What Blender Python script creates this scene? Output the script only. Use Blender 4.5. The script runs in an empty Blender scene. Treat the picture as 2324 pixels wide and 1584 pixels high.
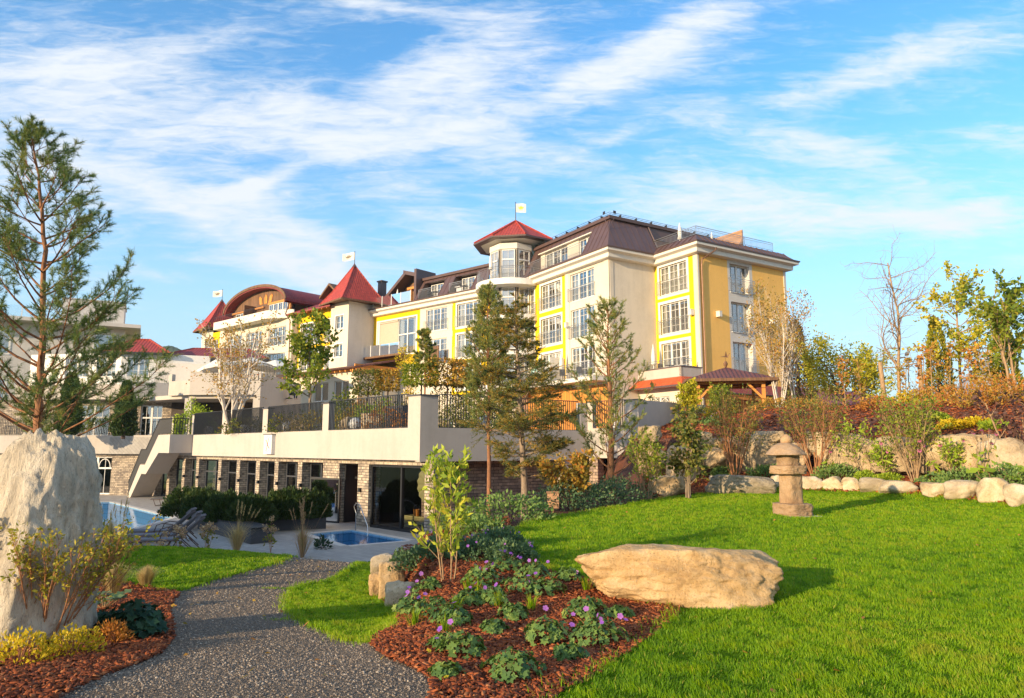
import bpy, math, random
import numpy as np
from mathutils import Vector, Matrix, noise as mnoise
from mathutils.geometry import delaunay_2d_cdt
R = math.radians
SC = bpy.context.scene
COL = SC.collection
# ------------------------------------------------------------------ camera, sky, sun, exposure
EYE = 1.6
LENS = 24.5
PITCH = R(8.05)
cam_d = bpy.data.cameras.new('camera')
cam_d.lens = LENS; cam_d.sensor_width = 36; cam_d.sensor_fit = 'HORIZONTAL'
cam_d.clip_start = 0.05; cam_d.clip_end = 20000
cam = bpy.data.objects.new('camera', cam_d); COL.objects.link(cam)
cam.location = (0, 0, EYE); cam.rotation_euler = (math.pi/2 + PITCH, 0, 0)
SC.camera = cam

SUN_EL, SUN_AZ = R(12.5), R(42)            # light travels towards (cos az, sin az)
SUN_STRENGTH, SKY_STRENGTH = 5.0, 0.122
SC.view_settings.view_transform = 'Standard'
SC.view_settings.look = 'None'
SC.view_settings.gamma = 1
SC.view_settings.exposure = 0.80
sd = bpy.data.lights.new('sun', 'SUN'); sd.energy = SUN_STRENGTH; sd.angle = R(0.6); sd.color = (1.0, 0.77, 0.48)
sun = bpy.data.objects.new('sun', sd); COL.objects.link(sun)
sv = Vector((math.cos(SUN_AZ)*math.cos(SUN_EL), math.sin(SUN_AZ)*math.cos(SUN_EL), -math.sin(SUN_EL)))
sun.rotation_euler = sv.to_track_quat('-Z', 'Y').to_euler()
sun.location = (-60, -50, 40)

class NT:
    """small helper that writes node trees"""
    def __init__(s, tree): s.t = tree; s.n = tree.nodes; s.l = tree.links
    def node(s, typ, **kw):
        nd = s.n.new(typ)
        for k, v in kw.items():
            if k == 'inp':
                for i, val in v.items():
                    if hasattr(val, 'is_output'): s.l.new(val, nd.inputs[i])
                    else: nd.inputs[i].default_value = val
            else: setattr(nd, k, v)
        return nd
    def math(s, op, a, b=0.0, c=None, clamp=False):
        nd = s.node('ShaderNodeMath', operation=op, use_clamp=clamp)
        for i, val in enumerate((a, b) if c is None else (a, b, c)):
            if hasattr(val, 'is_output'): s.l.new(val, nd.inputs[i])
            else: nd.inputs[i].default_value = val
        return nd.outputs[0]
    def mix(s, f, a, b, blend='MIX'):
        nd = s.node('ShaderNodeMix', data_type='RGBA', blend_type=blend)
        for i, val in ((0, f), (6, a), (7, b)):
            if hasattr(val, 'is_output'): s.l.new(val, nd.inputs[i])
            elif i: nd.inputs[i].default_value = tuple(val) + (1,) if len(val) == 3 else val
            else: nd.inputs[i].default_value = val
        return nd.outputs[2]
    def noise(s, vec, scale, detail=4, rough=0.55, dist=0.0):
        nd = s.node('ShaderNodeTexNoise', inp={'Scale': scale, 'Detail': detail, 'Roughness': rough, 'Distortion': dist})
        if vec is not None: s.l.new(vec, nd.inputs['Vector'])
        return nd
    def ramp(s, fac, stops):
        nd = s.node('ShaderNodeValToRGB')
        cr = nd.color_ramp
        while len(cr.elements) < len(stops): cr.elements.new(0.5)
        for e, (p, c) in zip(cr.elements, stops):
            e.position = p; e.color = tuple(c) + (1,) if len(c) == 3 else c
        s.l.new(fac, nd.inputs[0])
        return nd.outputs[0]

FPX = LENS/36*1024
CT, ST = math.cos(PITCH), math.sin(PITCH)
def ray(u, v):
    t = (349-v)/FPX
    return ((u-512)/FPX, CT-t*ST, ST+t*CT)
def P(u, v, Y):
    r = ray(u, v); k = Y/r[1]; return Vector((r[0]*k, Y, EYE+r[2]*k))
def G(u, v, z):
    r = ray(u, v); k = (z-EYE)/r[2]; return Vector((r[0]*k, r[1]*k, z))
def disp(x, y): return x/2.26953, y/2.26953

w = bpy.data.worlds.new('World'); SC.world = w; w.use_nodes = True
def build_world():
    T = NT(w.node_tree)
    T.n.clear()
    tc = T.node('ShaderNodeTexCoord').outputs['Generated']
    sky = T.node('ShaderNodeTexSky', sky_type='NISHITA')
    sky.sun_disc = False; sky.sun_elevation = SUN_EL
    # the sun stands where the light comes from
    sky.sun_rotation = math.atan2(-math.cos(SUN_AZ), -math.sin(SUN_AZ))
    sky.air_density = 1.0; sky.dust_density = 0.25; sky.ozone_density = 2.5
    sep = T.node('ShaderNodeSeparateXYZ'); T.l.new(tc, sep.inputs[0])
    x, y, z = sep.outputs
    yy = T.math('MAXIMUM', T.math('ABSOLUTE', y), 0.12)
    a = T.math('DIVIDE', x, yy); b = T.math('DIVIDE', z, yy)
    hs = T.node('ShaderNodeHueSaturation', inp={'Hue': 0.497, 'Saturation': 1.30, 'Value': 1.78})
    T.l.new(sky.outputs[0], hs.inputs['Color'])
    comb = T.node('ShaderNodeCombineXYZ', inp={0: a, 1: b}).outputs[0]
    # wisps: fractal noise stretched along the direction of the high wind
    def wisp(rot, sx, sy, scale, det, rough, dist, off):
        mp = T.node('ShaderNodeMapping', inp={'Location': (off, off*0.7, 0), 'Rotation': (0, 0, R(rot)), 'Scale': (sx, sy, 1)})
        T.l.new(comb, mp.inputs['Vector'])
        return T.noise(mp.outputs[0], scale, det, rough, dist).outputs[0]
    n1 = wisp(12, 1.0, 4.2, 3.6, 12, 0.62, 0.9, 3.1)
    n2 = wisp(-30, 1.0, 4.0, 5.0, 11, 0.64, 1.1, 9.4)
    n3 = wisp(16, 1.0, 5.0, 15.0, 9, 0.66, 0.8, 1.3)
    wob = wisp(0, 1, 1, 3.0, 4, 0.55, 0.0, 5.0)
    wob2 = wisp(0, 1, 1, 3.0, 4, 0.55, 0.0, 15.0)
    aw = T.math('ADD', a, T.math('MULTIPLY', T.math('SUBTRACT', wob, 0.5), 0.22))
    bw = T.math('ADD', b, T.math('MULTIPLY', T.math('SUBTRACT', wob2, 0.5), 0.14))
    # cloud banks: (x, y of the photograph's 2324 wide view, half length, half thickness, tilt, amount)
    banks = [(560, 235, 620, 90, -8, .80), (700, 315, 420, 45, -5, .60), (590, 540, 270, 75, -30, 1.0), (700, 600, 160, 50, -28, .6),
             (1110, 95, 190, 75, 35, .75), (905, 18, 170, 26, -6, .9), (1620, 470, 340, 75, -6, .95),
             (2180, 495, 260, 42, 4, 1.0), (1420, 150, 340, 70, 22, .75), (60, 330, 260, 330, 0, .62), (600, 400, 210, 20, 13, .6),
             (2000, 160, 440, 42, 14, .80), (1850, 350, 320, 55, -20, .72), (900, 440, 220, 60, -35, .45), (380, 90, 300, 60, 12, .45),
             (1250, 560, 330, 50, 0, .4), (330, 640, 120, 14, -4, .5), (2250, 330, 220, 50, 15, .6), (1000, 210, 200, 90, 20, .4), (420, 440, 330, 60, -15, .55),
             (1380, 320, 110, 22, 25, .35), (1540, 60, 280, 50, 30, .65), (2200, 60, 260, 40, 18, .5), (2324, 590, 300, 60, 0, .25)]
    tot = None
    for (px, py, hl, ht, tilt, amt) in banks:
        r0 = ray(*disp(px, py)); ca, cb = r0[0]/r0[1], r0[2]/r0[1]
        k = 1/(2.26953*FPX)*1.06
        L, H = hl*k, ht*k
        c, s_ = math.cos(R(tilt)), math.sin(R(tilt))
        da = T.math('SUBTRACT', aw, ca); db = T.math('SUBTRACT', bw, cb)
        p = T.math('ADD', T.math('MULTIPLY', da, c/L), T.math('MULTIPLY', db, s_/L))
        q = T.math('ADD', T.math('MULTIPLY', da, -s_/H), T.math('MULTIPLY', db, c/H))
        e = T.math('ADD', T.math('MULTIPLY', p, p), T.math('MULTIPLY', q, q))
        g = T.math('MULTIPLY', T.math('POWER', 2.718, T.math('MULTIPLY', e, -1.0)), amt)
        tot = g if tot is None else T.math('ADD', tot, g)
    front = T.math('GREATER_THAN', y, 0.0)
    tot = T.math('ADD', T.math('MULTIPLY', T.math('MINIMUM', tot, 1.05), front), T.math('MULTIPLY', T.math('SUBTRACT', 1.0, front), 0.75))  # unseen cloud cover added behind the camera to neutralise ambient light
    wisps = T.math('ADD', T.math('MULTIPLY', n1, 0.62), T.math('MULTIPLY', n2, 0.38))
    wisps = T.math('ADD', wisps, T.math('MULTIPLY', T.math('SUBTRACT', n3, 0.5), 0.62))
    dens = T.math('ADD', T.math('MULTIPLY', T.math('SUBTRACT', wisps, 0.5), 1.9), T.math('SUBTRACT', T.math('MULTIPLY', tot, 0.80), 0.06))
    cl = T.node('ShaderNodeMapRange', interpolation_type='SMOOTHSTEP', inp={0: dens, 1: -0.10, 2: 0.98, 3: 0.0, 4: 0.95}).outputs[0]
    hz = T.node('ShaderNodeMapRange', interpolation_type='SMOOTHSTEP', inp={0: z, 1: -0.05, 2: 0.45, 3: 0.85, 4: 0.0}).outputs[0]
    hazy = T.mix(hz, hs.outputs[0], (2.6, 4.15, 5.1))
    cloudy = T.mix(cl, hazy, (4.7, 4.9, 5.15))
    up = T.math('GREATER_THAN', z, -0.02)
    col = T.mix(up, (0.55, 0.6, 0.5), cloudy)
    bg = T.node('ShaderNodeBackground', inp={0: col, 1: SKY_STRENGTH})
    out = T.node('ShaderNodeOutputWorld'); T.l.new(bg.outputs[0], out.inputs[0])
build_world()

# ------------------------------------------------------------------ materials
MATS = {}
def newmat(name):
    m = bpy.data.materials.new(name); m.use_nodes = True
    T = NT(m.node_tree); T.n.clear()
    out = T.node('ShaderNodeOutputMaterial')
    bs = T.node('ShaderNodeBsdfPrincipled'); T.l.new(bs.outputs[0], out.inputs[0])
    MATS[name] = m
    return m, T, bs, out
def bump(T, bs, h, strength, dist):
    b = T.node('ShaderNodeBump', inp={'Strength': strength, 'Distance': dist, 'Height': h})
    T.l.new(b.outputs[0], bs.inputs['Normal'])
def scl(c, k): return tuple(min(1, x*k) for x in c)

def mat_plaster(name, col, var=0.10, grain=55):
    m, T, bs, o = newmat(name)
    g = T.node('ShaderNodeNewGeometry').outputs['Position']
    n = T.noise(g, 0.35, 5, 0.6).outputs[0]
    n2 = T.noise(g, 5.0, 4, 0.6).outputs[0]
    mp = T.node('ShaderNodeMapping', inp={'Scale': (2.6, 2.6, 0.16)}); T.l.new(g, mp.inputs[0])
    st = T.noise(mp.outputs[0], 1.0, 5, 0.65).outputs[0]      # rain streaks
    f = T.math('ADD', T.math('ADD', T.math('MULTIPLY', n, 0.5), T.math('MULTIPLY', n2, 0.2)), T.math('MULTIPLY', st, 0.3))
    c = T.ramp(f, [(0.30, scl(col, 1-var*1.9)), (0.52, col), (0.72, scl(col, 1+var*0.6))])
    T.l.new(c, bs.inputs['Base Color']); bs.inputs['Roughness'].default_value = 0.9
    bs.inputs['Specular IOR Level'].default_value = 0.2
    bump(T, bs, T.noise(g, grain, 3, 0.6).outputs[0], 0.35, 0.01)
    return m
def mat_plain(name, col, rough=0.6, metal=0.0, spec=0.4, var=0.15, sc=6.0):
    m, T, bs, o = newmat(name)
    g = T.node('ShaderNodeTexCoord').outputs['Object']
    n = T.noise(g, sc, 5, 0.6).outputs[0]
    c = T.ramp(n, [(0.3, scl(col, 1-var)), (0.7, scl(col, 1+var))])
    T.l.new(c, bs.inputs['Base Color'])
    bs.inputs['Roughness'].default_value = rough; bs.inputs['Metallic'].default_value = metal
    bs.inputs['Specular IOR Level'].default_value = spec
    return m
def mat_tile(name, col, rowh=0.34, tilew=0.25):
    """clay roof tiles laid in courses, on the UV map"""
    m, T, bs, o = newmat(name)
    uv = T.node('ShaderNodeUVMap').outputs[0]
    br = T.node('ShaderNodeTexBrick', inp={'Scale': 1.0, 'Mortar Size': 0.012, 'Mortar Smooth': 0.4, 'Brick Width': tilew, 'Row Height': rowh,
                 'Color1': scl(col, 0.8)+(1,), 'Color2': scl(col, 1.22)+(1,), 'Mortar': scl(col, 0.4)+(1,)})
    T.l.new(uv, br.inputs['Vector'])
    g = T.node('ShaderNodeNewGeometry').outputs['Position']
    n = T.noise(g, 1.2, 5, 0.65).outputs[0]
    c = T.mix(T.math('MULTIPLY', n, 0.55), br.outputs[0], scl(col, 0.55))
    T.l.new(c, bs.inputs['Base Color']); bs.inputs['Roughness'].default_value = 0.62
    sp = T.node('ShaderNodeSeparateXYZ'); T.l.new(uv, sp.inputs[0])
    saw = T.math('FRACT', T.math('DIVIDE', sp.outputs[1], rowh))
    wav = T.math('SINE', T.math('MULTIPLY', sp.outputs[0], 6.2832/tilew))
    h = T.math('ADD', T.math('MULTIPLY', saw, -0.7), T.math('MULTIPLY', wav, 0.3))
    bump(T, bs, h, 0.9, 0.05)
    return m
def mat_stonewall(name, c1, c2, cm, bw=0.42, rh=0.13):
    m, T, bs, o = newmat(name)
    uv = T.node('ShaderNodeUVMap').outputs[0]
    nz = T.noise(uv, 3.0, 3, 0.5).outputs['Color']
    mp = T.node('ShaderNodeMix', data_type='VECTOR', inp={0: 0.035, 4: uv, 5: nz}).outputs[1]
    def brick(w, h, off, mort):
        b = T.node('ShaderNodeTexBrick', offset=off, inp={'Scale': 1.0, 'Mortar Size': mort, 'Mortar Smooth': 0.3, 'Bias': 0.0, 'Brick Width': w, 'Row Height': h,
                   'Color1': (0, 0, 0, 1), 'Color2': (1, 1, 1, 1), 'Mortar': (0.5, 0.5, 0.5, 1)})
        T.l.new(mp, b.inputs['Vector']); return b
    b1 = brick(bw, rh, 0.37, 0.011); b2 = brick(bw*0.45, rh*1.0, 0.61, 0.006)
    rnd = T.math('ADD', T.math('MULTIPLY', T.node('ShaderNodeSeparateColor', inp={0: b1.outputs[0]}).outputs[0], 0.55), T.math('MULTIPLY', T.node('ShaderNodeSeparateColor', inp={0: b2.outputs[0]}).outputs[0], 0.45))
    n = T.noise(uv, 9.0, 5, 0.65).outputs[0]
    f = T.math('ADD', T.math('MULTIPLY', rnd, 0.75), T.math('MULTIPLY', n, 0.3))
    c = T.ramp(f, [(0.12, c2), (0.42, tuple((p+q)/2 for p, q in zip(c1, c2))), (0.62, c1), (0.95, scl(c1, 1.35))])
    joint = T.math('MAXIMUM', b1.outputs['Fac'], T.math('MULTIPLY', b2.outputs['Fac'], 0.7))
    c = T.mix(joint, c, cm)
    T.l.new(c, bs.inputs['Base Color']); bs.inputs['Roughness'].default_value = 0.9
    h = T.math('ADD', T.math('MULTIPLY', joint, -1.0), T.math('ADD', T.math('MULTIPLY', rnd, 0.9), T.math('MULTIPLY', n, 0.5)))
    bump(T, bs, h, 1.0, 0.05)
    return m
def mat_wood(name, col, board=0.14, vertical=True, var=0.3):
    m, T, bs, o = newmat(name)
    uv = T.node('ShaderNodeUVMap').outputs[0]
    sp = T.node('ShaderNodeSeparateXYZ'); T.l.new(uv, sp.inputs[0])
    ax = sp.outputs[0] if vertical else sp.outputs[1]
    q = T.math('DIVIDE', ax, board)
    idx = T.math('FLOOR', q); fr = T.math('FRACT', q)
    wn = T.node('ShaderNodeTexWhiteNoise', noise_dimensions='1D'); T.l.new(idx, wn.inputs['W'])
    mp = T.node('ShaderNodeMapping', inp={'Scale': (18, 1.5, 1) if vertical else (1.5, 18, 1)}); T.l.new(uv, mp.inputs[0])
    n = T.noise(mp.outputs[0], 1.5, 6, 0.65, 0.4).outputs[0]
    f = T.math('ADD', T.math('MULTIPLY', wn.outputs[0], 0.5), T.math('MULTIPLY', n, 0.5))
    c = T.ramp(f, [(0.15, scl(col, 1-var*1.5)), (0.8, scl(col, 1+var))])
    gap = T.math('LESS_THAN', fr, 0.07)
    c = T.mix(gap, c, scl(col, 0.25))
    T.l.new(c, bs.inputs['Base Color']); bs.inputs['Roughness'].default_value = 0.7
    bump(T, bs, T.math('SUBTRACT', n, T.math('MULTIPLY', gap, 2.0)), 0.4, 0.02)
    return m
def mat_rock(name, cols, scale=1.0, bmp=0.06, stretch=(1, 1, 1)):
    m, T, bs, o = newmat(name)
    g = T.node('ShaderNodeMapping', inp={'Scale': stretch, 'Vector': T.node('ShaderNodeNewGeometry').outputs['Position']}).outputs[0]
    n = T.noise(g, 1.6*scale, 8, 0.62, 0.5).outputs[0]
    c = T.ramp(n, [(0.28, cols[0]), (0.47, cols[1]), (0.62, cols[2]), (0.8, cols[3])])
    sp = T.noise(g, 34*scale, 4, 0.7).outputs[0]
    c = T.mix(T.math('MULTIPLY', T.math('LESS_THAN', sp, 0.40), 0.5), c, scl(cols[0], 0.5))
    c = T.mix(T.math('MULTIPLY', T.math('GREATER_THAN', sp, 0.62), 0.35), c, (0.62, 0.58, 0.5))
    ri = T.node('ShaderNodeObjectInfo').outputs['Random']
    c = T.mix(1.0, c, T.ramp(ri, [(0.0, (0.78, 0.76, 0.74)), (0.35, (1.0, 0.96, 0.90)), (0.7, (1.12, 1.02, 0.86)), (1.0, (0.92, 0.92, 0.94))]), 'MULTIPLY')
    T.l.new(c, bs.inputs['Base Color']); bs.inputs['Roughness'].default_value = 0.93
    bs.inputs['Specular IOR Level'].default_value = 0.2
    mus = T.noise(g, 4.0*scale, 9, 0.7, 0.6).outputs[0]
    vor = T.node('ShaderNodeTexVoronoi', feature='DISTANCE_TO_EDGE', inp={'Scale': 2.2*scale})
    wv = T.node('ShaderNodeMix', data_type='VECTOR', inp={0: 0.25, 4: g, 5: T.noise(g, 3.0, 4).outputs['Color']}).outputs[1]
    T.l.new(wv, vor.inputs['Vector'])
    crack = T.math('MINIMUM', T.math('MULTIPLY', vor.outputs[0], 6.0), 1.0)
    h = T.math('ADD', T.math('MULTIPLY', mus, 1.0), T.math('ADD', T.math('MULTIPLY', sp, 0.25), T.math('MULTIPLY', crack, 0.12)))
    bump(T, bs, h, 1.0, bmp)
    return m
def mat_leaf(name, cols, trans=0.35, rough=0.55, shadow=0.0):
    """foliage: each leaf takes its shade from a random number stored on it"""
    if name not in ('grass_blade', 'wood_chip', 'pebble', 'hedge_leaf', 'deep_green_leaf') and 'petal' not in name: cols = [scl(c, 1.45) for c in cols]
    m, T, bs, o = newmat(name)
    at = T.node('ShaderNodeAttribute', attribute_name='rnd').outputs['Fac']
    k = len(cols)
    c = T.ramp(at, [(i/(k-1), cc) for i, cc in enumerate(cols)])
    T.l.new(c, bs.inputs['Base Color']); bs.inputs['Roughness'].default_value = rough
    bs.inputs['Specular IOR Level'].default_value = 0.25
    tr = T.node('ShaderNodeBsdfTranslucent'); T.l.new(T.mix(0.5, c, (0.5, 0.5, 0.05), 'OVERLAY'), tr.inputs[0])
    mx = T.node('ShaderNodeMixShader', inp={0: trans, 1: bs.outputs[0], 2: tr.outputs[0]})
    T.l.new(mx.outputs[0], o.inputs[0])
    return m
def mat_bark(name, col, col2, sx=6):
    m, T, bs, o = newmat(name)
    g = T.node('ShaderNodeNewGeometry').outputs['Position']
    mp = T.node('ShaderNodeMapping', inp={'Scale': (sx*3, sx*3, sx)}); T.l.new(g, mp.inputs[0])
    n = T.noise(mp.outputs[0], 1.0, 6, 0.65).outputs[0]
    T.l.new(T.ramp(n, [(0.32, col2), (0.6, col)]), bs.inputs['Base Color'])
    bs.inputs['Roughness'].default_value = 0.9; bump(T, bs, n, 0.8, 0.02)
    return m

# ------------------------------------------------------------------ mesh helpers
def origin_of(o):
    v = Vector((0, 0, 0))
    while o is not None: v += o.location; o = o.parent
    return v
def thing(name, label, cat, loc=(0, 0, 0), group=None, rz=0):
    o = bpy.data.objects.new(name, None); COL.objects.link(o)
    o.empty_display_size = 0.3
    o.location = loc; o.rotation_euler = (0, 0, rz)
    o['label'] = label; o['category'] = cat
    if group: o['group'] = group
    return o
def tag(o, label, cat, group=None):
    o['label'] = label; o['category'] = cat
    if group: o['group'] = group
    return o
def setting(o, kind='structure'): o['kind'] = kind; return o
def copy_thing(root, loc, rz=None, label=None):
    r = root.copy(); COL.objects.link(r); r.location = loc
    if rz is not None: r.rotation_euler = (0, 0, rz)
    if label: r['label'] = label
    for ch in list(root.children):
        c = ch.copy(); COL.objects.link(c); c.parent = r
        for g in list(ch.children):
            d = g.copy(); COL.objects.link(d); d.parent = c
    return r
def np_mesh(name, verts, faces, mat, parent=None, rnd=None, base=None, smooth=False):
    """faces: (n,3) or (n,4) array, or a list of such arrays (tris first)"""
    v = np.asarray(verts, dtype=np.float64)
    org = origin_of(parent) if parent is not None else (Vector(base) if base is not None else Vector((0, 0, 0)))
    v = v - np.array(org)
    me = bpy.data.meshes.new(name)
    fl = faces if isinstance(faces, list) else [faces]
    fl = [np.asarray(f, dtype=np.int32) for f in fl if len(f)]
    loops = np.concatenate([f.ravel() for f in fl])
    tot = np.concatenate([np.full(len(f), f.shape[1], dtype=np.int32) for f in fl])
    st = np.concatenate([[0], np.cumsum(tot)[:-1]]).astype(np.int32)
    me.vertices.add(len(v)); me.vertices.foreach_set('co', v.astype(np.float32).ravel())
    me.loops.add(len(loops)); me.loops.foreach_set('vertex_index', loops)
    me.polygons.add(len(tot)); me.polygons.foreach_set('loop_start', st); me.polygons.foreach_set('loop_total', tot)
    if smooth: me.polygons.foreach_set('use_smooth', np.ones(len(tot), dtype=bool))
    me.update(calc_edges=True)
    if rnd is not None:
        a = me.attributes.new('rnd', 'FLOAT', 'POINT'); a.data.foreach_set('value', np.asarray(rnd, dtype=np.float32))
    me.materials.append(MATS[mat] if isinstance(mat, str) else mat)
    o = bpy.data.objects.new(name, me); COL.objects.link(o)
    if parent is not None: o.parent = parent
    else: o.location = org
    return o
class MB:
    def __init__(s): s.v = []; s.f = []
    def add(s, vs, fs):
        k = len(s.v); s.v.extend([tuple(p) for p in vs]); s.f.extend([tuple(i+k for i in f) for f in fs])
    def poly(s, *pts): s.add(pts, [tuple(range(len(pts)))])
    def box(s, c, size, rz=0.0, tilt=None):
        hx, hy, hz = size[0]/2, size[1]/2, size[2]/2
        M = Matrix.Rotation(rz, 3, 'Z')
        if tilt is not None: M = tilt
        vs = [M @ Vector((sx*hx, sy*hy, sz*hz)) + Vector(c) for sz in (-1, 1) for sy in (-1, 1) for sx in (-1, 1)]
        s.add(vs, [(0, 2, 3, 1), (4, 5, 7, 6), (0, 1, 5, 4), (2, 6, 7, 3), (0, 4, 6, 2), (1, 3, 7, 5)])
    def fbox(s, F, s0, s1, z0, z1, o0, o1):
        vs = [F.pt(a, z, o) for z in (z0, z1) for o in (o0, o1) for a in (s0, s1)]
        s.add(vs, [(0, 2, 3, 1), (4, 5, 7, 6), (0, 1, 5, 4), (2, 6, 7, 3), (0, 4, 6, 2), (1, 3, 7, 5)])
    def prism(s, pts, z0, z1):
        n = len(pts)
        vs = [(p[0], p[1], z0) for p in pts]+[(p[0], p[1], z1) for p in pts]
        s.add(vs, [tuple(range(n))[::-1], tuple(range(n, 2*n))]+[(i, (i+1) % n, n+(i+1) % n, n+i) for i in range(n)])
    def bar(s, a, b, wd, ht=None):
        a, b = Vector(a), Vector(b); d = (b-a); L = d.length
        if L < 1e-6: return
        d.normalize(); up = Vector((0, 0, 1)) if abs(d.z) < 0.95 else Vector((0, 1, 0))
        x = d.cross(up).normalized(); yv = x.cross(d)
        h = ht if ht else wd
        vs = [p+x*(i*wd/2)+yv*(j*h/2) for p in (a, b) for (i, j) in ((-1, -1), (1, -1), (1, 1), (-1, 1))]
        s.add(vs, [(0, 1, 2, 3), (7, 6, 5, 4), (0, 4, 5, 1), (1, 5, 6, 2), (2, 6, 7, 3), (3, 7, 4, 0)])
    def tube(s, pts, rad, n=6, cap=True):
        pts = [Vector(p) for p in pts]; m = len(pts)
        if not hasattr(rad, '__len__'): rad = [rad]*m
        vs = []; px = None
        for i in range(m):
            d = (pts[min(i+1, m-1)]-pts[max(i-1, 0)]).normalized()
            if px is None:
                up = Vector((0, 0, 1)) if abs(d.z) < 0.9 else Vector((1, 0, 0))
                px = d.cross(up).normalized()
            else:
                px = (px - d*px.dot(d))
                px = px.normalized() if px.length > 1e-5 else d.orthogonal().normalized()
            py = d.cross(px)
            for k in range(n):
                an = 2*math.pi*k/n
                vs.append(pts[i]+(px*math.cos(an)+py*math.sin(an))*rad[i])
        fs = [(i*n+k, i*n+(k+1) % n, (i+1)*n+(k+1) % n, (i+1)*n+k) for i in range(m-1) for k in range(n)]
        if cap: fs += [tuple(range(n))[::-1], tuple(range((m-1)*n, m*n))]
        s.add(vs, fs)
    def lathe(s, c, prof, n=16, a0=0.0):
        vs = [(c[0]+r*math.cos(a0+2*math.pi*k/n), c[1]+r*math.sin(a0+2*math.pi*k/n), c[2]+z) for r, z in prof for k in range(n)]
        m = len(prof)
        fs = [(i*n+k, i*n+(k+1) % n, (i+1)*n+(k+1) % n, (i+1)*n+k) for i in range(m-1) for k in range(n)]
        fs += [tuple(range(n))[::-1], tuple(range((m-1)*n, m*n))]
        s.add(vs, fs)
    def build(s, name, mat, parent=None, base=None, smooth=False, uv=True):
        org = origin_of(parent) if parent is not None else (Vector(base) if base is not None else Vector((0, 0, 0)))
        me = bpy.data.meshes.new(name)
        me.from_pydata([(p[0]-org.x, p[1]-org.y, p[2]-org.z) for p in s.v], [], s.f)
        if uv:
            ul = me.uv_layers.new(name='UVMap')
            Z = Vector((0, 0, 1))
            me.update()
            for pl in me.polygons:
                nrm = pl.normal
                t = Z.cross(nrm)
                t = t.normalized() if t.length > 0.05 else Vector((1, 0, 0))
                b = nrm.cross(t)
                for li in pl.loop_indices:
                    p = Vector(s.v[me.loops[li].vertex_index])
                    ul.data[li].uv = (p.dot(t), p.dot(b))
        if smooth:
            for pl in me.polygons: pl.use_smooth = True
        me.materials.append(MATS[mat] if isinstance(mat, str) else mat)
        o = bpy.data.objects.new(name, me); COL.objects.link(o)
        if parent is not None: o.parent = parent
        else: o.location = org
        return o
class Face:
    """a vertical plane: origin o, unit direction d to the viewer's right, outward normal n"""
    def __init__(s, o, yaw):
        s.o = Vector((o[0], o[1])); a = R(yaw); s.d = Vector((math.sin(a), math.cos(a)))
        s.n = Vector((-s.d.y, s.d.x))
        if s.n.dot(-s.o) < 0: s.n = -s.n
    def pt(s, a, z, out=0.0):
        q = s.o+s.d*a+s.n*out; return Vector((q.x, q.y, z))
    def moved(s, out):
        f = Face.__new__(Face); f.o = s.o+s.n*out; f.d = s.d; f.n = s.n; return f
    def hit(s, u, v):
        r = ray(u, v); k = s.o.dot(s.n)/(r[0]*s.n.x+r[1]*s.n.y)
        q = Vector((r[0]*k, r[1]*k)); return (q-s.o).dot(s.d), EYE+r[2]*k
def wall(mb, F, s0, s1, z0, z1, holes=(), out=0.0, depth=0.22):
    """a wall face with openings and their reveals; holes: (s0, s1, z0, z1)"""
    ss = sorted(set([s0, s1]+[h[i] for h in holes for i in (0, 1)])); zs = sorted(set([z0, z1]+[h[i] for h in holes for i in (2, 3)]))
    ss = [a for a in ss if s0 <= a <= s1]; zs = [a for a in zs if z0 <= a <= z1]
    for i in range(len(ss)-1):
        for j in range(len(zs)-1):
            cs, cz = (ss[i]+ss[i+1])/2, (zs[j]+zs[j+1])/2
            if any(h[0] < cs < h[1] and h[2] < cz < h[3] for h in holes): continue
            mb.poly(F.pt(ss[i], zs[j], out), F.pt(ss[i+1], zs[j], out), F.pt(ss[i+1], zs[j+1], out), F.pt(ss[i], zs[j+1], out))
    for a, b, c, d in holes:
        for p, q in (((a, c), (b, c)), ((b, c), (b, d)), ((b, d), (a, d)), ((a, d), (a, c))):
            mb.poly(F.pt(p[0], p[1], out), F.pt(q[0], q[1], out), F.pt(q[0], q[1], out-depth), F.pt(p[0], p[1], out-depth))
# ------------------------------------------------------------------ the materials of this place
mat_plaster('cream_plaster', (0.66, 0.585, 0.475))
mat_plaster('lemon_plaster', (0.82, 0.54, 0.014))
mat_plaster('golden_plaster', (0.78, 0.49, 0.012))
mat_plaster('ochre_plaster', (0.86, 0.50, 0.14))
mat_plaster('terrace_plaster', (0.50, 0.445, 0.39))
mat_plaster('pale_plaster', (0.62, 0.575, 0.52))
mat_plaster('grey_plaster', (0.36, 0.34, 0.33))
mat_plain('white_paint', (0.72, 0.70, 0.66), 0.45, var=0.04)
mat_plain('trim_paint', (0.70, 0.65, 0.57), 0.6, var=0.05)
mat_plain('brown_metal', (0.105, 0.062, 0.056), 0.42, 0.0, 0.5, 0.12, 1.0)
mat_plain('copper_pipe', (0.20, 0.11, 0.07), 0.45, 0.5, var=0.2)
mat_plain('dark_metal', (0.035, 0.036, 0.04), 0.45, 0.2, var=0.1)
mat_plain('rail_metal', (0.36, 0.36, 0.36), 0.35, 0.7, var=0.06)
mat_plain('steel', (0.62, 0.62, 0.62), 0.2, 0.9, var=0.03)
mat_plain('black_frame', (0.02, 0.02, 0.022), 0.5, var=0.1)
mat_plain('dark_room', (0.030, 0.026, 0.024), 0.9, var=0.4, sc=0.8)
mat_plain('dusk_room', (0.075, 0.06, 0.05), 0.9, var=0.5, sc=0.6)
mat_plain('curtain', (0.56, 0.53, 0.44), 0.9, var=0.12, sc=3.0)
mat_plain('blind', (0.46, 0.40, 0.31), 0.8, var=0.05)
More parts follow.
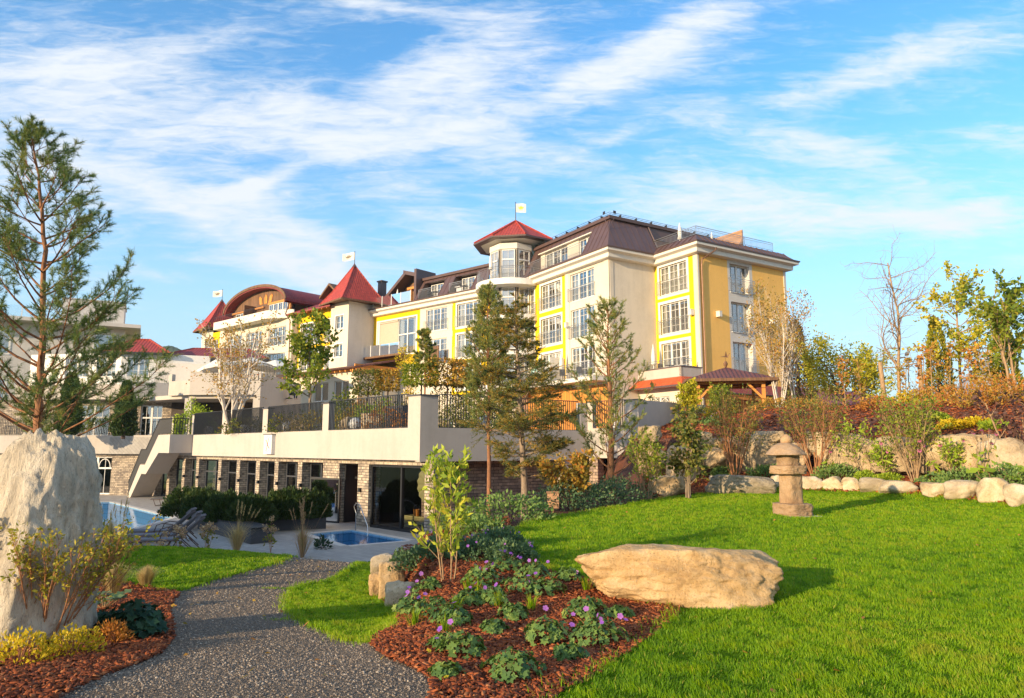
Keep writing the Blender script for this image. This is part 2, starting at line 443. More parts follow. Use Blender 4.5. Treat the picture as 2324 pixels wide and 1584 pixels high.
mat_plain('canvas', (0.78, 0.74, 0.66), 0.8, var=0.05)
mat_plain('anthracite', (0.055, 0.057, 0.065), 0.6, var=0.12)
mat_plain('globe_white', (0.75, 0.75, 0.75), 0.35, var=0.02)
mat_plain('red_sign', (0.7, 0.02, 0.03), 0.4, var=0.1)
mat_plain('gold_print', (0.75, 0.50, 0.03), 0.6, var=0.03)
mat_plain('grey_print', (0.22, 0.17, 0.11), 0.6, var=0.03)
mat_plain('skin', (0.55, 0.32, 0.23), 0.6, var=0.05)
mat_plain('mint_cloth', (0.36, 0.62, 0.55), 0.9, var=0.08)
mat_plain('dark_cloth', (0.03, 0.035, 0.05), 0.9, var=0.2)
mat_plain('pale_cloth', (0.62, 0.55, 0.52), 0.9, var=0.08)
mat_plain('brown_hair', (0.09, 0.025, 0.015), 0.7, var=0.2)
mat_plain('lounger_fabric', (0.15, 0.15, 0.17), 0.9, var=0.1)
mat_plain('lounger_frame', (0.10, 0.065, 0.05), 0.45, 0.4, var=0.1)
mat_plain('pale_wood', (0.46, 0.42, 0.18), 0.6, var=0.1)
mat_plain('sand_parasol', (0.42, 0.40, 0.20), 0.8, var=0.06)
mat_plain('car_paint', (0.05, 0.09, 0.15), 0.25, 0.3, var=0.02)
mat_plain('tyre', (0.02, 0.02, 0.02), 0.8)
mat_plain('slate_cap', (0.08, 0.08, 0.09), 0.5, var=0.1)
mat_tile('red_tile', (0.46, 0.055, 0.030), 0.36, 0.26)
mat_tile('wine_tile', (0.28, 0.040, 0.036), 0.36, 0.26)
mat_tile('orange_tile', (0.62, 0.10, 0.02), 0.34, 0.25)
mat_tile('shingle', (0.20, 0.065, 0.06), 0.16, 0.22)
mat_stonewall('stone_cladding', (0.52, 0.42, 0.31), (0.20, 0.16, 0.135), (0.11, 0.095, 0.08), .34, .12)
mat_stonewall('brown_stonework', (0.46, 0.33, 0.24), (0.20, 0.15, 0.125), (0.09, 0.075, 0.065), 0.45, 0.14)
mat_wood('honey_wood', (0.62, 0.25, 0.045)); mat_wood('honey_beam', (0.58, 0.24, 0.05), 0.6, False)
mat_wood('dark_wood', (0.17, 0.085, 0.04)); mat_wood('brown_wood', (0.28, 0.12, 0.06), 0.16, False)
mat_wood('weathered_fence', (0.42, 0.23, 0.12), 0.14, False, 0.2)
mat_rock('pale_granite', [(0.17, 0.145, 0.11), (0.42, 0.345, 0.24), (0.52, 0.445, 0.33), (0.33, 0.32, 0.30)], 1.5, 0.09)
mat_rock('grooved_granite', [(0.34, 0.30, 0.25), (0.64, 0.57, 0.46), (0.72, 0.66, 0.56), (0.52, 0.51, 0.48)], 1.7, 0.09, (1.5, 1.5, .42))
mat_rock('warm_granite', [(0.24, 0.155, 0.08), (0.46, 0.31, 0.155), (0.56, 0.41, 0.24), (0.38, 0.33, 0.27)], 1.6, 0.04)
mat_rock('wall_granite', [(0.22, 0.165, 0.105), (0.52, 0.40, 0.255), (0.64, 0.52, 0.35), (0.34, 0.31, 0.27)], 1.1, 0.09)
mat_rock('edge_granite', [(0.26, 0.20, 0.13), (0.50, 0.41, 0.28), (0.60, 0.53, 0.42), (0.42, 0.39, 0.34)], 1.4, 0.04)
mat_rock('lantern_stone', [(0.25, 0.155, 0.09), (0.40, 0.265, 0.155), (0.45, 0.315, 0.20), (0.36, 0.27, 0.19)], 2.2, 0.022)
mat_bark('orange_bark', (0.36, 0.16, 0.07), (0.12, 0.06, 0.035)); mat_bark('grey_bark', (0.30, 0.22, 0.15), (0.14, 0.10, 0.07))
mat_bark('white_bark', (0.72, 0.65, 0.56), (0.42, 0.34, 0.27), 2.5); mat_bark('brown_twig', (0.42, 0.185, 0.075), (0.22, 0.10, 0.05))
mat_bark('dark_twig', (0.10, 0.06, 0.05), (0.05, 0.035, 0.03)); mat_bark('tan_bark', (0.42, 0.27, 0.14), (0.22, 0.14, 0.08))
mat_leaf('pine_needles', [scl(q_, 1.35) for q_ in [(0.035, 0.070, 0.030), (0.075, 0.115, 0.035), (0.125, 0.150, 0.040), (0.17, 0.15, 0.04)]], 0.25)
mat_leaf('fir_needles', [scl(q_, 1.35) for q_ in [(0.035, 0.062, 0.025), (0.085, 0.100, 0.028), (0.19, 0.135, 0.025), (0.30, 0.15, 0.022)]], 0.3)
mat_leaf('light_pine_needles', [scl(q_, 1.35) for q_ in [(0.055, 0.085, 0.032), (0.115, 0.145, 0.04), (0.20, 0.19, 0.045), (0.25, 0.19, 0.05)]], 0.3)
mat_leaf('yellow_green_leaf', [(0.17, 0.20, 0.015), (0.30, 0.30, 0.02), (0.42, 0.37, 0.03), (0.46, 0.31, 0.03)], 0.4)
mat_leaf('magnolia_leaf', [(0.12, 0.20, 0.02), (0.24, 0.30, 0.03), (0.36, 0.38, 0.045), (0.45, 0.37, 0.04)], 0.4)
mat_leaf('maple_leaf', [(0.07, 0.12, 0.015), (0.14, 0.19, 0.02), (0.22, 0.24, 0.025), (0.30, 0.24, 0.03)], 0.4)
mat_leaf('olive_leaf', [(0.05, 0.08, 0.02), (0.11, 0.13, 0.025), (0.18, 0.16, 0.035), (0.22, 0.12, 0.04)], 0.35)
mat_leaf('autumn_leaf', [(0.15, 0.14, 0.025), (0.29, 0.20, 0.035), (0.38, 0.21, 0.035), (0.34, 0.11, 0.025)], 0.35)
mat_leaf('hedge_leaf', [(0.018, 0.042, 0.012), (0.035, 0.07, 0.016), (0.055, 0.085, 0.018), (0.08, 0.09, 0.02)], 0.2)
mat_leaf('laurel_leaf', [(0.10, 0.17, 0.015), (0.19, 0.27, 0.02), (0.28, 0.34, 0.03), (0.33, 0.33, 0.04)], 0.35)
mat_leaf('thuja_leaf', [(0.08, 0.11, 0.012), (0.17, 0.18, 0.015), (0.26, 0.24, 0.02), (0.30, 0.21, 0.025)], 0.3)
mat_leaf('dark_conifer_leaf', [(0.02, 0.03, 0.014), (0.05, 0.045, 0.02), (0.10, 0.065, 0.03), (0.15, 0.09, 0.04)], 0.2)
mat_leaf('geranium_leaf', [(0.04, 0.085, 0.028), (0.075, 0.135, 0.035), (0.12, 0.185, 0.04), (0.19, 0.22, 0.05)], 0.3)
mat_leaf('blue_green_leaf', [(0.035, 0.075, 0.045), (0.06, 0.11, 0.055), (0.09, 0.145, 0.06), (0.13, 0.17, 0.07)], 0.3)
mat_leaf('mint_leaf', [(0.05, 0.10, 0.03), (0.10, 0.17, 0.045), (0.16, 0.23, 0.06), (0.20, 0.25, 0.08)], 0.3)
mat_leaf('deep_green_leaf', [(0.012, 0.040, 0.022), (0.022, 0.062, 0.032), (0.035, 0.085, 0.04), (0.05, 0.10, 0.045)], 0.25)
mat_leaf('gold_leaf', [(0.20, 0.18, 0.012), (0.36, 0.29, 0.015), (0.52, 0.38, 0.02), (0.48, 0.26, 0.02)], 0.35)
mat_leaf('copper_leaf', [(0.20, 0.11, 0.02), (0.32, 0.14, 0.03), (0.40, 0.16, 0.04), (0.34, 0.20, 0.03)], 0.35)
mat_leaf('shrub_leaf', [(0.11, 0.13, 0.02), (0.24, 0.24, 0.03), (0.34, 0.29, 0.035), (0.40, 0.26, 0.04)], 0.4)
mat_leaf('purple_leaf', [(0.03, 0.018, 0.02), (0.06, 0.03, 0.028), (0.10, 0.045, 0.035), (0.14, 0.06, 0.04)], 0.25)
mat_leaf('straw', [(0.26, 0.19, 0.09), (0.40, 0.30, 0.15), (0.50, 0.39, 0.22), (0.34, 0.28, 0.12)], 0.35)
mat_leaf('reddish_straw', [(0.22, 0.12, 0.07), (0.36, 0.22, 0.13), (0.44, 0.31, 0.2), (0.20, 0.22, 0.06)], 0.35)
mat_leaf('violet_petal', [(0.22, 0.06, 0.50), (0.36, 0.12, 0.62), (0.48, 0.18, 0.62), (0.55, 0.22, 0.60)], 0.4)
mat_leaf('pink_petal', [(0.50, 0.06, 0.25), (0.62, 0.12, 0.34), (0.66, 0.20, 0.40), (0.5, 0.08, 0.2)], 0.4)
mat_leaf('cream_petal', [(0.40, 0.24, 0.15), (0.50, 0.34, 0.2), (0.60, 0.46, 0.3), (0.45, 0.25, 0.12)], 0.3)
mat_leaf('white_petal', [(0.7, 0.7, 0.66), (0.76, 0.75, 0.7)], 0.3)
mat_leaf('grass_blade', [(0.055, 0.150, 0.003), (0.165, 0.325, 0.004), (0.300, 0.440, 0.007), (0.46, 0.43, 0.06)], 0.42, 0.5)
mat_leaf('wood_chip', [(0.060, 0.016, 0.008), (0.180, 0.045, 0.015), (0.32, 0.085, 0.025), (0.46, 0.20, 0.08)], 0.0, 0.8)
mat_leaf('pebble', [(0.095, 0.072, 0.055), (0.20, 0.155, 0.118), (0.32, 0.25, 0.185), (0.52, 0.43, 0.33)], 0.0, 0.85)

def window_glass(name, tint, refl):
    m, T, bs, o = newmat(name)
    fr = T.node('ShaderNodeFresnel', inp={'IOR': 1.5})
    k = T.math('ADD', T.math('MULTIPLY', fr.outputs[0], 1.0), refl, clamp=True)
    tr = T.node('ShaderNodeBsdfTransparent', inp={0: tint+(1,)}); gl = T.node('ShaderNodeBsdfGlossy', inp={0: (0.92, 0.94, 0.96, 1), 1: 0.03})
    g = T.node('ShaderNodeNewGeometry').outputs['Position']
    b = T.node('ShaderNodeBump', inp={'Strength': 0.05, 'Distance': 0.05, 'Height': T.noise(g, 0.8, 2).outputs[0]})
    T.l.new(b.outputs[0], gl.inputs['Normal'])
    T.l.new(T.node('ShaderNodeMixShader', inp={0: k, 1: tr.outputs[0], 2: gl.outputs[0]}).outputs[0], o.inputs[0])
window_glass('window_glass', (0.80, 0.83, 0.85), 0.30)
window_glass('clear_glass', (0.90, 0.94, 0.95), 0.06)
window_glass('dark_glass', (0.62, 0.63, 0.63), 0.03); window_glass('smoked_glass', (0.16, 0.16, 0.16), 0.02)
def water(name, tint):
    m, T, bs, o = newmat(name)
    fr = T.node('ShaderNodeFresnel', inp={'IOR': 1.33})
    tr = T.node('ShaderNodeBsdfTransparent', inp={0: tint+(1,)}); gl = T.node('ShaderNodeBsdfGlossy', inp={0: (1, 1, 1, 1), 1: 0.02})
    g = T.node('ShaderNodeNewGeometry').outputs['Position']
    b = T.node('ShaderNodeBump', inp={'Strength': 0.10, 'Distance': 0.05, 'Height': T.noise(g, 2.2, 3).outputs[0]})
    T.l.new(b.outputs[0], gl.inputs['Normal']); T.l.new(b.outputs[0], fr.inputs['Normal'])
    T.l.new(T.node('ShaderNodeMixShader', inp={0: T.math('MULTIPLY', fr.outputs[0], 0.55), 1: tr.outputs[0], 2: gl.outputs[0]}).outputs[0], o.inputs[0])
water('pool_water', (0.42, 0.66, 0.80))
def mat_poolwall():
    m, T, bs, o = newmat('pool_tile')
    uv = T.node('ShaderNodeUVMap').outputs[0]
    br = T.node('ShaderNodeTexBrick', inp={'Scale': 1.0, 'Mortar Size': 0.01, 'Brick Width': 0.6, 'Row Height': 0.3, 'Offset' if False else 'Bias': 0.0,
         'Color1': (0.34, 0.60, 0.78, 1), 'Color2': (0.38, 0.66, 0.84, 1), 'Mortar': (0.16, 0.3, 0.4, 1)})
    T.l.new(uv, br.inputs['Vector']); T.l.new(br.outputs[0], bs.inputs['Base Color']); bs.inputs['Roughness'].default_value = 0.4
mat_poolwall()
def mat_paving():
    m, T, bs, o = newmat('paving')
    uv = T.node('ShaderNodeUVMap').outputs[0]
    mp = T.node('ShaderNodeMapping', inp={'Rotation': (0, 0, R(44))}); T.l.new(uv, mp.inputs[0])
    br = T.node('ShaderNodeTexBrick', inp={'Scale': 1.0, 'Mortar Size': 0.008, 'Mortar Smooth': 0.2, 'Brick Width': 0.6, 'Row Height': 0.2,
         'Color1': (0.34, 0.315, 0.285, 1), 'Color2': (0.44, 0.41, 0.37, 1), 'Mortar': (0.18, 0.165, 0.15, 1)})
    T.l.new(mp.outputs[0], br.inputs['Vector'])
    n = T.noise(uv, 1.5, 6, 0.65).outputs[0]
    T.l.new(T.mix(T.math('MULTIPLY', n, 0.5), br.outputs[0], (0.27, 0.25, 0.23)), bs.inputs['Base Color'])
    bs.inputs['Roughness'].default_value = 0.75
    bump(T, bs, T.math('SUBTRACT', n, br.outputs['Fac']), 0.5, 0.01)
mat_paving()
def mat_ground():
    m, T, bs, o = newmat('soil')
    g = T.node('ShaderNodeNewGeometry').outputs['Position']
    n = T.noise(g, 2.0, 7, 0.7).outputs[0]
    T.l.new(T.ramp(n, [(0.3, (0.06, 0.022, 0.012)), (0.6, (0.16, 0.05, 0.022)), (0.8, (0.24, 0.09, 0.04))]), bs.inputs['Base Color'])
    bs.inputs['Roughness'].default_value = 0.95; bump(T, bs, T.noise(g, 26, 5, 0.7).outputs[0], 1.0, 0.05)
    m, T, bs, o = newmat('meadow')
    g = T.node('ShaderNodeNewGeometry').outputs['Position']
    n = T.noise(g, 0.05, 7, 0.7).outputs[0]
    T.l.new(T.ramp(n, [(0.3, (0.05, 0.09, 0.02)), (0.7, (0.12, 0.16, 0.04))]), bs.inputs['Base Color']); bs.inputs['Roughness'].default_value = 0.95
    # bark mulch seen from afar
    m, T, bs, o = newmat('mulch')
    g = T.node('ShaderNodeNewGeometry').outputs['Position']
    mp = T.node('ShaderNodeMix', data_type='VECTOR', inp={0: 0.08, 4: g, 5: T.noise(g, 9, 3).outputs['Color']}).outputs[1]
    vo = T.node('ShaderNodeTexVoronoi', inp={'Scale': 28.0, 'Randomness': 1.0}); T.l.new(mp, vo.inputs['Vector'])
    r = T.node('ShaderNodeSeparateColor', inp={0: vo.outputs['Color']}).outputs[0]
    T.l.new(T.ramp(r, [(0.0, (0.045, 0.015, 0.008)), (0.45, (0.14, 0.042, 0.02)), (0.8, (0.24, 0.08, 0.033)), (1.0, (0.34, 0.17, 0.09))]), bs.inputs['Base Color'])
    bs.inputs['Roughness'].default_value = 0.9
    bump(T, bs, T.math('SUBTRACT', r, T.math('MULTIPLY', vo.outputs[0], 1.2)), 1.0, 0.04)
    # crushed-stone path
    m, T, bs, o = newmat('gravel')
    g = T.node('ShaderNodeNewGeometry').outputs['Position']
    v1 = T.node('ShaderNodeTexVoronoi', inp={'Scale': 175.0}); T.l.new(g, v1.inputs['Vector'])
    v2 = T.node('ShaderNodeTexVoronoi', inp={'Scale': 85.0}); T.l.new(g, v2.inputs['Vector'])
    r1 = T.node('ShaderNodeSeparateColor', inp={0: v1.outputs['Color']}).outputs[0]
    r2 = T.node('ShaderNodeSeparateColor', inp={0: v2.outputs['Color']}).outputs[1]
    f = T.math('ADD', T.math('MULTIPLY', r1, 0.6), T.math('MULTIPLY', r2, 0.4))
    c = T.ramp(f, [(0.1, (0.095, 0.071, 0.050)), (0.45, (0.20, 0.153, 0.112)), (0.7, (0.31, 0.242, 0.175)), (0.95, (0.48, 0.39, 0.29))])
    n = T.noise(g, 0.9, 6, 0.7).outputs[0]
    T.l.new(T.mix(T.math('MULTIPLY', n, 0.55), c, (0.145, 0.108, 0.078)), bs.inputs['Base Color']); bs.inputs['Roughness'].default_value = 0.85
    bump(T, bs, T.math('ADD', T.math('MULTIPLY', v1.outputs[0], -0.8), T.math('MULTIPLY', v2.outputs[0], -0.8)), 1.0, 0.03)
    # turf under the blades
    m, T, bs, o = newmat('turf')  # worn, mossy and yellowed spots show between the blades
    g = T.node('ShaderNodeNewGeometry').outputs['Position']
    n = T.noise(g, 0.9, 6, 0.65).outputs[0]
    mp = T.node('ShaderNodeMapping', inp={'Scale': (1, 1, 1)}); T.l.new(g, mp.inputs[0])
    n2 = T.noise(mp.outputs[0], 30, 5, 0.75).outputs[0]
    f = T.math('ADD', T.math('MULTIPLY', n, 0.45), T.math('MULTIPLY', n2, 0.55))
    T.l.new(T.ramp(f, [(0.3, (0.080, 0.170, 0.003)), (0.5, (0.155, 0.285, 0.004)), (0.7, (0.25, 0.38, 0.008))]), bs.inputs['Base Color'])
    bs.inputs['Roughness'].default_value = 0.9; bs.inputs['Specular IOR Level'].default_value = 0.1
    bump(T, bs, T.noise(g, 60, 5, 0.75).outputs[0], 1.0, 0.07)
mat_ground()

# ------------------------------------------------------------------ the lie of the land
def sstep(t): t = np.clip(t, 0, 1); return t*t*(3-2*t)
WALL = [(4.5, 31.0), (4.9, 26.5), (5.8, 24.2), (7.4, 23.2), (9.4, 22.6), (11.0, 21.3), (12.1, 19.4), (12.8, 17.4), (14.0, 13.5), (15.5, 7.0), (17, -2)]
def walldist(x, y):
    """signed distance to the foot of the boulder wall, positive behind it"""
    best = np.full(np.broadcast(x, y).shape, 1e9); sg = np.ones_like(best)
    for (ax, ay), (bx, by) in zip(WALL, WALL[1:]):
        dx, dy = bx-ax, by-ay; L2 = dx*dx+dy*dy
        t = np.clip(((x-ax)*dx+(y-ay)*dy)/L2, 0, 1); qx, qy = x-(ax+t*dx), y-(ay+t*dy)
        d = np.hypot(qx, qy); c = dx*qy-dy*qx
        k = d < best; best = np.where(k, d, best); sg = np.where(k, np.sign(c), sg)
    return best*sg
DECK = -2.0
def H(x, y):
    x = np.asarray(x, float); y = np.asarray(y, float)
    lawn = np.clip(.02*(y-7), 0, .42) + 0.03*np.sin(x*0.9+1)*np.sin(y*0.7)
    path = np.clip(-.112*(y-5), -2.0, 0)
    xb = np.interp(y, [5, 7, 8.5, 9.5, 11.2, 12.2, 14, 18, 19.3, 23.6, 26, 30, 36], [-.9, -1.1, -1.1, -1.2, -1.6, -1.75, -1.6, -.2, .2, .3, 1.2, 3.4, 6])
    hw = np.interp(y, [5, 7, 8.8, 12.2, 14, 22, 30], [.7, .6, .3, .3, 1.2, 2.4, 2.0])
    t = sstep((x-(xb-hw))/(2*hw))
    z = path*(1-t) + lawn*t
    z = z + .62*np.exp(-((x+8.5)/5.0)**2-((y-16.2)/3.0)**2)*(1-t)
    shade_berm = sstep((-x-(0.74*y+2.6))/5.0)*sstep((27-y)/6)*sstep((y-7.5)/3)  # unseen bank left of the view, added to shade the pool deck
    z = z + 4.6*shade_berm
    d = walldist(x, y)
    up = sstep((x-3.6)/1.2)
    z = z + up*(.50*sstep((d+2.3)/2.2) + 1.05*sstep((d-0.15)/0.7) + 1.25*sstep((d-0.5)/6.5))
    return z
def GR(u, v, off=0.0):
    """where the sight line through (u, v) meets the ground"""
    r = ray(u, v); k0 = 3.0
    ks = np.linspace(3.0, 60.0, 5700)
    zz = EYE+r[2]*ks; hh = H(r[0]*ks, r[1]*ks)+off
    below = np.nonzero(zz <= hh)[0]
    k = ks[below[0]] if len(below) else 30.0
    return Vector((r[0]*k, r[1]*k, float(H(r[0]*k, r[1]*k))))
def GD(x, y): return GR(*disp(x, y))
def hz(x, y): return float(H(x, y))
# base ground, out to the horizon
def build_ground():
    xs = np.concatenate([[-4000, -1200, -300, -90], np.arange(-40, 44.01, 0.4), [90, 300, 1200, 4000]])
    ys = np.concatenate([[-2000, -300, -60], np.arange(-12, 62.01, 0.4), [90, 300, 1200, 5000]])
    X, Y = np.meshgrid(xs, ys)
    Z = H(np.clip(X, -40, 44), np.clip(Y, -12, 60)) - 0.06
    far = (X < -41) | (X > 45) | (Y > 63) | (Y < -13)
    Z[far] = np.where(X[far] > 0, -0.3, -2.3)
    n, m = X.shape
    v = np.stack([X.ravel(), Y.ravel(), Z.ravel()], 1)
    i = np.arange(n*m).reshape(n, m)
    f = np.stack([i[:-1, :-1].ravel(), i[:-1, 1:].ravel(), i[1:, 1:].ravel(), i[1:, :-1].ravel()], 1)
    o = np_mesh('ground', v, f, 'soil', smooth=True); setting(o)
    o.data.materials.append(MATS['meadow'])
    c = v[f].mean(1)
    idx = ((c[:, 0] < -45) | (c[:, 0] > 48) | (c[:, 1] > 66) | (c[:, 1] < -16)).astype(np.int32)
    o.data.polygons.foreach_set('material_index', idx)
build_ground()
def inside(px, py, poly):
    c = np.zeros(len(px), bool); n = len(poly); j = n-1
    for i in range(n):
        xi, yi = poly[i]; xj, yj = poly[j]
        if yi != yj:
            hit = ((yi > py) != (yj > py)) & (px < (xj-xi)*(py-yi)/(yj-yi)+xi)
            c ^= hit
        j = i
    return c
def smooth_poly(pts, jit=0.0, seed=1, step=0.25):
    """round the corners of an outline and make its edge uneven"""
    rr = random.Random(seed); out = []
    n = len(pts)
    for i in range(n):
        p0, p1, p2, p3 = (Vector(pts[(i+k-1) % n][:2]) for k in range(4))
        L = (p2-p1).length; m = max(1, int(L/step))
        for q in range(m):
            t = q/m
            c = 0.5*((2*p1)+(p2-p0)*t+(2*p0-5*p1+4*p2-p3)*t*t+(3*p1-p0-3*p2+p3)*t**3)
            c = p1.lerp(p2, t).lerp(c, 0.7)
            k = mnoise.noise(Vector((c.x*2.2, c.y*2.2, seed)))*jit + rr.uniform(-.4, .4)*jit
            out.append((c.x+k, c.y+k*0.8))
    return out
def sheet(name, poly, mat, off, step=0.3, zfix=None):
    x0, x1 = min(p[0] for p in poly), max(p[0] for p in poly); y0, y1 = min(p[1] for p in poly), max(p[1] for p in poly)
    gx, gy = np.meshgrid(np.arange(x0, x1, step), np.arange(y0, y1, step)); gx, gy = gx.ravel(), gy.ravel()
    ins = inside(gx, gy, poly)
    pts = [Vector(p) for p in poly]+[Vector((a, b)) for a, b in zip(gx[ins], gy[ins])]
    n = len(poly)
    vs, es, fs, _, _, _ = delaunay_2d_cdt(pts, [], [list(range(n))], 1, 1e-4)
    arr = np.array([(p.x, p.y) for p in vs])
    z = (H(arr[:, 0], arr[:, 1]) if zfix is None else np.full(len(arr), zfix))+off
    tris = np.array([f if len(f) == 3 else f[:3] for f in fs])
    a, b, c = arr[tris[:, 0]], arr[tris[:, 1]], arr[tris[:, 2]]
    cr = (b[:, 0]-a[:, 0])*(c[:, 1]-a[:, 1])-(b[:, 1]-a[:, 1])*(c[:, 0]-a[:, 0])
    tris[cr < 0] = tris[cr < 0][:, ::-1]
    o = np_mesh(name, np.column_stack([arr, z]), tris, mat, smooth=True)
    ul = o.data.uv_layers.new(name='UVMap')
    li = np.empty(len(o.data.loops), np.int32); o.data.loops.foreach_get('vertex_index', li)
    ul.data.foreach_set('uv', arr[li].astype(np.float32).ravel())
    return setting(o)
W2 = lambda pts: [tuple(GD(*p)[:2]) for p in pts]
path_left = [(180, 1563), (276, 1520), (371, 1480), (394, 1438), (388, 1385), (401, 1345), (470, 1323), (580, 1292), (640, 1272), (700, 1264)]
path_right = [(982, 1563), (882, 1498), (832, 1465), (716, 1428), (660, 1395), (646, 1362), (676, 1332), (741, 1320), (802, 1287), (847, 1268)]
PL, PR = W2(path_left), W2(path_right)
deck_join = [(-5.6, 21.9), (-3.2, 22.2)]
PATH = smooth_poly(PL+[(PL[-1][0]-.6, 22.3), (PR[-1][0]+.3, 22.3)]+PR[::-1]+[(-.55, 3.0), (-3.2, 3.0)], 0.05, 3)
LAWN_L = smooth_poly(W2([(700, 1263), (640, 1271), (580, 1291), (470, 1322), (401, 1344), (335, 1335), (235, 1320)])+[(-7.5, 12.2), (-14, 14), (-17, 18), (-13, 20.3), (-8, 20.6), (-5.7, 20.8)], 0.03, 5)
WEDGE = smooth_poly(W2([(855, 1268), (806, 1287), (745, 1320), (680, 1332), (650, 1362), (662, 1395), (720, 1428), (832, 1463), (852, 1446), (905, 1420), (895, 1400), (858, 1350), (868, 1300)]), 0.03, 7)
LAWN_edge = W2([(1260, 1584), (1330, 1550), (1400, 1505), (1490, 1440), (1545, 1385), (1480, 1372), (1350, 1325), (1300, 1309), (1225, 1290), (1180, 1240), (1165, 1212), (1230, 1180), (1400, 1152), (1490, 1136)])
LAWN_back = W2([(1600, 1122), (1780, 1110), (1960, 1116), (2090, 1124), (2200, 1136), (2324, 1152)])
LAWN_R = smooth_poly([(0.35, 3.0)]+LAWN_edge+LAWN_back+[(13, 11.0), (13.5, 6), (12, 3.0)], 0.04, 9)
BED = smooth_poly(W2([(982, 1563), (882, 1498), (835, 1466), (852, 1446), (905, 1420), (895, 1400), (858, 1350), (868, 1300), (885, 1270), (935, 1240), (1040, 1205), (1110, 1185)])+[tuple(GD(1165, 1212)[:2])]+LAWN_edge[:10][::-1]+[(0.35, 3.0), (-.55, 3.0)], 0.03, 11)
BED_L = smooth_poly(PL[:6][::-1]+[(-3.2, 3.0), (-9, 3.0), (-9.5, 8), (-7.5, 11.8)]+W2([(235, 1318), (335, 1333)]), 0.04, 13)
PATHW = [(p[0]-.35, p[1]) for p in PL]+[(PL[-1][0]-.9, 22.4), (PR[-1][0]+.6, 22.4)]+[(p[0]+.35, p[1]) for p in PR[::-1]]+[(-.3, 3.0), (-3.5, 3.0)]
path_o = sheet('gravel_path', PATHW, 'gravel', 0.0, 0.25)
lawn_l = sheet('lawn', LAWN_L, 'turf', 0.012, 0.3)
lawn_w = sheet('lawn', WEDGE, 'turf', 0.014, 0.2)
lawn_r = sheet('lawn', LAWN_R, 'turf', 0.012, 0.3)
bed_o = sheet('flower_bed', BED, 'mulch', 0.006, 0.2)
bed_l = sheet('flower_bed', BED_L, 'mulch', 0.006, 0.25)
EDGE = [tuple(p) for p in LAWN_back]
BANK = [(5.2, 31.5), (5.4, 27), (6.2, 24.7), (7.6, 23.7), (9.6, 23.1), (11.4, 21.8), (12.6, 19.8), (13.4, 17.6), (14.5, 13.6), (24, 14), (28, 22), (28, 34), (20, 37), (12, 38), (7, 37)]
STRIP = [(3.9, 20.4)]+EDGE+[(13.0, 13.0), (13.6, 14), (12.6, 17.4), (11.9, 19.2), (10.9, 21.0), (9.3, 22.3), (7.3, 22.9), (5.8, 23.8), (4.6, 25)]
strip_o = sheet('flower_bed', STRIP, 'mulch', 0.004, 0.3)
bank_o = sheet('flower_bed', BANK, 'mulch', 0.01, 0.4)

# ------------------------------------------------------------------ scattered ground cover
def scatter(poly, n, seed, dens=None):
    rg = np.random.default_rng(seed)
    x0, x1 = min(p[0] for p in poly), max(p[0] for p in poly); y0, y1 = min(p[1] for p in poly), max(p[1] for p in poly)
    ox, oy = [], []; tot = 0
    for _ in range(200):
        x = rg.uniform(x0, x1, n); y = rg.uniform(y0, y1, n)
        k = inside(x, y, poly) & (np.abs(x) < 0.78*y+0.6)
        if dens is not None: k &= rg.uniform(0, 1, n) < dens(x, y)
        ox.append(x[k]); oy.append(y[k]); tot += k.sum()
        if tot >= n: break
    return np.concatenate(ox)[:n], np.concatenate(oy)[:n], rg
def grass(name, poly, n, seed, h0, h1, wd, dens, keep=None):
    x, y, rg = scatter(poly, n, seed, dens)
    if keep is not None:
        k = keep(x, y); x, y = x[k], y[k]
    n = len(x)
    z = H(x, y)+0.01
    dist = np.hypot(x, y)
    pat = np.array([mnoise.noise(Vector((a*1.3, b*1.3, 4.0))) for a, b in zip(x, y)])*0.5+0.5
    pat2 = np.array([mnoise.noise(Vector((a*5.0, b*5.0, 9.0))) for a, b in zip(x, y)])
    pat3 = np.array([mnoise.noise(Vector((a*.45, b*.45, 14.0))) for a, b in zip(x, y)])
    h = (h0+(h1-h0)*rg.uniform(0, 1, n)**1.5)*(0.55+0.6*pat+0.55*pat2)*np.clip(1.1-.9*np.maximum(pat3-.15, 0), .4, 1.2)
    wid = wd*(0.7+0.6*rg.uniform(0, 1, n))*np.maximum(1, dist/9.0)
    an = rg.uniform(0, 2*np.pi, n)
    # tufts lean together
    ln = 0.25+0.55*rg.uniform(0, 1, n); la = an*0.35+pat2*5.0+rg.uniform(-.8, .8, n)
    dx, dy = np.cos(an), np.sin(an); lx, ly = np.cos(la)*ln*h, np.sin(la)*ln*h
    p0 = np.stack([x-dx*wid/2, y-dy*wid/2, z], 1); p1 = np.stack([x+dx*wid/2, y+dy*wid/2, z], 1)
    m = np.stack([x+lx*.35, y+ly*.35, z+h*.62], 1)
    p2 = m+np.stack([dx*wid*.38, dy*wid*.38, 0*x], 1); p3 = m-np.stack([dx*wid*.38, dy*wid*.38, 0*x], 1)
    p4 = np.stack([x+lx, y+ly, z+h*(1-0.25*ln)], 1)
    v = np.stack([p0, p1, p2, p3, p4], 1).reshape(-1, 3)
    b = np.arange(n)*5
    q = np.stack([b, b+1, b+2, b+3], 1); t = np.stack([b+3, b+2, b+4], 1)
    r = np.clip(0.40*rg.uniform(0, 1, n)+0.30*pat+0.62*pat2+.30*pat3+0.18, 0, 1)
    r = np.where(rg.uniform(0, 1, n) < 0.03+.10*np.clip(pat3-.25, 0, .5), 1.0, r*0.86)
    o = np_mesh(name, v, [t, q], 'grass_blade', rnd=np.repeat(r, 5))
    return setting(o, 'stuff')
far_f = lambda d0: (lambda x, y: np.minimum(1, (d0/np.maximum(y, d0))**1.7))
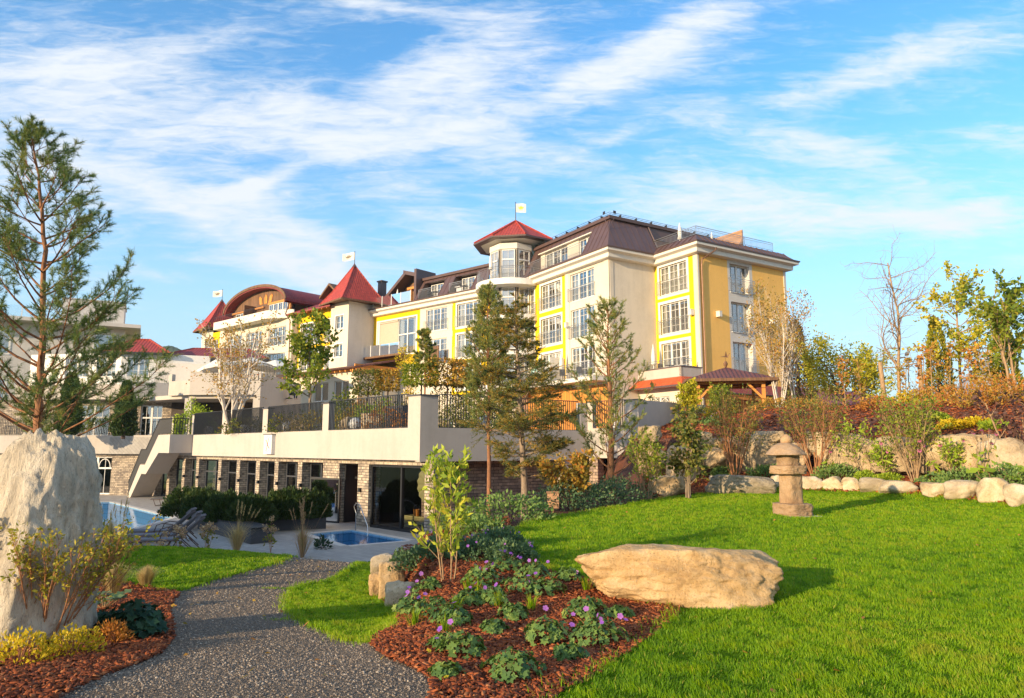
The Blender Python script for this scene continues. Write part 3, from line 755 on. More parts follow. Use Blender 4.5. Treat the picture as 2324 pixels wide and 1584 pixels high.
grass('lawn_grass', LAWN_R, 380000, 1, 0.022, 0.062, 0.0048, far_f(6.0))
grass('lawn_grass', WEDGE, 60000, 2, 0.02, 0.055, 0.0055, None)
grass('lawn_grass', LAWN_L, 80000, 3, 0.02, 0.055, 0.007, far_f(11.0))
def chips(name, poly, n, seed, dens, s0, s1, mat, flat=True):
    x, y, rg = scatter(poly, n, seed, dens); n = len(x)
    z = H(x, y)+0.012+rg.uniform(0, .022, n)
    L = rg.uniform(s0, s1, n)*np.maximum(1, np.hypot(x, y)/9); wv = L*rg.uniform(.22, .5, n); th = L*rg.uniform(.08, .2, n)
    an = rg.uniform(0, 2*np.pi, n); ti = rg.normal(0, .32, n); ro = rg.normal(0, .4, n)
    ux = np.stack([np.cos(an)*np.cos(ti), np.sin(an)*np.cos(ti), np.sin(ti)], 1)
    sx = np.stack([-np.sin(an), np.cos(an), ro], 1); sx /= np.linalg.norm(sx, axis=1)[:, None]
    up = np.cross(ux, sx)
    c = np.stack([x, y, z], 1)
    A = ux*L[:, None]/2; B = sx*wv[:, None]/2; T_ = up*th[:, None]
    vs = np.stack([c-A-B*.7, c+A-B*.5, c+A*.9+B*.6, c-A*.8+B, c-A*.9-B*.6+T_, c+A*.9-B*.5+T_, c+A*.8+B*.5+T_, c-A*.8+B*.9+T_], 1).reshape(-1, 3)
    b = (np.arange(n)*8)[:, None]
    f = np.concatenate([b+np.array(q) for q in ([4, 5, 6, 7], [0, 1, 5, 4], [1, 2, 6, 5], [2, 3, 7, 6], [3, 0, 4, 7])])
    r = np.clip(rg.beta(2.0, 2.6, n), 0, 1)
    o = np_mesh(name, vs, f, mat, rnd=np.repeat(r, 8))
    return setting(o, 'stuff')
chips('bark_mulch', BED, 42000, 21, far_f(6.5), 0.022, 0.075, 'wood_chip')
chips('bark_mulch', BED_L, 30000, 22, far_f(6.0), 0.022, 0.075, 'wood_chip')
chips('bark_mulch', BANK, 16000, 24, None, 0.03, 0.06, 'wood_chip')
chips('bark_mulch', STRIP, 9000, 25, None, 0.03, 0.06, 'wood_chip')
def pebbles(name, poly, n, seed, dens):
    x, y, rg = scatter(poly, n, seed, dens); n = len(x)
    z = H(x, y)+0.003
    s = (0.0028+0.011*rg.uniform(0, 1, n)**6.0)*np.maximum(1, y/8)
    an = rg.uniform(0, 6.28, n)
    oct_ = np.array([[1, 0, 0], [0, 1, 0], [-1, 0, 0], [0, -1, 0], [.45, .4, .75], [-.5, .35, .7], [-.1, -.55, .72]])
    j = rg.uniform(.65, 1.25, (n, 7, 3))*oct_[None]
    c, sn = np.cos(an)[:, None], np.sin(an)[:, None]
    px = j[:, :, 0]*c-j[:, :, 1]*sn*.75; py = j[:, :, 0]*sn+j[:, :, 1]*c*.75; pz = j[:, :, 2]*.8
    v = np.stack([x[:, None]+px*s[:, None], y[:, None]+py*s[:, None], z[:, None]+pz*s[:, None]], 2).reshape(-1, 3)
    b = (np.arange(n)*7)[:, None]
    f = np.concatenate([b+np.array(q) for q in ([0, 1, 4], [1, 5, 4], [1, 2, 5], [2, 3, 6], [2, 6, 5], [3, 0, 6], [0, 4, 6], [4, 5, 6])])
    o = np_mesh(name, v, f, 'pebble', rnd=np.repeat(rg.beta(1.8, 2.2, n), 7))
    return setting(o, 'stuff')
pebbles('loose_gravel', PATHW, 110000, 31, far_f(5.5))

def edge_line(poly, n, seed, spread):
    """loose places along an outline"""
    rg = np.random.default_rng(seed); P0 = np.array(poly); P1 = np.roll(P0, -1, 0); L = np.hypot(*(P1-P0).T)
    i = rg.choice(len(P0), n, p=L/L.sum()); t = rg.uniform(0, 1, n)[:, None]; q = P0[i]+(P1[i]-P0[i])*t+rg.normal(0, spread, (n, 2))
    return q
def fringe(name, poly, n, seed, spread):
    q = edge_line(poly, n*4, seed, spread); k = (q[:, 1] > 4.2) & (q[:, 1] < 22) & (np.abs(q[:, 0]) < .78*q[:, 1]+.4); q = q[k][:n]
    box = [(q[:, 0].min()-1, q[:, 1].min()-1), (q[:, 0].max()+1, q[:, 1].min()-1), (q[:, 0].max()+1, q[:, 1].max()+1), (q[:, 0].min()-1, q[:, 1].max()+1)]
    global scatter
    keep = scatter
    scatter = lambda *_a: (q[:, 0], q[:, 1], np.random.default_rng(seed))
    grass(name, box, n, seed, .03, .10, .006, None)
    scatter = keep
fringe('lawn_edge_grass', LAWN_R, 9000, 61, .07); fringe('lawn_edge_grass', WEDGE, 9000, 62, .06); fringe('lawn_edge_grass', LAWN_L, 6000, 63, .08)
# grass creeping into the gravel in two tongues
for (x, y, rx, ry, sd) in ((640, 1337, .55, .10, 64), (668, 1408, .45, .13, 65)):
    c = GD(x, y); th = np.linspace(0, 6.2, 14); pl = [(c.x+rx*math.cos(t), c.y+ry*math.sin(t)) for t in th]
    grass('path_grass', pl, 330, sd, .015, .045, .006, lambda x, y, c=c, rx=rx: np.clip(.15+.85*(x-c.x+rx)/(2*rx), 0, 1)**1.5)

def fallen(name, poly, n, seed, mat):
    x, y, rg = scatter(poly, n, seed, None); n = len(x); z = H(x, y)+.035
    an = rg.uniform(0, 6.28, n); s = rg.uniform(.018, .04, n)
    ax = np.stack([np.cos(an), np.sin(an), rg.normal(0, .3, n)], 1); sd_ = np.stack([-np.sin(an), np.cos(an), rg.normal(0, .4, n)], 1); c = np.stack([x, y, z], 1)
    v = np.stack([c-ax*s[:, None], c+sd_*s[:, None]*.55, c+ax*s[:, None], c-sd_*s[:, None]*.55+np.array([0, 0, .008])], 1).reshape(-1, 3); k = np.arange(n)*4
    return setting(np_mesh(name, v, np.stack([k, k+1, k+2, k+3], 1), mat, rnd=np.repeat(rg.uniform(0, 1, n), 4)), 'stuff')
fallen('fallen_leaves', LAWN_R, 110, 71, 'copper_leaf'); fallen('fallen_leaves', PATHW, 120, 72, 'autumn_leaf'); fallen('fallen_leaves', BED, 90, 73, 'gold_leaf')
# ------------------------------------------------------------------ building kit
def window(F, s0, s1, z0, z1, parent, leaves=3, out=-0.16, cols=2, rows=4, surround=None, rail=False, cur=None, seed=0, trans=None, sill=True, room='dark_room', glass='window_glass'):
    rr = random.Random(seed*7+int(abs(s0)*100)+int(z0*31))
    m = MB(); fr = 0.075
    d0, d1 = out-0.05, out+0.03
    for a, b, c, d in ((s0, s0+fr, z0, z1), (s1-fr, s1, z0, z1)): m.fbox(F, a, b, c, d, d0, d1)
    m.fbox(F, s0+fr, s1-fr, z1-fr, z1, d0, d1); m.fbox(F, s0+fr, s1-fr, z0, z0+fr*1.3, d0, d1)
    wl = (s1-s0)/leaves
    for i in range(1, leaves): m.fbox(F, s0+i*wl-.075, s0+i*wl+.075, z0+fr, z1-fr, d0, d1+.02)
    if trans: m.fbox(F, s0+fr, s1-fr, trans-.06, trans+.06, d0, d1+.01)
    for i in range(leaves):
        a, b = s0+i*wl+.07, s0+(i+1)*wl-.07
        for k in range(1, cols): 
            x = a+(b-a)*k/cols; m.fbox(F, x-.014, x+.014, z0+fr, z1-fr, d0+.02, d1-.005)
        for k in range(1, rows):
            zz = z0+(z1-z0)*k/rows; m.fbox(F, a, b, zz-.014, zz+.014, d0+.02, d1-.005)
    if sill: m.fbox(F, s0-.05, s1+.05, z0-.06, z0-.005, out, 0.07)
    w_ = m.build('window', 'white_paint', parent)
    g = MB(); g.poly(F.pt(s0+.03, z0+.03, out-.01), F.pt(s1-.03, z0+.03, out-.01), F.pt(s1-.03, z1-.03, out-.01), F.pt(s0+.03, z1-.03, out-.01))
    g.build('pane', glass, w_)
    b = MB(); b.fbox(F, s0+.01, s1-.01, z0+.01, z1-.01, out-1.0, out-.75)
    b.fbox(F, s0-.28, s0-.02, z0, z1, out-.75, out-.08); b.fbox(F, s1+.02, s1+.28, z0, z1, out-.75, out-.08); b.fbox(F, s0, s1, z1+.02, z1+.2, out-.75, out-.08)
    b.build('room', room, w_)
    cur = cur if cur is not None else [1, .25, .25, .6][rr.randrange(4)]
    if cur > 0:
        spans = [(s0+.08, s0+.08+(s1-s0)*.5*cur), (s1-.08-(s1-s0)*.5*cur*rr.choice([1, .6]), s1-.08)]
        for a, e in spans:
            c = MB()
            n = max(4, int((e-a)/.09)); pts = [(a+(e-a)*k/n, out-.16+.035*math.sin(k*2.1+rr.random()*.8)) for k in range(n+1)]
            for (p, q), (p2, q2) in zip(pts, pts[1:]): c.poly(F.pt(p, z0+.05, q), F.pt(p2, z0+.05, q2), F.pt(p2, z1-.08, q2), F.pt(p, z1-.08, q))
            c.build('curtain', 'curtain', w_)
    if surround:
        k = MB(); wv = surround
        for a, b_, c_, d_ in ((s0-wv, s0, z0-wv, z1+wv), (s1, s1+wv, z0-wv, z1+wv), (s0, s1, z1, z1+wv), (s0, s1, z0-wv, z0)): k.fbox(F, a, b_, c_, d_, -.1, .035)
        k.build('surround', 'white_paint', w_)
    if rail: railing(F, s0-.12, s1+.12, z0+.08, z0+1.08, w_, .26)
    return w_
def railing(F, s0, s1, z0, z1, parent, out, gap=.125, sides=True, mat='rail_metal', name='railing', top2=True, bw=.016):
    m = MB()
    m.fbox(F, s0, s1, z1-.02, z1+.02, out-.02, out+.02); m.fbox(F, s0, s1, z0-.015, z0+.015, out-.012, out+.012)
    zt = z1-.14 if top2 else z1
    if top2: m.fbox(F, s0, s1, zt-.012, zt+.012, out-.012, out+.012)
    n = max(2, int((s1-s0)/gap))
    for i in range(n+1):
        x = s0+(s1-s0)*i/n; big = i in (0, n)
        m.fbox(F, x-(.018 if big else bw/2), x+(.018 if big else bw/2), z0, z1 if big else zt, out-.01, out+.01)
    if sides:
        for x in (s0, s1):
            for zz in (z0, z1): m.fbox(F, x-.014, x+.014, zz-.014, zz+.014, 0.0, out)
    return m.build(name, mat, parent)
def sweep(m, path, prof, closed_prof=False):
    """carry a profile of (out, z) along a run of ground points, mitred at corners"""
    n = len(path); P2 = [Vector(p[:2]) for p in path]; nr = []
    for a, b in zip(P2, P2[1:]):
        d = (b-a).normalized(); q = Vector((d.y, -d.x))
        nr.append(q)
    rows = []
    for i in range(n):
        if i == 0: mt = nr[0]
        elif i == n-1: mt = nr[-1]
        else: mt = (nr[i-1]+nr[i])/(1+nr[i-1].dot(nr[i]))
        rows.append([(P2[i].x+mt.x*o, P2[i].y+mt.y*o, z) for o, z in prof])
    k = len(prof); vs = [p for r_ in rows for p in r_]
    fs = [(i*k+j, (i+1)*k+j, (i+1)*k+j+1, i*k+j+1) for i in range(n-1) for j in range(k-1)]
    fs += [tuple(range(k))[::-1], tuple(range((n-1)*k, n*k))]
    m.add(vs, fs)
def seams(m, F, s0, s1, lo, hi, step=.55, th=.028, slope=0):
    n = max(1, int((s1-s0)/step))
    for i in range(n+1):
        s = s0+(s1-s0)*i/n
        m.bar(F.pt(s, lo[1], lo[0]), F.pt(s+slope, hi[1], hi[0]), th, .05)
CORNICE = [(0.0, 15.93), (0.42, 15.97), (0.46, 16.02), (0.46, 16.30), (0.62, 16.36), (0.78, 16.42), (0.80, 16.62), (0.80, 16.66), (0.3, 16.67)]

# ------------------------------------------------------------------ the hotel
AB = (7.4706, 52.0)
FA = Face(AB, 148.6); FB = Face(AB, 58.6)
BC = FB.pt(4.64, 0)[:2]; FC = Face(BC, 148.6)
CD = FC.pt(4.54, 0)[:2]; FD = Face(CD, 58.6)
FE = Face((-3.1237, 66.0324), 130.3)
hotel = thing('hotel', 'large cream and yellow hotel with brown metal mansard roof and round corner turret', 'hotel', (AB[0], AB[1], 2.6))
GZ = 2.4
rowsz = [(13.42, 15.72), (10.32, 12.72), (7.22, 9.6)]
# --- wing with the long balcony (faces the sun)
m = MB(); hs = [(-9.45, -6.42, z0+.02, z1-.05) for z0, z1 in rowsz]+[(-11.35, -10.5, z0, z1) for z0, z1 in rowsz]
wall(m, FA, -12.4, -5.69, 6.4, 15.97, hs); m.build('wall', 'lemon_plaster', hotel)
m = MB(); hc = [(-5.03, -1.87, z0, z1) for z0, z1 in rowsz]
wall(m, FA, -5.69, 0, 6.4, 15.97, hc, out=.05); m.fbox(FA, -5.69, -5.15, 6.4, 15.97, .05, .10); m.fbox(FA, -.55, 0.0, 6.4, 15.97, .05, .09); m.build('wall', 'cream_plaster', hotel)
m = MB(); m.fbox(FA, -12.4, 0, GZ, 6.4, -.3, .03); m.build('wall', 'honey_wood', hotel)['label'] = 'honey coloured timber cladding on the ground floor'
for i, (z0, z1) in enumerate(rowsz):
    window(FA, -9.45, -6.42, z0+.02, z1-.05, hotel, 3, surround=.2, rail=i < 2, seed=i, cur=[.6, .3, 1][i])
    window(FA, -5.03, -1.87, z0, z1, hotel, 3, out=-.12, rail=i < 2, seed=i+4, cur=[.5, .45, .3][i])
    window(FA, -11.35, -10.5, z0, z1, hotel, 1, surround=.14, seed=i+9, rows=4, cur=.3)
# --- blank gable beside it
m = MB(); m.fbox(FB, 0, 4.64, GZ, 15.97, -.3, 0); m.fbox(FB, 0.02, .34, GZ, 15.97, 0, .03); m.build('wall', 'cream_plaster', hotel)
# --- projecting corner block
m = MB(); hs = [(.52, 3.45, z0, z1) for z0, z1 in rowsz]; wall(m, FC, 0, 4.54, 5.6, 15.97, hs); m.build('wall', 'lemon_plaster', hotel)
m = MB(); m.fbox(FC, 4.16, 4.56, 5.6, 15.97, 0, .04); m.fbox(FC, 0, 4.54, GZ, 5.6, -.3, 0); m.build('corner_strip', 'cream_plaster', hotel)
for i, (z0, z1) in enumerate(rowsz): window(FC, .52, 3.45, z0, z1, hotel, 3, surround=.22, rail=i < 2, seed=20+i, cur=[1, .25, .3][i])
m = MB(); wall(m, FD, 0, 3.25, 3.0, 15.97); wall(m, FD, 6.07, 10.1, 3.0, 15.97); m.build('wall', 'ochre_plaster', hotel)
m = MB(); m.fbox(FD, 0.0, .14, 3.0, 15.97, 0, .05); m.fbox(FD, 9.85, 10.12, 3.0, 15.97, -.4, .05); m.build('corner_strip', 'pale_plaster', hotel)
m = MB(); hs = [(3.5, 5.72, z0+.04, z1-.02) for z0, z1 in rowsz]
wall(m, FD, 3.25, 6.07, 3.0, 15.97, hs, depth=.45); m.build('wall', 'pale_plaster', hotel)
for i, (z0, z1) in enumerate(rowsz):
    window(FD, 3.5, 5.72, z0+.04, z1-.02, hotel, 2, out=-.36, rows=3, seed=30+i, cur=[.0, .3, .35][i]); railing(FD, 3.3, 6.02, z0+.1, z0+1.1, hotel, .24)
m = MB(); e = FD.pt(10.1, 0); e2 = e.xy-FD.n*11
m.poly((e.x, e.y, 3), (e2.x, e2.y, 3), (e2.x, e2.y, 15.97), (e.x, e.y, 15.97)); m.build('wall', 'cream_plaster', hotel)
# wall lamps, downpipe
for F_, s, z in ((FA, -5.35, 11.55), (FA, -1.0, 11.55), (FC, 3.98, 11.55), (FD, 1.9, 11.5), (FD, 7.9, 11.5)):
    m = MB(); m.fbox(F_, s-.14, s+.14, z-.2, z+.2, .1 if F_ is FA else .03, .38); m.fbox(F_, s-.16, s+.16, z+.2, z+.23, .03, .40); m.build('wall_lamp', 'trim_paint', hotel)
m = MB(); m.tube([FD.pt(1.3, 16.45, .75), FD.pt(1.2, 16.2, .7), FD.pt(.42, 15.55, .12), FD.pt(.36, 15.2, .1), FD.pt(.36, 5.5, .1)], .055, 8); m.build('downpipe', 'copper_pipe', hotel)
# cornice along the whole run
farD = FD.pt(10.1, 0); back = farD.xy-FD.n*9
run = [FA.pt(-12.4, 0), Vector(AB), Vector(BC), Vector(CD), farD, back]
m = MB(); sweep(m, run, CORNICE); m.build('cornice', 'trim_paint', hotel)
m = MB(); sweep(m, run, [(.80, 16.60), (.86, 16.62), (.88, 16.72), (.80, 16.74), (.5, 16.74)]); m.build('gutter', 'brown_metal', hotel)
# mansard over the sunny wing and blank gable
LO, UP = (.66, 16.72), (-.85, 19.55)
def mix(lo, up, t): return (lo[0]+(up[0]-lo[0])*t, lo[1]+(up[1]-lo[1])*t)
def atz(z): return mix(LO, UP, (z-LO[1])/(UP[1]-LO[1]))
roof = MB()
def strip(F, s0, s1, z0, z1, e0=0.0, e1=0.0):
    a, b = atz(z0), atz(z1)
    roof.poly(F.pt(s0+e0*a[0], a[1], a[0]), F.pt(s1+e1*a[0], a[1], a[0]), F.pt(s1+e1*b[0], b[1], b[0]), F.pt(s0+e0*b[0], b[1], b[0]))
DS0, DS1 = -10.55, -2.75
strip(FA, -11.6, DS0, LO[1], UP[1]); strip(FA, DS1, 0, LO[1], UP[1], 0, 1); strip(FA, DS0, DS1, LO[1], 16.92); strip(FA, DS0, DS1, 18.9, UP[1])
strip(FB, 0, 4.64, LO[1], UP[1], -1, 0)
a = atz(16.92); b = atz(18.9)
roof.poly(FA.pt(DS0, 16.92, a[0]), FA.pt(DS1, 16.92, a[0]), FA.pt(DS1, 16.92, -1.3), FA.pt(DS0, 16.92, -1.3))
for s in (DS0, DS1): roof.poly(FA.pt(s, 16.92, a[0]), FA.pt(s, 16.92, -1.3), FA.pt(s, 18.9, -1.3), FA.pt(s, 18.9, b[0]))
e = atz(LO[1]); roof.poly(FA.pt(-11.6, LO[1], LO[0]), FA.pt(-11.6, UP[1], UP[0]), FA.pt(-11.6, UP[1], -3), FA.pt(-11.6, LO[1], -3))
# top lip and the flat roof above
top = [FA.pt(-11.6, 0, 0), Vector(AB), FB.pt(15.2, 0, 0)]
sweep(roof, top, [(-.85, 19.5), (-.62, 19.5), (-.58, 19.75), (-.75, 19.80), (-6, 20.5)])
seams(roof, FA, DS1+.15, -.25, atz(16.75), atz(19.5)); seams(roof, FA, -11.4, DS0-.1, atz(16.75), atz(19.5), .4); seams(roof, FA, DS0+.5, DS1-.5, atz(18.92), atz(19.5), .62)
seams(roof, FB, .25, 4.55, atz(16.75), atz(19.5))
hotel_roof = roof.build('roof', 'brown_metal', hotel)
m = MB()
for q in (-.62, -.9):
    pts = [FA.pt(-11.4, 19.98, q), FA.pt(0, 19.98, q)+Vector((FB.n.x, FB.n.y, 0))*q, FB.pt(15.2, 19.98, q)]
    m.tube(pts, .018, 5)
for F_, s0, s1 in ((FA, -11.3, -.2), (FB, .2, 15)):
    n = int((s1-s0)/1.5)
    for i in range(n+1): s = s0+(s1-s0)*i/n; m.fbox(F_, s-.018, s+.018, 19.75, 19.99, -.92, -.66)
m.build('snow_guard', 'dark_metal', hotel_roof)
m = MB(); m.fbox(FA, DS0, DS1, 18.84, 18.92, -1.0, -.45); m.build('soffit', 'trim_paint', hotel)
m = MB(); hs = [(-9.9, -6.45, 16.95, 18.78), (-4.85, -2.85, 16.95, 18.78)]
FAd = FA.moved(-.75); wall(m, FAd, DS0, DS1, 16.92, 18.84, hs); m.build('wall', 'cream_plaster', hotel)['label'] = 'recessed dormer wall between the attic windows'
window(FAd, -9.9, -6.45, 16.95, 18.78, hotel, 3, rows=3, seed=41, sill=False, cur=.4); window(FAd, -4.85, -2.85, 16.95, 18.78, hotel, 2, rows=3, seed=42, sill=False, cur=.2)
railing(FA, DS0+.05, DS1-.08, 16.98, 18.0, hotel, .38, sides=False)
# skirt roof, terrace rail and penthouse over the corner block
m = MB(); run2 = [FB.pt(4.64, 0), Vector(CD), farD, back]
run2 = [Vector(BC), Vector(CD), farD, back]
sweep(m, run2, [(.70, 16.72), (-.12, 17.45), (-.2, 17.45), (-.2, 16.7)])
for F_, s0, s1 in ((FC, -.3, 4.3), (FD, .3, 10.1)): seams(m, F_, s0, s1, (.69, 16.76), (-.1, 17.46), .62, slope=.0)
m.build('skirt_roof', 'brown_metal', hotel)
m = MB(); p = [FC.pt(-.6, 0), FC.pt(4.54, 0), FD.pt(8.7, 0)]
m.poly(FC.pt(-.5, 16.95, 0), FC.pt(4.5, 16.95, 0), FD.pt(10, 16.95, 0), FD.pt(10, 16.95, -5)); m.build('terrace_floor', 'grey_plaster', hotel)
railing(FC, -.3, 4.5, 17.5, 18.12, hotel, -.05, sides=False, gap=.14); railing(FD, .05, 5.35, 17.5, 18.12, hotel, -.05, sides=False, gap=.14); railing(FD, 5.4, 8.8, 17.5, 18.12, hotel, -.05, sides=False, gap=.14)
FP = FB.moved(-.9)
m = MB(); m.fbox(FP, 4.64, 15, 16.9, 19.5, -.4, 0); m.build('penthouse_wall', 'brown_wood', hotel)
m = MB(); m.fbox(FP, 4.66, 15, 18.55, 19.5, 0, .12); m.tube([FB.pt(4.75, 19.45, -.7), FB.pt(4.85, 17.3, .3), FB.pt(4.9, 16.7, .45)], .06, 6); m.build('penthouse_fascia', 'brown_metal', hotel)
window(FP.moved(.05), 7.2, 9.4, 17.0, 18.5, hotel, 2, rows=1, cols=1, seed=50, out=0.0, cur=.2, sill=False)
m = MB(); q = FD.pt(5.4, 0, -.2); q2 = FD.pt(5.4, 0, -4.2)
m.add([(q.x, q.y, 17.2), (q2.x, q2.y, 17.2), (q2.x, q2.y, 18.75), (q.x, q.y, 18.75)], [(0, 1, 2, 3)])
Fq = Face(q.xy, math.degrees(math.atan2(q.x-q2.x, q.y-q2.y))); m.v, m.f = [], []; m.fbox(Fq, -4.0, 0, 17.0, 18.75, -.05, .05); m.build('partition_screen', 'weathered_fence', hotel)
# --- wing behind the turret
segs = [(-16.1, -8.44, 'golden_plaster', [(-15.3, -9.05, 11.35, 15.25)]), (-8.44, -3.68, 'cream_plaster', [(-7.5, -4.42, 13.36, 15.68), (-7.5, -4.42, 10.2, 12.52)]),
        (-3.68, 2.2, 'lemon_plaster', [(-3.05, .1, 13.36, 15.68), (-3.05, .1, 10.3, 12.64), (-3.05, .1, 7.2, 9.6)])]
for k, (a, b, mt, hs) in enumerate(segs):
    m = MB(); wall(m, FE, a, b, (10.2, GZ, 6.6)[k], 15.97, hs, out=.04 if k == 1 else 0); m.build('wall', mt, hotel)
window(FE, -12.0, -9.05, 11.35, 15.25, hotel, 2, cols=1, rows=1, surround=None, trans=13.55, seed=60, cur=.45)
m = MB(); m.fbox(FE, -15.3, -15.05, 11.35, 15.25, -.15, -.02); m.fbox(FE, -15.3, -9.05, 15.25, 15.42, -.1, .05); m.fbox(FE, -15.5, -15.3, 11.3, 15.42, -.1, .05); m.fbox(FE, -9.05, -8.85, 11.3, 15.42, -.1, .05); m.build('window_surround', 'white_paint', hotel)
m = MB(); m.fbox(FE, -15.05, -12.0, 11.4, 15.05, -.14, -.08); m.fbox(FE, -15.05, -12.0, 15.05, 15.22, -.16, .0); m.build('roller_blind', 'blind', hotel)
for i, (z0, z1) in enumerate([(13.36, 15.68), (10.2, 12.52)]): window(FE, -7.5, -4.42, z0, z1, hotel, 3, out=-.1, rail=i == 0, seed=63+i, cur=.35)
for i, (z0, z1) in enumerate([(13.36, 15.68), (10.3, 12.64), (7.2, 9.6)]): window(FE, -3.05, .1, z0, z1, hotel, 3, surround=.18, rail=i < 2, seed=66+i, cur=.6)
m = MB(); m.fbox(FE, -6.3, -4.3, 10.2, 11.55, 1.2, 1.28); m.build('balcony_screen', 'dark_wood', hotel)
m = MB(); sweep(m, [FE.pt(-16.1, 0), FE.pt(1.6, 0)], CORNICE); m.build('cornice', 'trim_paint', hotel)
m = MB(); sweep(m, [FE.pt(-16.1, 0), FE.pt(1.6, 0)], [(.80, 16.60), (.86, 16.62), (.88, 16.72), (.80, 16.74), (-3.0, 16.74)]); m.build('gutter', 'brown_metal', hotel)
roof = MB(); LO, UP = (.66, 16.72), (-.75, 19.15)
dorm = [(-8.35, -5.25), (-3.8, -.7)]
for a, b in ((-8.86, -8.35), (-5.25, -3.8), (-.7, 1.2)): strip(FE, a, b, LO[1], UP[1]); seams(roof, FE, a+.1, b-.1, atz(16.75), atz(19.1), .45)
for a, b in dorm:
    strip(FE, a, b, 18.72, UP[1]); seams(roof, FE, a+.4, b-.4, atz(18.74), atz(19.1), .6)
    t0, t1 = atz(16.72), atz(18.72)
    for s in (a, b): roof.poly(FE.pt(s, 16.72, t0[0]), FE.pt(s, 16.72, -1.3), FE.pt(s, 18.72, -1.3), FE.pt(s, 18.72, t1[0]))
    roof.poly(FE.pt(a, 18.72, t1[0]), FE.pt(b, 18.72, t1[0]), FE.pt(b, 18.72, -1.3), FE.pt(a, 18.72, -1.3))
sweep(roof, [FE.pt(-8.86, 0), FE.pt(2.4, 0)], [(-.75, 19.08), (-.5, 19.08), (-.46, 19.34), (-.65, 19.4), (-6, 20.2)])
roof.fbox(FE, -9.2, -8.86, 16.7, 20.3, -2.5, .3)
hr = roof.build('roof', 'brown_metal', hotel)
for k, (a, b) in enumerate(dorm):
    F_ = FE.moved(-1.0); window(F_, a+.3, b-.05, 16.78, 18.6, hotel, 3, rows=3, seed=70+k, sill=False, cur=.5); railing(FE, a+.02, b-.02, 16.85, 17.85, hotel, .42, sides=False)
# timber gable with glass balustrade left of the attic
F_ = FE.moved(-1.6)
m = MB()
for s in (-11.6, -9.6): m.fbox(F_, s-.1, s+.1, 16.74, 19.0, 0, .2)
m.fbox(F_, -12.2, -9.2, 18.75, 19.0, .02, .25); m.build('timber_frame', 'honey_beam', hotel)
m = MB(); m.fbox(F_, -13.5, -9.2, 16.74, 19.6, -.6, -.3); m.build('gable_wall', 'dark_wood', hotel)
window(F_, -11.3, -9.8, 16.8, 18.7, hotel, 2, rows=2, cols=1, seed=77, sill=False, cur=.8)
m = MB()
for (s0, z0, s1, z1) in ((-15.3, 17.6, -11.6, 20.2), (-11.9, 20.35, -9.2, 19.55)):
    vs = [F_.pt(s0, z0, o)+Vector((0, 0, dz)) for o in (-4, 1.1) for dz in (0, .42)]+[F_.pt(s1, z1, o)+Vector((0, 0, dz)) for o in (-4, 1.1) for dz in (0, .42)]
    m.add(vs, [(0, 1, 3, 2), (4, 6, 7, 5), (0, 2, 6, 4), (1, 5, 7, 3), (2, 3, 7, 6), (0, 4, 5, 1)])
m.build('gable_roof', 'brown_metal', hotel)
def glass_rail(F, s0, s1, z0, z1, out, parent, step=1.55):
    m = MB(); n = max(1, round((s1-s0)/step))
    for i in range(n+1): s = s0+(s1-s0)*i/n; m.fbox(F, s-.035, s+.035, z0-.1, z1+.05, out-.03, out+.03)
    p = m.build('balustrade', 'white_paint', parent)
    g = MB(); g.fbox(F, s0+.05, s1-.05, z0, z1, out-.006, out+.006); g.build('glass_panel', 'clear_glass', p)
glass_rail(FE, -15.6, -9.4, 16.85, 17.95, .55, hotel)
# balcony deck under the big window
m = MB(); wall(m, FE, -16.1, -8.44, GZ, 10.2); wall(m, FE, -3.68, 2.2, GZ, 6.6); m.build('wall', 'cream_plaster', hotel)
m = MB(); m.fbox(FE, -16.6, -10.2, 11.12, 11.32, 0, 1.3); m.build('deck_edge', 'dark_wood', hotel)
glass_rail(FE, -16.5, -10.3, 11.35, 12.5, 1.2, hotel)
# --- round turret at the bend
TC = Vector((0.0, 63.1, 0))
tur = MB(); a0 = R(-100)
tur.lathe((TC.x, TC.y, 0), [(2.0, GZ), (2.0, 13.0), (2.0, 16.4), (2.0, 19.95)], 8, a0+R(22.5)); tur.build('turret_wall', 'cream_plaster', hotel)
tf = MB()
for k in (-1, 0, 1):
    an = a0+k*R(45); ap = 2.0*math.cos(R(22.5)); c = TC.xy+Vector((math.cos(an), math.sin(an)))*ap
    yaw = math.degrees(math.atan2(-math.sin(an), math.cos(an)))
    F_ = Face(c, yaw)
    for j, (z0, z1) in enumerate([(16.7, 19.35), (13.3, 15.85), (10.2, 12.7), (7.2, 9.6)]):
        window(F_, -.62, .62, z0, z1, hotel, 1, out=.06, rows=3, trans=z0+(z1-z0)*.66, seed=80+k*5+j, sill=False, cur=.5 if k else .3)
m = MB(); m.lathe((TC.x, TC.y, 0), [(2.05, 19.4), (2.12, 19.45), (2.12, 19.95), (2.0, 20.0)], 8, a0+R(22.5)); m.build('turret_cornice', 'trim_paint', hotel)
RC = (0.35, 63.9, 0)
m = MB(); m.lathe(RC, [(1.5, 19.98), (3.75, 20.32), (3.8, 20.36)], 8, a0+R(22.5)); m.build('turret_soffit', 'trim_paint', hotel)
m = MB(); m.lathe(RC, [(3.98, 20.30), (4.0, 20.45), (.12, 22.85)], 8, a0+R(22.5)); tr_ = m.build('turret_roof', 'red_tile', hotel)
m = MB()
for k in range(8):
    an = a0+R(22.5)+k*R(45); m.tube([(RC[0]+r_*math.cos(an), RC[1]+r_*math.sin(an), z) for r_, z in ((3.98, 20.50), (2.0, 21.72), (.1, 22.9))], .09, 6)
m.build('ridge_tiles', 'red_tile', tr_)
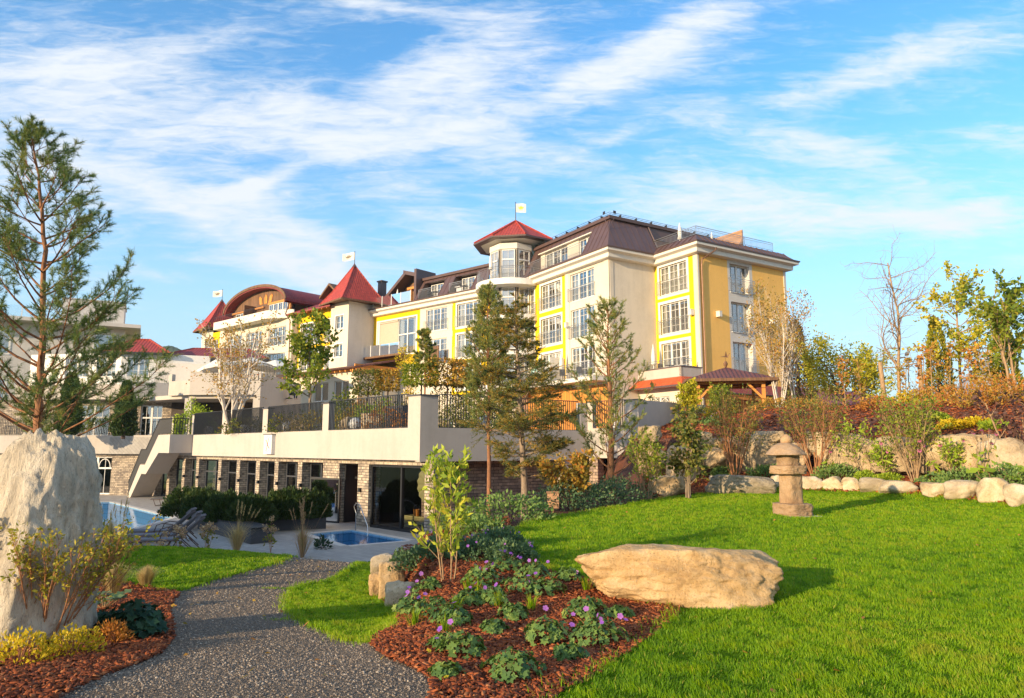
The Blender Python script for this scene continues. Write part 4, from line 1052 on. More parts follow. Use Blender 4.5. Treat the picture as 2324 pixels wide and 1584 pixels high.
m = MB(); m.lathe(RC, [(3.9, 20.26), (4.04, 20.28), (4.06, 20.42), (3.9, 20.44)], 8, a0+R(22.5)); m.build('gutter', 'brown_metal', tr_)
def arc(c, r, a, b, n=24): return [(c[0]+r*math.cos(a+(b-a)*i/n), c[1]+r*math.sin(a+(b-a)*i/n)) for i in range(n+1)]
for j, zf in enumerate((16.42, 13.25, 10.15, 7.0)):
    m = MB(); m.prism(arc(TC, 3.35, R(-215), R(-20)), zf-.55, zf-.02); m.build('balcony_slab', 'white_paint', hotel)
    m = MB(); m.prism(arc(TC, 3.25, R(-215), R(-20)), zf-.015, zf+.03); m.build('balcony_floor', 'grey_plaster', hotel)
    m = MB(); pts = arc(TC, 3.22, R(-210), R(-28), 40)
    for zz, rd in ((zf+1.08, .025), (zf+.92, .014), (zf+.12, .014)): m.tube([(p[0], p[1], zz) for p in pts], rd, 5)
    fine = arc(TC, 3.22, R(-210), R(-28), 84)
    for i, p in enumerate(fine): m.tube([(p[0], p[1], zf-.1 if i % 12 == 0 else zf+.12), (p[0], p[1], zf+(1.08 if i % 12 == 0 else .92))], .022 if i % 12 == 0 else .009, 4, False)
    m.build('balcony_railing', 'rail_metal', hotel)
# --- long balcony of the ground floor rooms
m = MB(); m.fbox(FA, -12, -.05, 6.55, 6.85, .05, 1.75); m.build('balcony_slab', 'trim_paint', hotel)
m = MB(); m.fbox(FA, -12, -.05, 6.86, 6.89, .05, 1.7); m.build('balcony_floor', 'grey_plaster', hotel)
railing(FA, -12, -.15, 6.95, 7.98, hotel, 1.66, sides=True)
m = MB(); m.fbox(FA, -6.1, -5.95, 6.9, 8.9, .1, 1.5); m.build('balcony_screen', 'trim_paint', hotel)
# --- single storey front under the corner block: parapet, tiled skirt, french windows
FX = FC.moved(2.02)
m = MB(); m.fbox(FX, -.1, 4.56, 6.62, 7.35, -.22, 0); e = FX.pt(4.56, 0); FXr = Face(e.xy, 58.6); m.fbox(FXr, .0, 2.02, 6.62, 7.35, -.2, 0); m.fbox(FX, -.1, .1, 6.62, 7.35, -2.0, -.22); m.build('parapet', 'terrace_plaster', hotel)
m = MB(); m.fbox(FX, -.14, 4.62, 7.35, 7.41, -.26, .05); m.fbox(FXr, .02, 2.1, 7.35, 7.41, -.26, .05); m.fbox(FX, -.1, 4.5, 6.9, 6.95, -1.9, -.22); m.build('coping', 'brown_metal', hotel)
m = MB(); rn = [FX.pt(-.4, 0), FX.pt(4.56, 0), FXr.pt(2.6, 0)]
sweep(m, rn, [(0.05, 6.64), (.12, 6.62), (.95, 5.98), (.95, 5.9), (.3, 5.9), (0, 6.1)]); m.build('tiled_skirt', 'orange_tile', hotel)
m = MB(); sweep(m, rn, [(.93, 5.86), (1.05, 5.86), (1.05, 5.98), (.97, 5.98)]); m.build('gutter', 'brown_metal', hotel)
m = MB(); wall(m, FX, -.4, 4.56, GZ, 6.2, [(1.2, 3.3, 3.3, 5.3)]); m.fbox(FXr, 0, 2.2, GZ, 6.2, -.2, 0); m.fbox(FX, -.4, -.2, GZ, 6.2, -2, -.05); m.build('wall', 'cream_plaster', hotel)
window(FX, 1.2, 3.3, 3.3, 5.3, hotel, 2, rows=3, trans=4.55, seed=90, cur=.9)
m = MB(); 
for s in (1.75, 2.75):
    pts = [FX.pt(s+.42*math.cos(a_), 4.55+.6*math.sin(a_), -.1) for a_ in np.linspace(0, math.pi, 10)]; m.tube(pts, .03, 4)
m.build('arched_bars', 'white_paint', hotel)
railing(FX, .3, 4.5, 7.45, 7.98, hotel, -.12, sides=False); railing(FXr, .05, 1.2, 7.45, 7.98, hotel, -.12, sides=False)

# ------------------------------------------------------------------ low tiled building behind the right-hand bank
lowb = thing('low_building', 'low building with orange and wine red tiled roof behind the bank shrubs', 'building', FD.pt(6, 2.9, 4))
FL = FD.moved(3.6)
m = MB(); m.fbox(FL, 1.0, 21.5, 2.6, 4.75, -6, 0); m.build('wall', 'terrace_plaster', lowb)
m = MB(); 
a_, b_, c_, d_ = FL.pt(.2, 4.72, .8), FL.pt(22.4, 4.72, .8), FL.pt(19.2, 6.3, -3), FL.pt(.2, 6.3, -3)
m.poly(a_, b_, c_, d_); m.poly(b_, FL.pt(22.4, 4.72, -6.8), c_); m.poly(a_, FL.pt(.2, 4.6, .8), FL.pt(22.4, 4.6, .8), b_); m.poly(FL.pt(.2, 4.6, .8), FL.pt(22.4, 4.6, .8), FL.pt(22.4, 4.6, -6.8), FL.pt(.2, 4.6, -6.8))
m.build('roof', 'wine_tile', lowb)
FL2 = FL.moved(1.2)
m = MB(); m.poly(FL2.pt(12.6, 4.55, .8), FL2.pt(14.4, 5.35, -1.2), FL2.pt(12.6, 5.35, -1.2)); m.poly(FL2.pt(12.0, 4.5, 1.3), FL2.pt(15.6, 4.5, .6), FL2.pt(15.2, 5.5, -1.0), FL2.pt(12.4, 5.5, -1.0)); m.build('porch_roof', 'orange_tile', lowb)
m = MB(); m.fbox(FL, .3, 14, 4.35, 4.5, .8, .95); m.build('gutter', 'rail_metal', lowb)
fence = thing('wooden_fence', 'honey coloured boarded timber fence with wide top beam behind the gazebo', 'fence', FD.pt(2, 2.8, 5))
FF = FD.moved(5.4)
m = MB(); m.fbox(FF, -3.6, .2, 2.5, 4.6, -.1, 0); m.fbox(FF, .25, 8.6, 2.9, 4.3, -.1, 0); m.build('boarding', 'honey_wood', fence)
m = MB(); m.fbox(FF, -4.4, .6, 4.62, 4.95, -.2, .25); m.build('top_beam', 'honey_beam', fence)
m = MB(); m.fbox(FF, -4.45, .65, 4.96, 5.02, -.3, .32); m.fbox(FF, .7, 9.5, 4.32, 4.42, -.3, .32); m.build('coping', 'slate_cap', fence)
# ------------------------------------------------------------------ terrace over the pool hall
C0 = P(419.9, 440, 29).xy
TL = Face(C0, 135.6); TR = Face(C0, 53.4)
T2 = Face(TR.pt(9.385, 0).xy, 135.6)
TL2 = Face(TL.pt(-33.5, 0).xy, 95)
hall = thing('terrace_building', 'pool hall of rough stone piers under a pale plastered terrace with black railings', 'building', (C0.x, C0.y, -2))
ZB, ZM, ZT = 1.07, 2.43, 3.80
m = MB(); m.fbox(TL, -33.5, 0, ZB, ZM, -.35, 0); m.fbox(TR, .002, 9.385, ZB-.05, ZM, -.35, 0); m.build('terrace_wall', 'terrace_plaster', hall)
m = MB(); m.fbox(T2, 0, 3.05, ZB+.03, ZM+.1, -.3, 0); m.fbox(T2, 0, .32, ZM+.1, ZT, -.3, 0); m.fbox(T2, 2.28, 3.05, ZM+.1, ZT, -.3, 0); m.fbox(T2, 2.75, 3.05, ZB+.03, ZT, -6, -.3); m.build('terrace_wall', 'terrace_plaster', hall)
m = MB(); m.fbox(TL2, -16, 0.4, ZB+.1, ZM+.1, -.35, 0); m.build('terrace_wall', 'terrace_plaster', hall)
m = MB(); pts = [TL.pt(-33, 0, -.3), TL.pt(-.3, 0, -.3), TR.pt(9.2, 0, -.3), T2.pt(2.9, 0, -.3), (9, 36, 0), (4, 52, 0), (-12, 64, 0), (-34, 60, 0), TL2.pt(-15, 0, -.3)]
m.prism([p[:2] for p in pts], 1.12, 2.38); m.build('terrace_floor', 'paving', hall)
# shaded soffit step between terrace and hall
for s0, s1 in ((-.86, 0), (-8.0, -7.42), (-14.66, -14.05), (-20.3, -19.75), (-25.3, -24.98), (-29.3, -28.8)):
    m = MB(); 
    m.fbox(TL, s0, s1, ZM, ZT-.05, -.32 if s1 else -.33, -.001)
    if s1 == 0: m.fbox(TR, .002, .86, ZM, ZT-.05, -.33, -.001)
    p = m.build('terrace_pier', 'terrace_plaster', hall)
    m = MB(); m.fbox(TL, s0-.04, s1+.03, ZT-.05, ZT+.01, -.38, .05)
    if s1 == 0: m.fbox(TR, .06, .90, ZT-.05, ZT+.008, -.38, .05)
    m.build('pier_cap', 'slate_cap', p)
for q in ((-.04, .36), (2.24, 3.10)): m = MB(); m.fbox(T2, *q, ZT, ZT+.05, -.34, .04); m.build('pier_cap', 'slate_cap', hall)
def bars(F, s0, s1, z0, z1, out, parent, gap=.135):
    m = MB(); hw = .009 if s1 > -8 else .014; m.fbox(F, s0, s1, z1-.02, z1+.02, out-.02, out+.02); m.fbox(F, s0, s1, z0, z0+.03, out-.02, out+.02)
    n = max(2, int((s1-s0)/gap))
    for i in range(n+1): s = s0+(s1-s0)*i/n; m.fbox(F, s-hw, s+hw, z0+.03, z1-.02, out-.02, out+.02)
    k = max(1, round((s1-s0)/1.2))
    for i in range(k+1): s = s0+.06+(s1-s0-.12)*i/k; m.fbox(F, s-.03, s+.03, z0-.14, z0+.1, out-.045, out-.022)
    return m.build('railing', 'dark_metal', parent)
for a, b in ((-7.4, -.88), (-14.03, -8.02), (-19.73, -14.68), (-24.96, -20.32)): bars(TL, a, b, 2.45, 3.86, -.03, hall)
bars(TR, .92, 8.8, 2.42, 3.84, -.03, hall); bars(T2, .35, 2.25, 2.62, 3.84, -.03, hall); bars(TL2, -15, -1, 2.6, 3.85, -.03, hall); bars(TL, -28.8, -27.0, 2.45, 3.86, -.03, hall)
m = MB(); m.fbox(TR, 8.9, 9.385, ZM, ZT-.02, -.3, -.001); m.build('terrace_pier', 'terrace_plaster', hall)
# stone piers, glazing and door of the hall
TW = TL.moved(-.30)
m = MB(); m.fbox(TW, -33.5, .55, .84, ZB+.05, -.6, 0); m.build('stone_lintel', 'stone_cladding', hall)
ps = [(-33.2, -32.6), (-30.3, -29.7), (-27.4, -26.8), (-24.9, -24.35), (-21.25, -20.7), (-18.5, -17.95), (-15.85, -15.3), (-13.55, -13.0), (-10.9, -10.35), (-8.3, -6.75), (-5.1, -4.2), (-.02, .56)]
for a, b in ps:
    m = MB(); m.fbox(TW, a, b-(.1 if b-a < .7 and a < -1 else 0), -2.02, .84, -.62, 0); m.build('stone_pier', 'stone_cladding', hall)
TG = TW.moved(-.48)
for (a, b), (c, d) in zip(ps[:-1], ps[1:]):
    if b < -6 and c > -7 or (b, c) == (-6.75, -5.1): continue
    big = b > -5
    Fg = TW.moved(-.2) if big else TG
    s0, s1 = b, c
    m = MB()
    for x0, x1 in ((s0, s0+.08), (s1-.08, s1)): m.fbox(Fg, x0, x1, -1.98, .84, -.06, .06)
    mid = s0+(s1-s0)*.56
    m.fbox(Fg, mid-.05, mid+.05, -1.9, .8, -.07, .07); m.fbox(Fg, s0+.08, s1-.08, -1.98, -1.84, -.06, .06); m.fbox(Fg, s0+.08, s1-.08, .74, .84, -.06, .06)
    if not big: m.fbox(Fg, s0+.08, s1-.08, .02, .10, -.06, .06)
    w_ = m.build('glazing_frame', 'black_frame' if big else 'anthracite', hall)
    g = MB(); g.poly(Fg.pt(s0, -1.9), Fg.pt(s1, -1.9), Fg.pt(s1, .82), Fg.pt(s0, .82)); g.build('glass_panel', 'dark_glass', w_)
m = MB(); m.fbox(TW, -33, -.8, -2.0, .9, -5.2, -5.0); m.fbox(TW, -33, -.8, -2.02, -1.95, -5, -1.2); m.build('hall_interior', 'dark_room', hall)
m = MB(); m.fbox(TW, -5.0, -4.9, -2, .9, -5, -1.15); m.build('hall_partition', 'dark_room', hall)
m = MB(); m.fbox(TW, -6.7, -5.15, -1.95, .8, -1.6, -1.5); m.build('inner_door', 'brown_wood', hall)
m = MB(); m.fbox(TW, -6.75, -6.66, -1.98, .84, -1.0, -.3); m.fbox(TW, -5.19, -5.1, -1.98, .84, -1.0, -.3); m.fbox(TW, -6.66, -5.19, .1, .2, -.9, -.8); m.build('door_frame', 'black_frame', hall)
# open glass leaf of the door, swung out to the left
dl = TW.pt(-6.55, -1.95, .05); FDr = Face(TW.pt(-6.6, 0, .02).xy, 135.6-18)
m = MB(); m.fbox(FDr, -1.9, -1.82, -1.95, .14, -.03, .03); m.fbox(FDr, -.08, 0, -1.95, .14, -.03, .03); m.fbox(FDr, -1.82, -.08, .06, .14, -.03, .03); m.fbox(FDr, -1.82, -.08, -1.95, -1.87, -.03, .03)
dr = m.build('door', 'black_frame', hall); dr['label'] = 'glass door with black frame standing open'
m = MB(); m.fbox(FDr, -1.82, -.08, -1.87, .06, -.008, .008); m.build('glass_panel', 'smoked_glass', dr)
m = MB(); m.tube([FDr.pt(-.2, -1.2, .06), FDr.pt(-.2, -.5, .06)], .02, 6); m.build('handle', 'steel', dr)
for i, (a, b) in enumerate(ps[2:11]):
    if b-a > 1.2: continue
    s = a+.28 if a > -6 else b-.1
    m = MB(); m.fbox(TW, s-.07, s+.07, -.42, -.24, 0.0, .12); m.build('wall_lamp', 'black_frame', hall)
# deep recess under the short side
m = MB(); Fr = TR.moved(-1.25); m.fbox(Fr, 1.0, 7.9, -2.2, 1.1, -.3, 0); m.build('stone_wall', 'brown_stonework', hall)
m = MB(); m.fbox(TR, 7.75, 9.3, -2.2, 1.02, -1.2, -.12); m.build('column', 'terrace_plaster', hall)
m = MB(); m.fbox(T2, .02, .55, -2.2, ZB+.03, -.5, -.05); m.build('stone_pier', 'brown_stonework', hall)
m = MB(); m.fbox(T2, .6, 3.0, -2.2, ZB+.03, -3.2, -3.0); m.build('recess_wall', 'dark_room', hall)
# arched windows further along
m = MB(); wall(m, TL2, -16, .3, -2.1, ZB+.12, [(-13.6, -11.2, -1.9, .9), (-9.6, -7.2, -1.9, .9), (-5.6, -3.2, -1.9, .9)], out=-.4); m.build('stone_wall', 'stone_cladding', hall)
for k, s in enumerate((-13.6, -9.6, -5.6)):
    w_ = window(TL2.moved(-.4), s, s+2.4, -1.9, .9, hall, 2, rows=1, trans=.05, seed=120+k, cur=0, sill=False, glass='dark_glass')
    for q in (.62, 1.78):
        m = MB(); m.tube([TL2.pt(s+q+.45*math.cos(a_), .12+.62*math.sin(a_), -.5) for a_ in np.linspace(0, math.pi, 12)], .035, 5); m.build('arch_bar', 'white_paint', w_)
# outside stair with plastered flank
st = thing('outdoor_stair', 'plastered outdoor stair with black bar railing leading down from the terrace to the pool', 'stairs', TL.pt(-28, -1.96, .8))
SF = TL.moved(1.45)
land = (-27.2, -25.0); mid = (-30.5, -29.3)
pro = [(-25.0, 2.45), (-27.2, 2.45), (-29.6, .42), (-30.6, .42), (-33.0, -1.96)]
und = [(-33.0, -1.96), (-32.3, -1.96), (-30.2, -.22), (-29.3, -.22), (-27.0, 1.25), (-25.0, 1.25)]
out_pts = pro+und
m = MB(); n = len(out_pts)
vs = [TL.pt(s, z, o) for o in (.02, 1.45) for s, z in out_pts]
m.add(vs, [tuple(range(n)), tuple(range(n, 2*n))[::-1]]+[(i, (i+1) % n, n+(i+1) % n, n+i) for i in range(n)])
m.build('flight', 'terrace_plaster', st)
m = MB()
for (sa, za), (sb, zb) in ((pro[1], pro[2]), (pro[3], pro[4])):
    k = 12
    for i in range(k):
        s = sa+(sb-sa)*i/k; z = za+(zb-za)*i/k; m.fbox(TL, s+(sb-sa)/k, s, z-.02, z+.015, .1, 1.43)
m.build('treads', 'slate_cap', st)
m = MB()
for (sa, za), (sb, zb) in zip(pro[:-1], pro[1:]):
    for o in (1.42,):
        m.bar(TL.pt(sa, za+1.05, o), TL.pt(sb, zb+1.05, o), .08); m.bar(TL.pt(sa, za+.08, o), TL.pt(sb, zb+.08, o), .03)
        k = max(2, int(abs(sb-sa)/.125))
        for i in range(k): s = sa+(sb-sa)*i/k; z = za+(zb-za)*i/k; m.bar(TL.pt(s, z+.06, o), TL.pt(s, z+1.03, o), .042)
for i in range(8): s = .2+1.2*i/7; m.bar(TL.pt(-25.02, 2.5, s), TL.pt(-25.02, 3.5, s), .036)
m.bar(TL.pt(-25.02, 3.5, .2), TL.pt(-25.02, 3.5, 1.42), .045)
m.build('railing', 'dark_metal', st)
# clock on the terrace wall
ck = thing('wall_clock', 'white rectangular outdoor clock fixed to the terrace wall', 'clock', TL.pt(-13.5, 1.25, .1))
m = MB(); m.fbox(TL, -13.96, -13.0, 1.25, 2.3, .003, .2); m.build('case', 'white_paint', ck)
m = MB(); m.fbox(TL, -14.0, -12.96, 2.3, 2.34, .003, .24); m.build('cap', 'slate_cap', ck)
cx, cz = -13.48, 1.78
def hand(name, dx, dz, w_, mt, tail=.25):
    m = MB(); m.bar(TL.pt(cx-dx*tail, cz-dz*tail, .212), TL.pt(cx+dx, cz+dz, .212), w_, .006); m.build(name, mt, ck)
hand('hour_hand', .20, -.22, .035, 'dark_metal'); hand('minute_hand', -.17, .24, .025, 'gold_print', .1); hand('second_hand', -.13, -.36, .018, 'red_sign', .9)
m = MB()
for k in range(12):
    a_ = R(30*k); m.bar(TL.pt(cx+.36*math.sin(a_), cz+.44*math.cos(a_), .206), TL.pt(cx+.30*math.sin(a_), cz+.37*math.cos(a_), .206), .018, .004)
m.build('hour_marks', 'grey_print', ck)
# white globe lamps standing behind the railing
globes = [(TL, -24.2, -.7, 'behind the first railing panel beside the stair landing'), (TL, -18.6, -.7, 'behind the second railing panel from the stair'), (TL, -13.2, -.75, 'behind the railing panel right of the clock'), (TL, -6.2, -.75, 'behind the railing panel next to the terrace corner'), (TR, 3.6, -.6, 'behind the shaded railing and the spruce'), (T2, 1.1, -.7, 'behind the short railing and the young pine')]
gl0 = None
for F_, s, o, w_ in globes:
    p = F_.pt(s, 2.38, o)
    if gl0 is None:
        g_ = gl0 = thing('globe_lamp', 'white globe lamp standing '+w_, 'lamp', p, 'globe lamps on the terrace')
        m = MB(); m.lathe(p, [(.30*math.sin(t), .36-.30*math.cos(t)) for t in np.linspace(.25, math.pi-.01, 14)], 20); m.build('globe', 'globe_white', gl0, smooth=True)
        m = MB(); m.lathe(p, [(.12, 0), (.12, .07), (.09, .07)], 14); m.build('foot', 'dark_metal', gl0)
    else: copy_thing(gl0, p, None, 'white globe lamp standing '+w_)

# ------------------------------------------------------------------ pool deck with its two basins
POOL_S = [(-6.03, 26.29), (-4.01, 27.67), (-6.97, 31.12), (-8.45, 29.75)]
POOL_B = [(-17.46, 36.68), (-26.6, 47.0), (-36, 42), (-24, 24.5), (-16.3, 27.6)]
DECKP = [(-30, 21.2), (-14, 21.2), (-8, 21.3), (-5.4, 21.7), (-3.4, 22.1), (-3.0, 24.2), (-2.6, 26.5), (-3.6, 30.5), (-3.9, 33), (-24, 54), (-36, 60), (-44, 52)]
def build_deck():
    pts, faces = [], []
    for poly in (DECKP, POOL_S, POOL_B):
        k = len(pts); pts += [Vector(p) for p in poly]; faces.append(list(range(k, k+len(poly))))
    vs, es, fs, _, _, _ = delaunay_2d_cdt(pts, [], faces, 1, 1e-4)
    arr = np.array([(p.x, p.y) for p in vs]); t = np.array([f[:3] for f in fs]); c = arr[t].mean(1)
    keep = ~(inside(c[:, 0], c[:, 1], POOL_S) | inside(c[:, 0], c[:, 1], POOL_B)); t = t[keep]
    a, b, c = arr[t[:, 0]], arr[t[:, 1]], arr[t[:, 2]]
    cr = (b[:, 0]-a[:, 0])*(c[:, 1]-a[:, 1])-(b[:, 1]-a[:, 1])*(c[:, 0]-a[:, 0]); t[cr < 0] = t[cr < 0][:, ::-1]
    o = np_mesh('pool_deck', np.column_stack([arr, np.full(len(arr), -1.955)]), t, 'paving'); setting(o)
    ul = o.data.uv_layers.new(name='UVMap'); li = np.empty(len(o.data.loops), np.int32); o.data.loops.foreach_get('vertex_index', li); ul.data.foreach_set('uv', arr[li].astype(np.float32).ravel())
build_deck()
def basin(name, poly, label, depth, level):
    c = sum((Vector(p) for p in poly), Vector((0, 0)))/len(poly)
    t = thing(name, label, 'pool', (c.x, c.y, -1.96))
    n = len(poly); m = MB()
    for i in range(n):
        a, b = poly[i], poly[(i+1) % n]; m.poly((a[0], a[1], -1.955), (b[0], b[1], -1.955), (b[0], b[1], -1.955-depth), (a[0], a[1], -1.955-depth))
    m.poly(*[(p[0], p[1], -1.955-depth) for p in poly]); m.build('basin', 'pool_tile', t)
    m = MB(); m.poly(*[(p[0], p[1], level) for p in poly]); m.build('water_surface', 'pool_water', t)
    m = MB()
    for i in range(n):
        a, b = Vector(poly[i]), Vector(poly[(i+1) % n]); d = (b-a).normalized(); q = Vector((d.y, -d.x))
        if q.dot((a+b)/2-c) < 0: q = -q
        a2, b2 = a-d*.0, b+d*.0
        m.prism([a2[:], b2[:], (b2+q*.3)[:], (a2+q*.3)[:]], -1.99, -1.940)
    m.build('pool_rim', 'pale_plaster', t)
    return t
basin('small_pool', POOL_S, 'small square plunge pool in the paving before the glass front', 1.3, -2.0)
basin('swimming_pool', POOL_B, 'large blue swimming pool behind the loungers', 1.6, -2.0)
# the ground under the pools gives way
def sink():
    o = bpy.data.objects['ground']; me = o.data
    co = np.empty(len(me.vertices)*3, np.float32); me.vertices.foreach_get('co', co); co = co.reshape(-1, 3)
    k = (co[:, 2] < -1.5) & (co[:, 1] > 22.3) & (co[:, 1] < 62) & (co[:, 0] > -60) & (co[:, 0] < 0)
    co[k, 2] = -4.2; me.vertices.foreach_set('co', co.ravel()); me.update()
sink()
hr_ = thing('pool_handrail', 'bent steel handrail at the edge of the small plunge pool', 'handrail', (-6.4, 30.2, -1.95))
for dx in (0.0, .55):
    q = Vector((-.70, .70, 0))*dx
    a = Vector((-6.76, 30.92, -1.95)); b = Vector((-5.95, 29.5, -1.95))
    m = MB(); m.tube([a+q*.6, a+q*.6+Vector((0, 0, .75)), a+q*.6+Vector((-.12, .1, 1.0)), a+q*.6+Vector((-.02, 0, 1.16)), a+q*.6+Vector((.22, -.3, 1.12)), b+q*.6+Vector((0, 0, .32)), b+q*.6+Vector((.02, 0, 0)), b+q*.6+Vector((-.3, -.3, -.6))], .022, 8); m.build('rail_tube', 'steel', hr_, smooth=True)
    break

# ------------------------------------------------------------------ tower house left of the hotel
TW0 = Face((-17.6, 73.8), 130.3); TWR = Face((-17.6, 73.8), 40.3)
tw = thing('tower_house', 'yellow and cream house with two pointed red towers and a barrel roofed wooden gable', 'building', (-17.6, 73.8, 2))
m = MB(); wall(m, TW0, -3.2, 0, 2, 17.3, [(-2.3, -.86, 14.42, 15.85), (-2.3, -.86, 11.32, 12.72)]); m.build('tower_wall', 'cream_plaster', tw)
m = MB(); m.fbox(TWR, 0.003, 3.5, 2, 17.3, -.4, 0); m.fbox(TW0, -3.2, -3.0, 2, 17.3, -2, -.05); m.build('tower_wall', 'pale_plaster', tw)
for z0, z1 in ((14.42, 15.85), (11.32, 12.72)): window(TW0, -2.3, -.86, z0, z1, tw, 2, rows=2, surround=.14, seed=int(z0), cur=.2, cols=1)
tcx, tcy = TW0.pt(-1.6, 0, -1.75)[:2]
def pyramid(cx, cy, half, z0, z1, yaw, mt, parent, name='tower_roof', lift=.35):
    m = MB(); a_ = R(yaw); rot = lambda x, y: (cx+x*math.cos(a_)-y*math.sin(a_), cy+x*math.sin(a_)+y*math.cos(a_))
    k = half*.62
    lo = [rot(x*half, y*half)+(z0,) for x, y in ((-1, -1), (1, -1), (1, 1), (-1, 1))]
    md = [rot(x*k, y*k)+(z0+(z1-z0)*.335,) for x, y in ((-1, -1), (1, -1), (1, 1), (-1, 1))]
    ap = (cx, cy, z1)
    for i in range(4): m.poly(lo[i], lo[(i+1) % 4], md[(i+1) % 4], md[i]); m.poly(md[i], md[(i+1) % 4], ap)
    r_ = m.build(name, mt, parent)
    m = MB(); m.poly(*[(p[0], p[1], z0-.02) for p in lo]); 
    for i in range(4): m.bar((lo[i][0], lo[i][1], z0-.06), (lo[(i+1) % 4][0], lo[(i+1) % 4][1], z0-.06), .14, .16)
    m.build('eaves', 'dark_wood', r_)
    m = MB()
    for i in range(4): m.tube([lo[i], md[i], ap], .075, 5)
    m.build('ridge_tiles', mt, r_)
    m = MB(); m.lathe((cx, cy, z1-.25), [(.3, 0), (.05, .4)], 8); m.build('finial', 'brown_metal', r_)
pyramid(tcx, tcy, 2.75, 17.35, 21.9, -49.7+90, 'red_tile', tw)
# golden wall between tower and gabled block
m = MB(); wf = TW0.moved(-.5); hs = [(-4.75, -3.35, 13.4, 15.8), (-9.7, -6.0, 13.4, 15.8), (-9.7, -6.0, 10.3, 12.7), (-4.75, -3.35, 10.3, 12.7)]
wall(m, wf, -10.6, -3.2, 2, 17.4, hs); m.build('wall', 'golden_plaster', tw)
for k, h in enumerate(hs): window(wf, *h, tw, 3 if h[1]-h[0] > 2 else 2, surround=.16, rail=k < 2, seed=140+k, cur=.25)
m = MB(); a_, b_, c_, d_ = wf.pt(-11.4, 17.15, 1.1), wf.pt(-2.6, 17.15, 1.1), wf.pt(-2.6, 19.6, -4.5), wf.pt(-11.4, 19.6, -4.5)
m.poly(a_, b_, c_, d_); m.poly(*[p-Vector((0, 0, .18)) for p in (a_, b_, c_, d_)]); m.poly(a_, a_-Vector((0, 0, .18)), b_-Vector((0, 0, .18)), b_); m.build('roof', 'wine_tile', tw)
m = MB()
for i in range(9): s = -11+i*.95; m.bar(wf.pt(s, 16.95, 1.0), wf.pt(s, 17.25, -.3), .12, .18)
m.build('rafter_ends', 'honey_beam', tw)
# dormer with its own little gable
m = MB(); m.fbox(wf, -7.6, -5.0, 17.9, 19.3, -3.0, -2.0); m.build('dormer', 'dark_wood', tw)
m = MB(); rg = wf.pt(-6.3, 20.55, -1.2); rg2 = wf.pt(-6.3, 20.55, -7)
for s in (-8.1, -4.5): e1, e2 = wf.pt(s, 19.15, -1.2), wf.pt(s, 19.15, -7); m.add([e1, rg, rg2, e2, e1-Vector((0, 0, .25)), rg-Vector((0, 0, .25)), rg2-Vector((0, 0, .25)), e2-Vector((0, 0, .25))], [(0, 1, 2, 3), (4, 5, 6, 7), (0, 4, 5, 1), (0, 3, 7, 4)])
m.build('dormer_roof', 'dark_wood', tw)
m = MB(); m.prism([wf.pt(-1.2+x, 0, -5+y)[:2] for x, y in ((0, 0), (.7, 0), (.7, .7), (0, .7))], 17, 20.4); m.prism([wf.pt(-1.3+x, 0, -5.1+y)[:2] for x, y in ((0, 0), (.9, 0), (.9, .9), (0, .9))], 20.4, 20.55); m.build('chimney', 'brown_metal', tw)
# gabled block
GF = TW0.moved(.25)
hs = [(a, b, z0, z1) for z0, z1 in ((13.65, 15.9), (10.3, 12.7), (7.1, 9.4)) for a, b in ((-15.55, -11.7), (-20.8, -17.0), (-25.3, -21.9))]
m = MB(); wall(m, GF, -27.6, -10.5, 2, 16.9, hs); m.fbox(GF, -10.5, -10.3, 2, 16.9, -1.5, 0); m.build('wall', 'cream_plaster', tw)
m = MB(); wall(m, GF, -29.6, -27.6, 2, 16.9, [(-29.2, -28.0, 13.65, 15.9), (-29.2, -28.0, 10.3, 12.7)]); m.build('wall', 'golden_plaster', tw)
for k, h in enumerate(hs+[(-29.2, -28.0, 13.65, 15.9), (-29.2, -28.0, 10.3, 12.7)]): window(GF, *h, tw, 4 if h[1]-h[0] > 3.6 else (3 if h[1]-h[0] > 2 else 1), rail=k < 3, seed=150+k, cur=.3)
m = MB(); m.fbox(GF, -26.5, -13.6, 16.75, 17.72, -.1, 1.5); m.add([GF.pt(-13.6, 16.75, 1.5), GF.pt(-13.6, 17.72, 1.5), GF.pt(-10.4, 17.72, -.2), GF.pt(-10.4, 16.75, -.2), GF.pt(-13.6, 16.75, -.2), GF.pt(-13.6, 17.72, -.2)], [(0, 3, 2, 1), (1, 2, 5), (0, 4, 3)]); m.build('balcony_parapet', 'trim_paint', tw)
railing(GF, -26.4, -13.7, 17.72, 18.4, tw, 1.45, sides=False, mat='dark_metal', gap=.18)
AC, AH = -18.15, 6.95
arch = [(AC+AH, 16.9)]+[(AC+AH*math.cos(t), 18.75+2.3*math.sin(t)) for t in np.linspace(0, math.pi, 28)]+[(AC-AH, 16.9)]
m = MB(); n = len(arch); vs = [GF.pt(s, z, -.35) for s, z in arch]; m.add(vs, [tuple(range(n))[::-1]]); m.build('gable_wall', 'dark_wood', tw)
big = [(AC+(AH+.35)*math.cos(t), 18.75+2.62*math.sin(t)) for t in np.linspace(-.03, math.pi+.03, 30)]; n = len(big)
m = MB(); vs = [GF.pt(s, z, o) for o in (.75, -13) for s, z in big]+[GF.pt(AC+(s-AC)*.955, 18.75+(z-18.75)*.93-.14, o) for o in (.75, -13) for s, z in big]
fs = [(i, i+1, n+i+1, n+i) for i in range(n-1)]+[(2*n+i, 3*n+i, 3*n+i+1, 2*n+i+1) for i in range(n-1)]+[(i, 2*n+i, 2*n+i+1, i+1) for i in range(n-1)]
m.add(vs, fs); br_ = m.build('barrel_roof', 'wine_tile', tw)
m = MB(); pts = [GF.pt(s, z-.02, .8) for s, z in big]
for p, q in zip(pts, pts[1:]): m.bar(p, q, .1, .32)
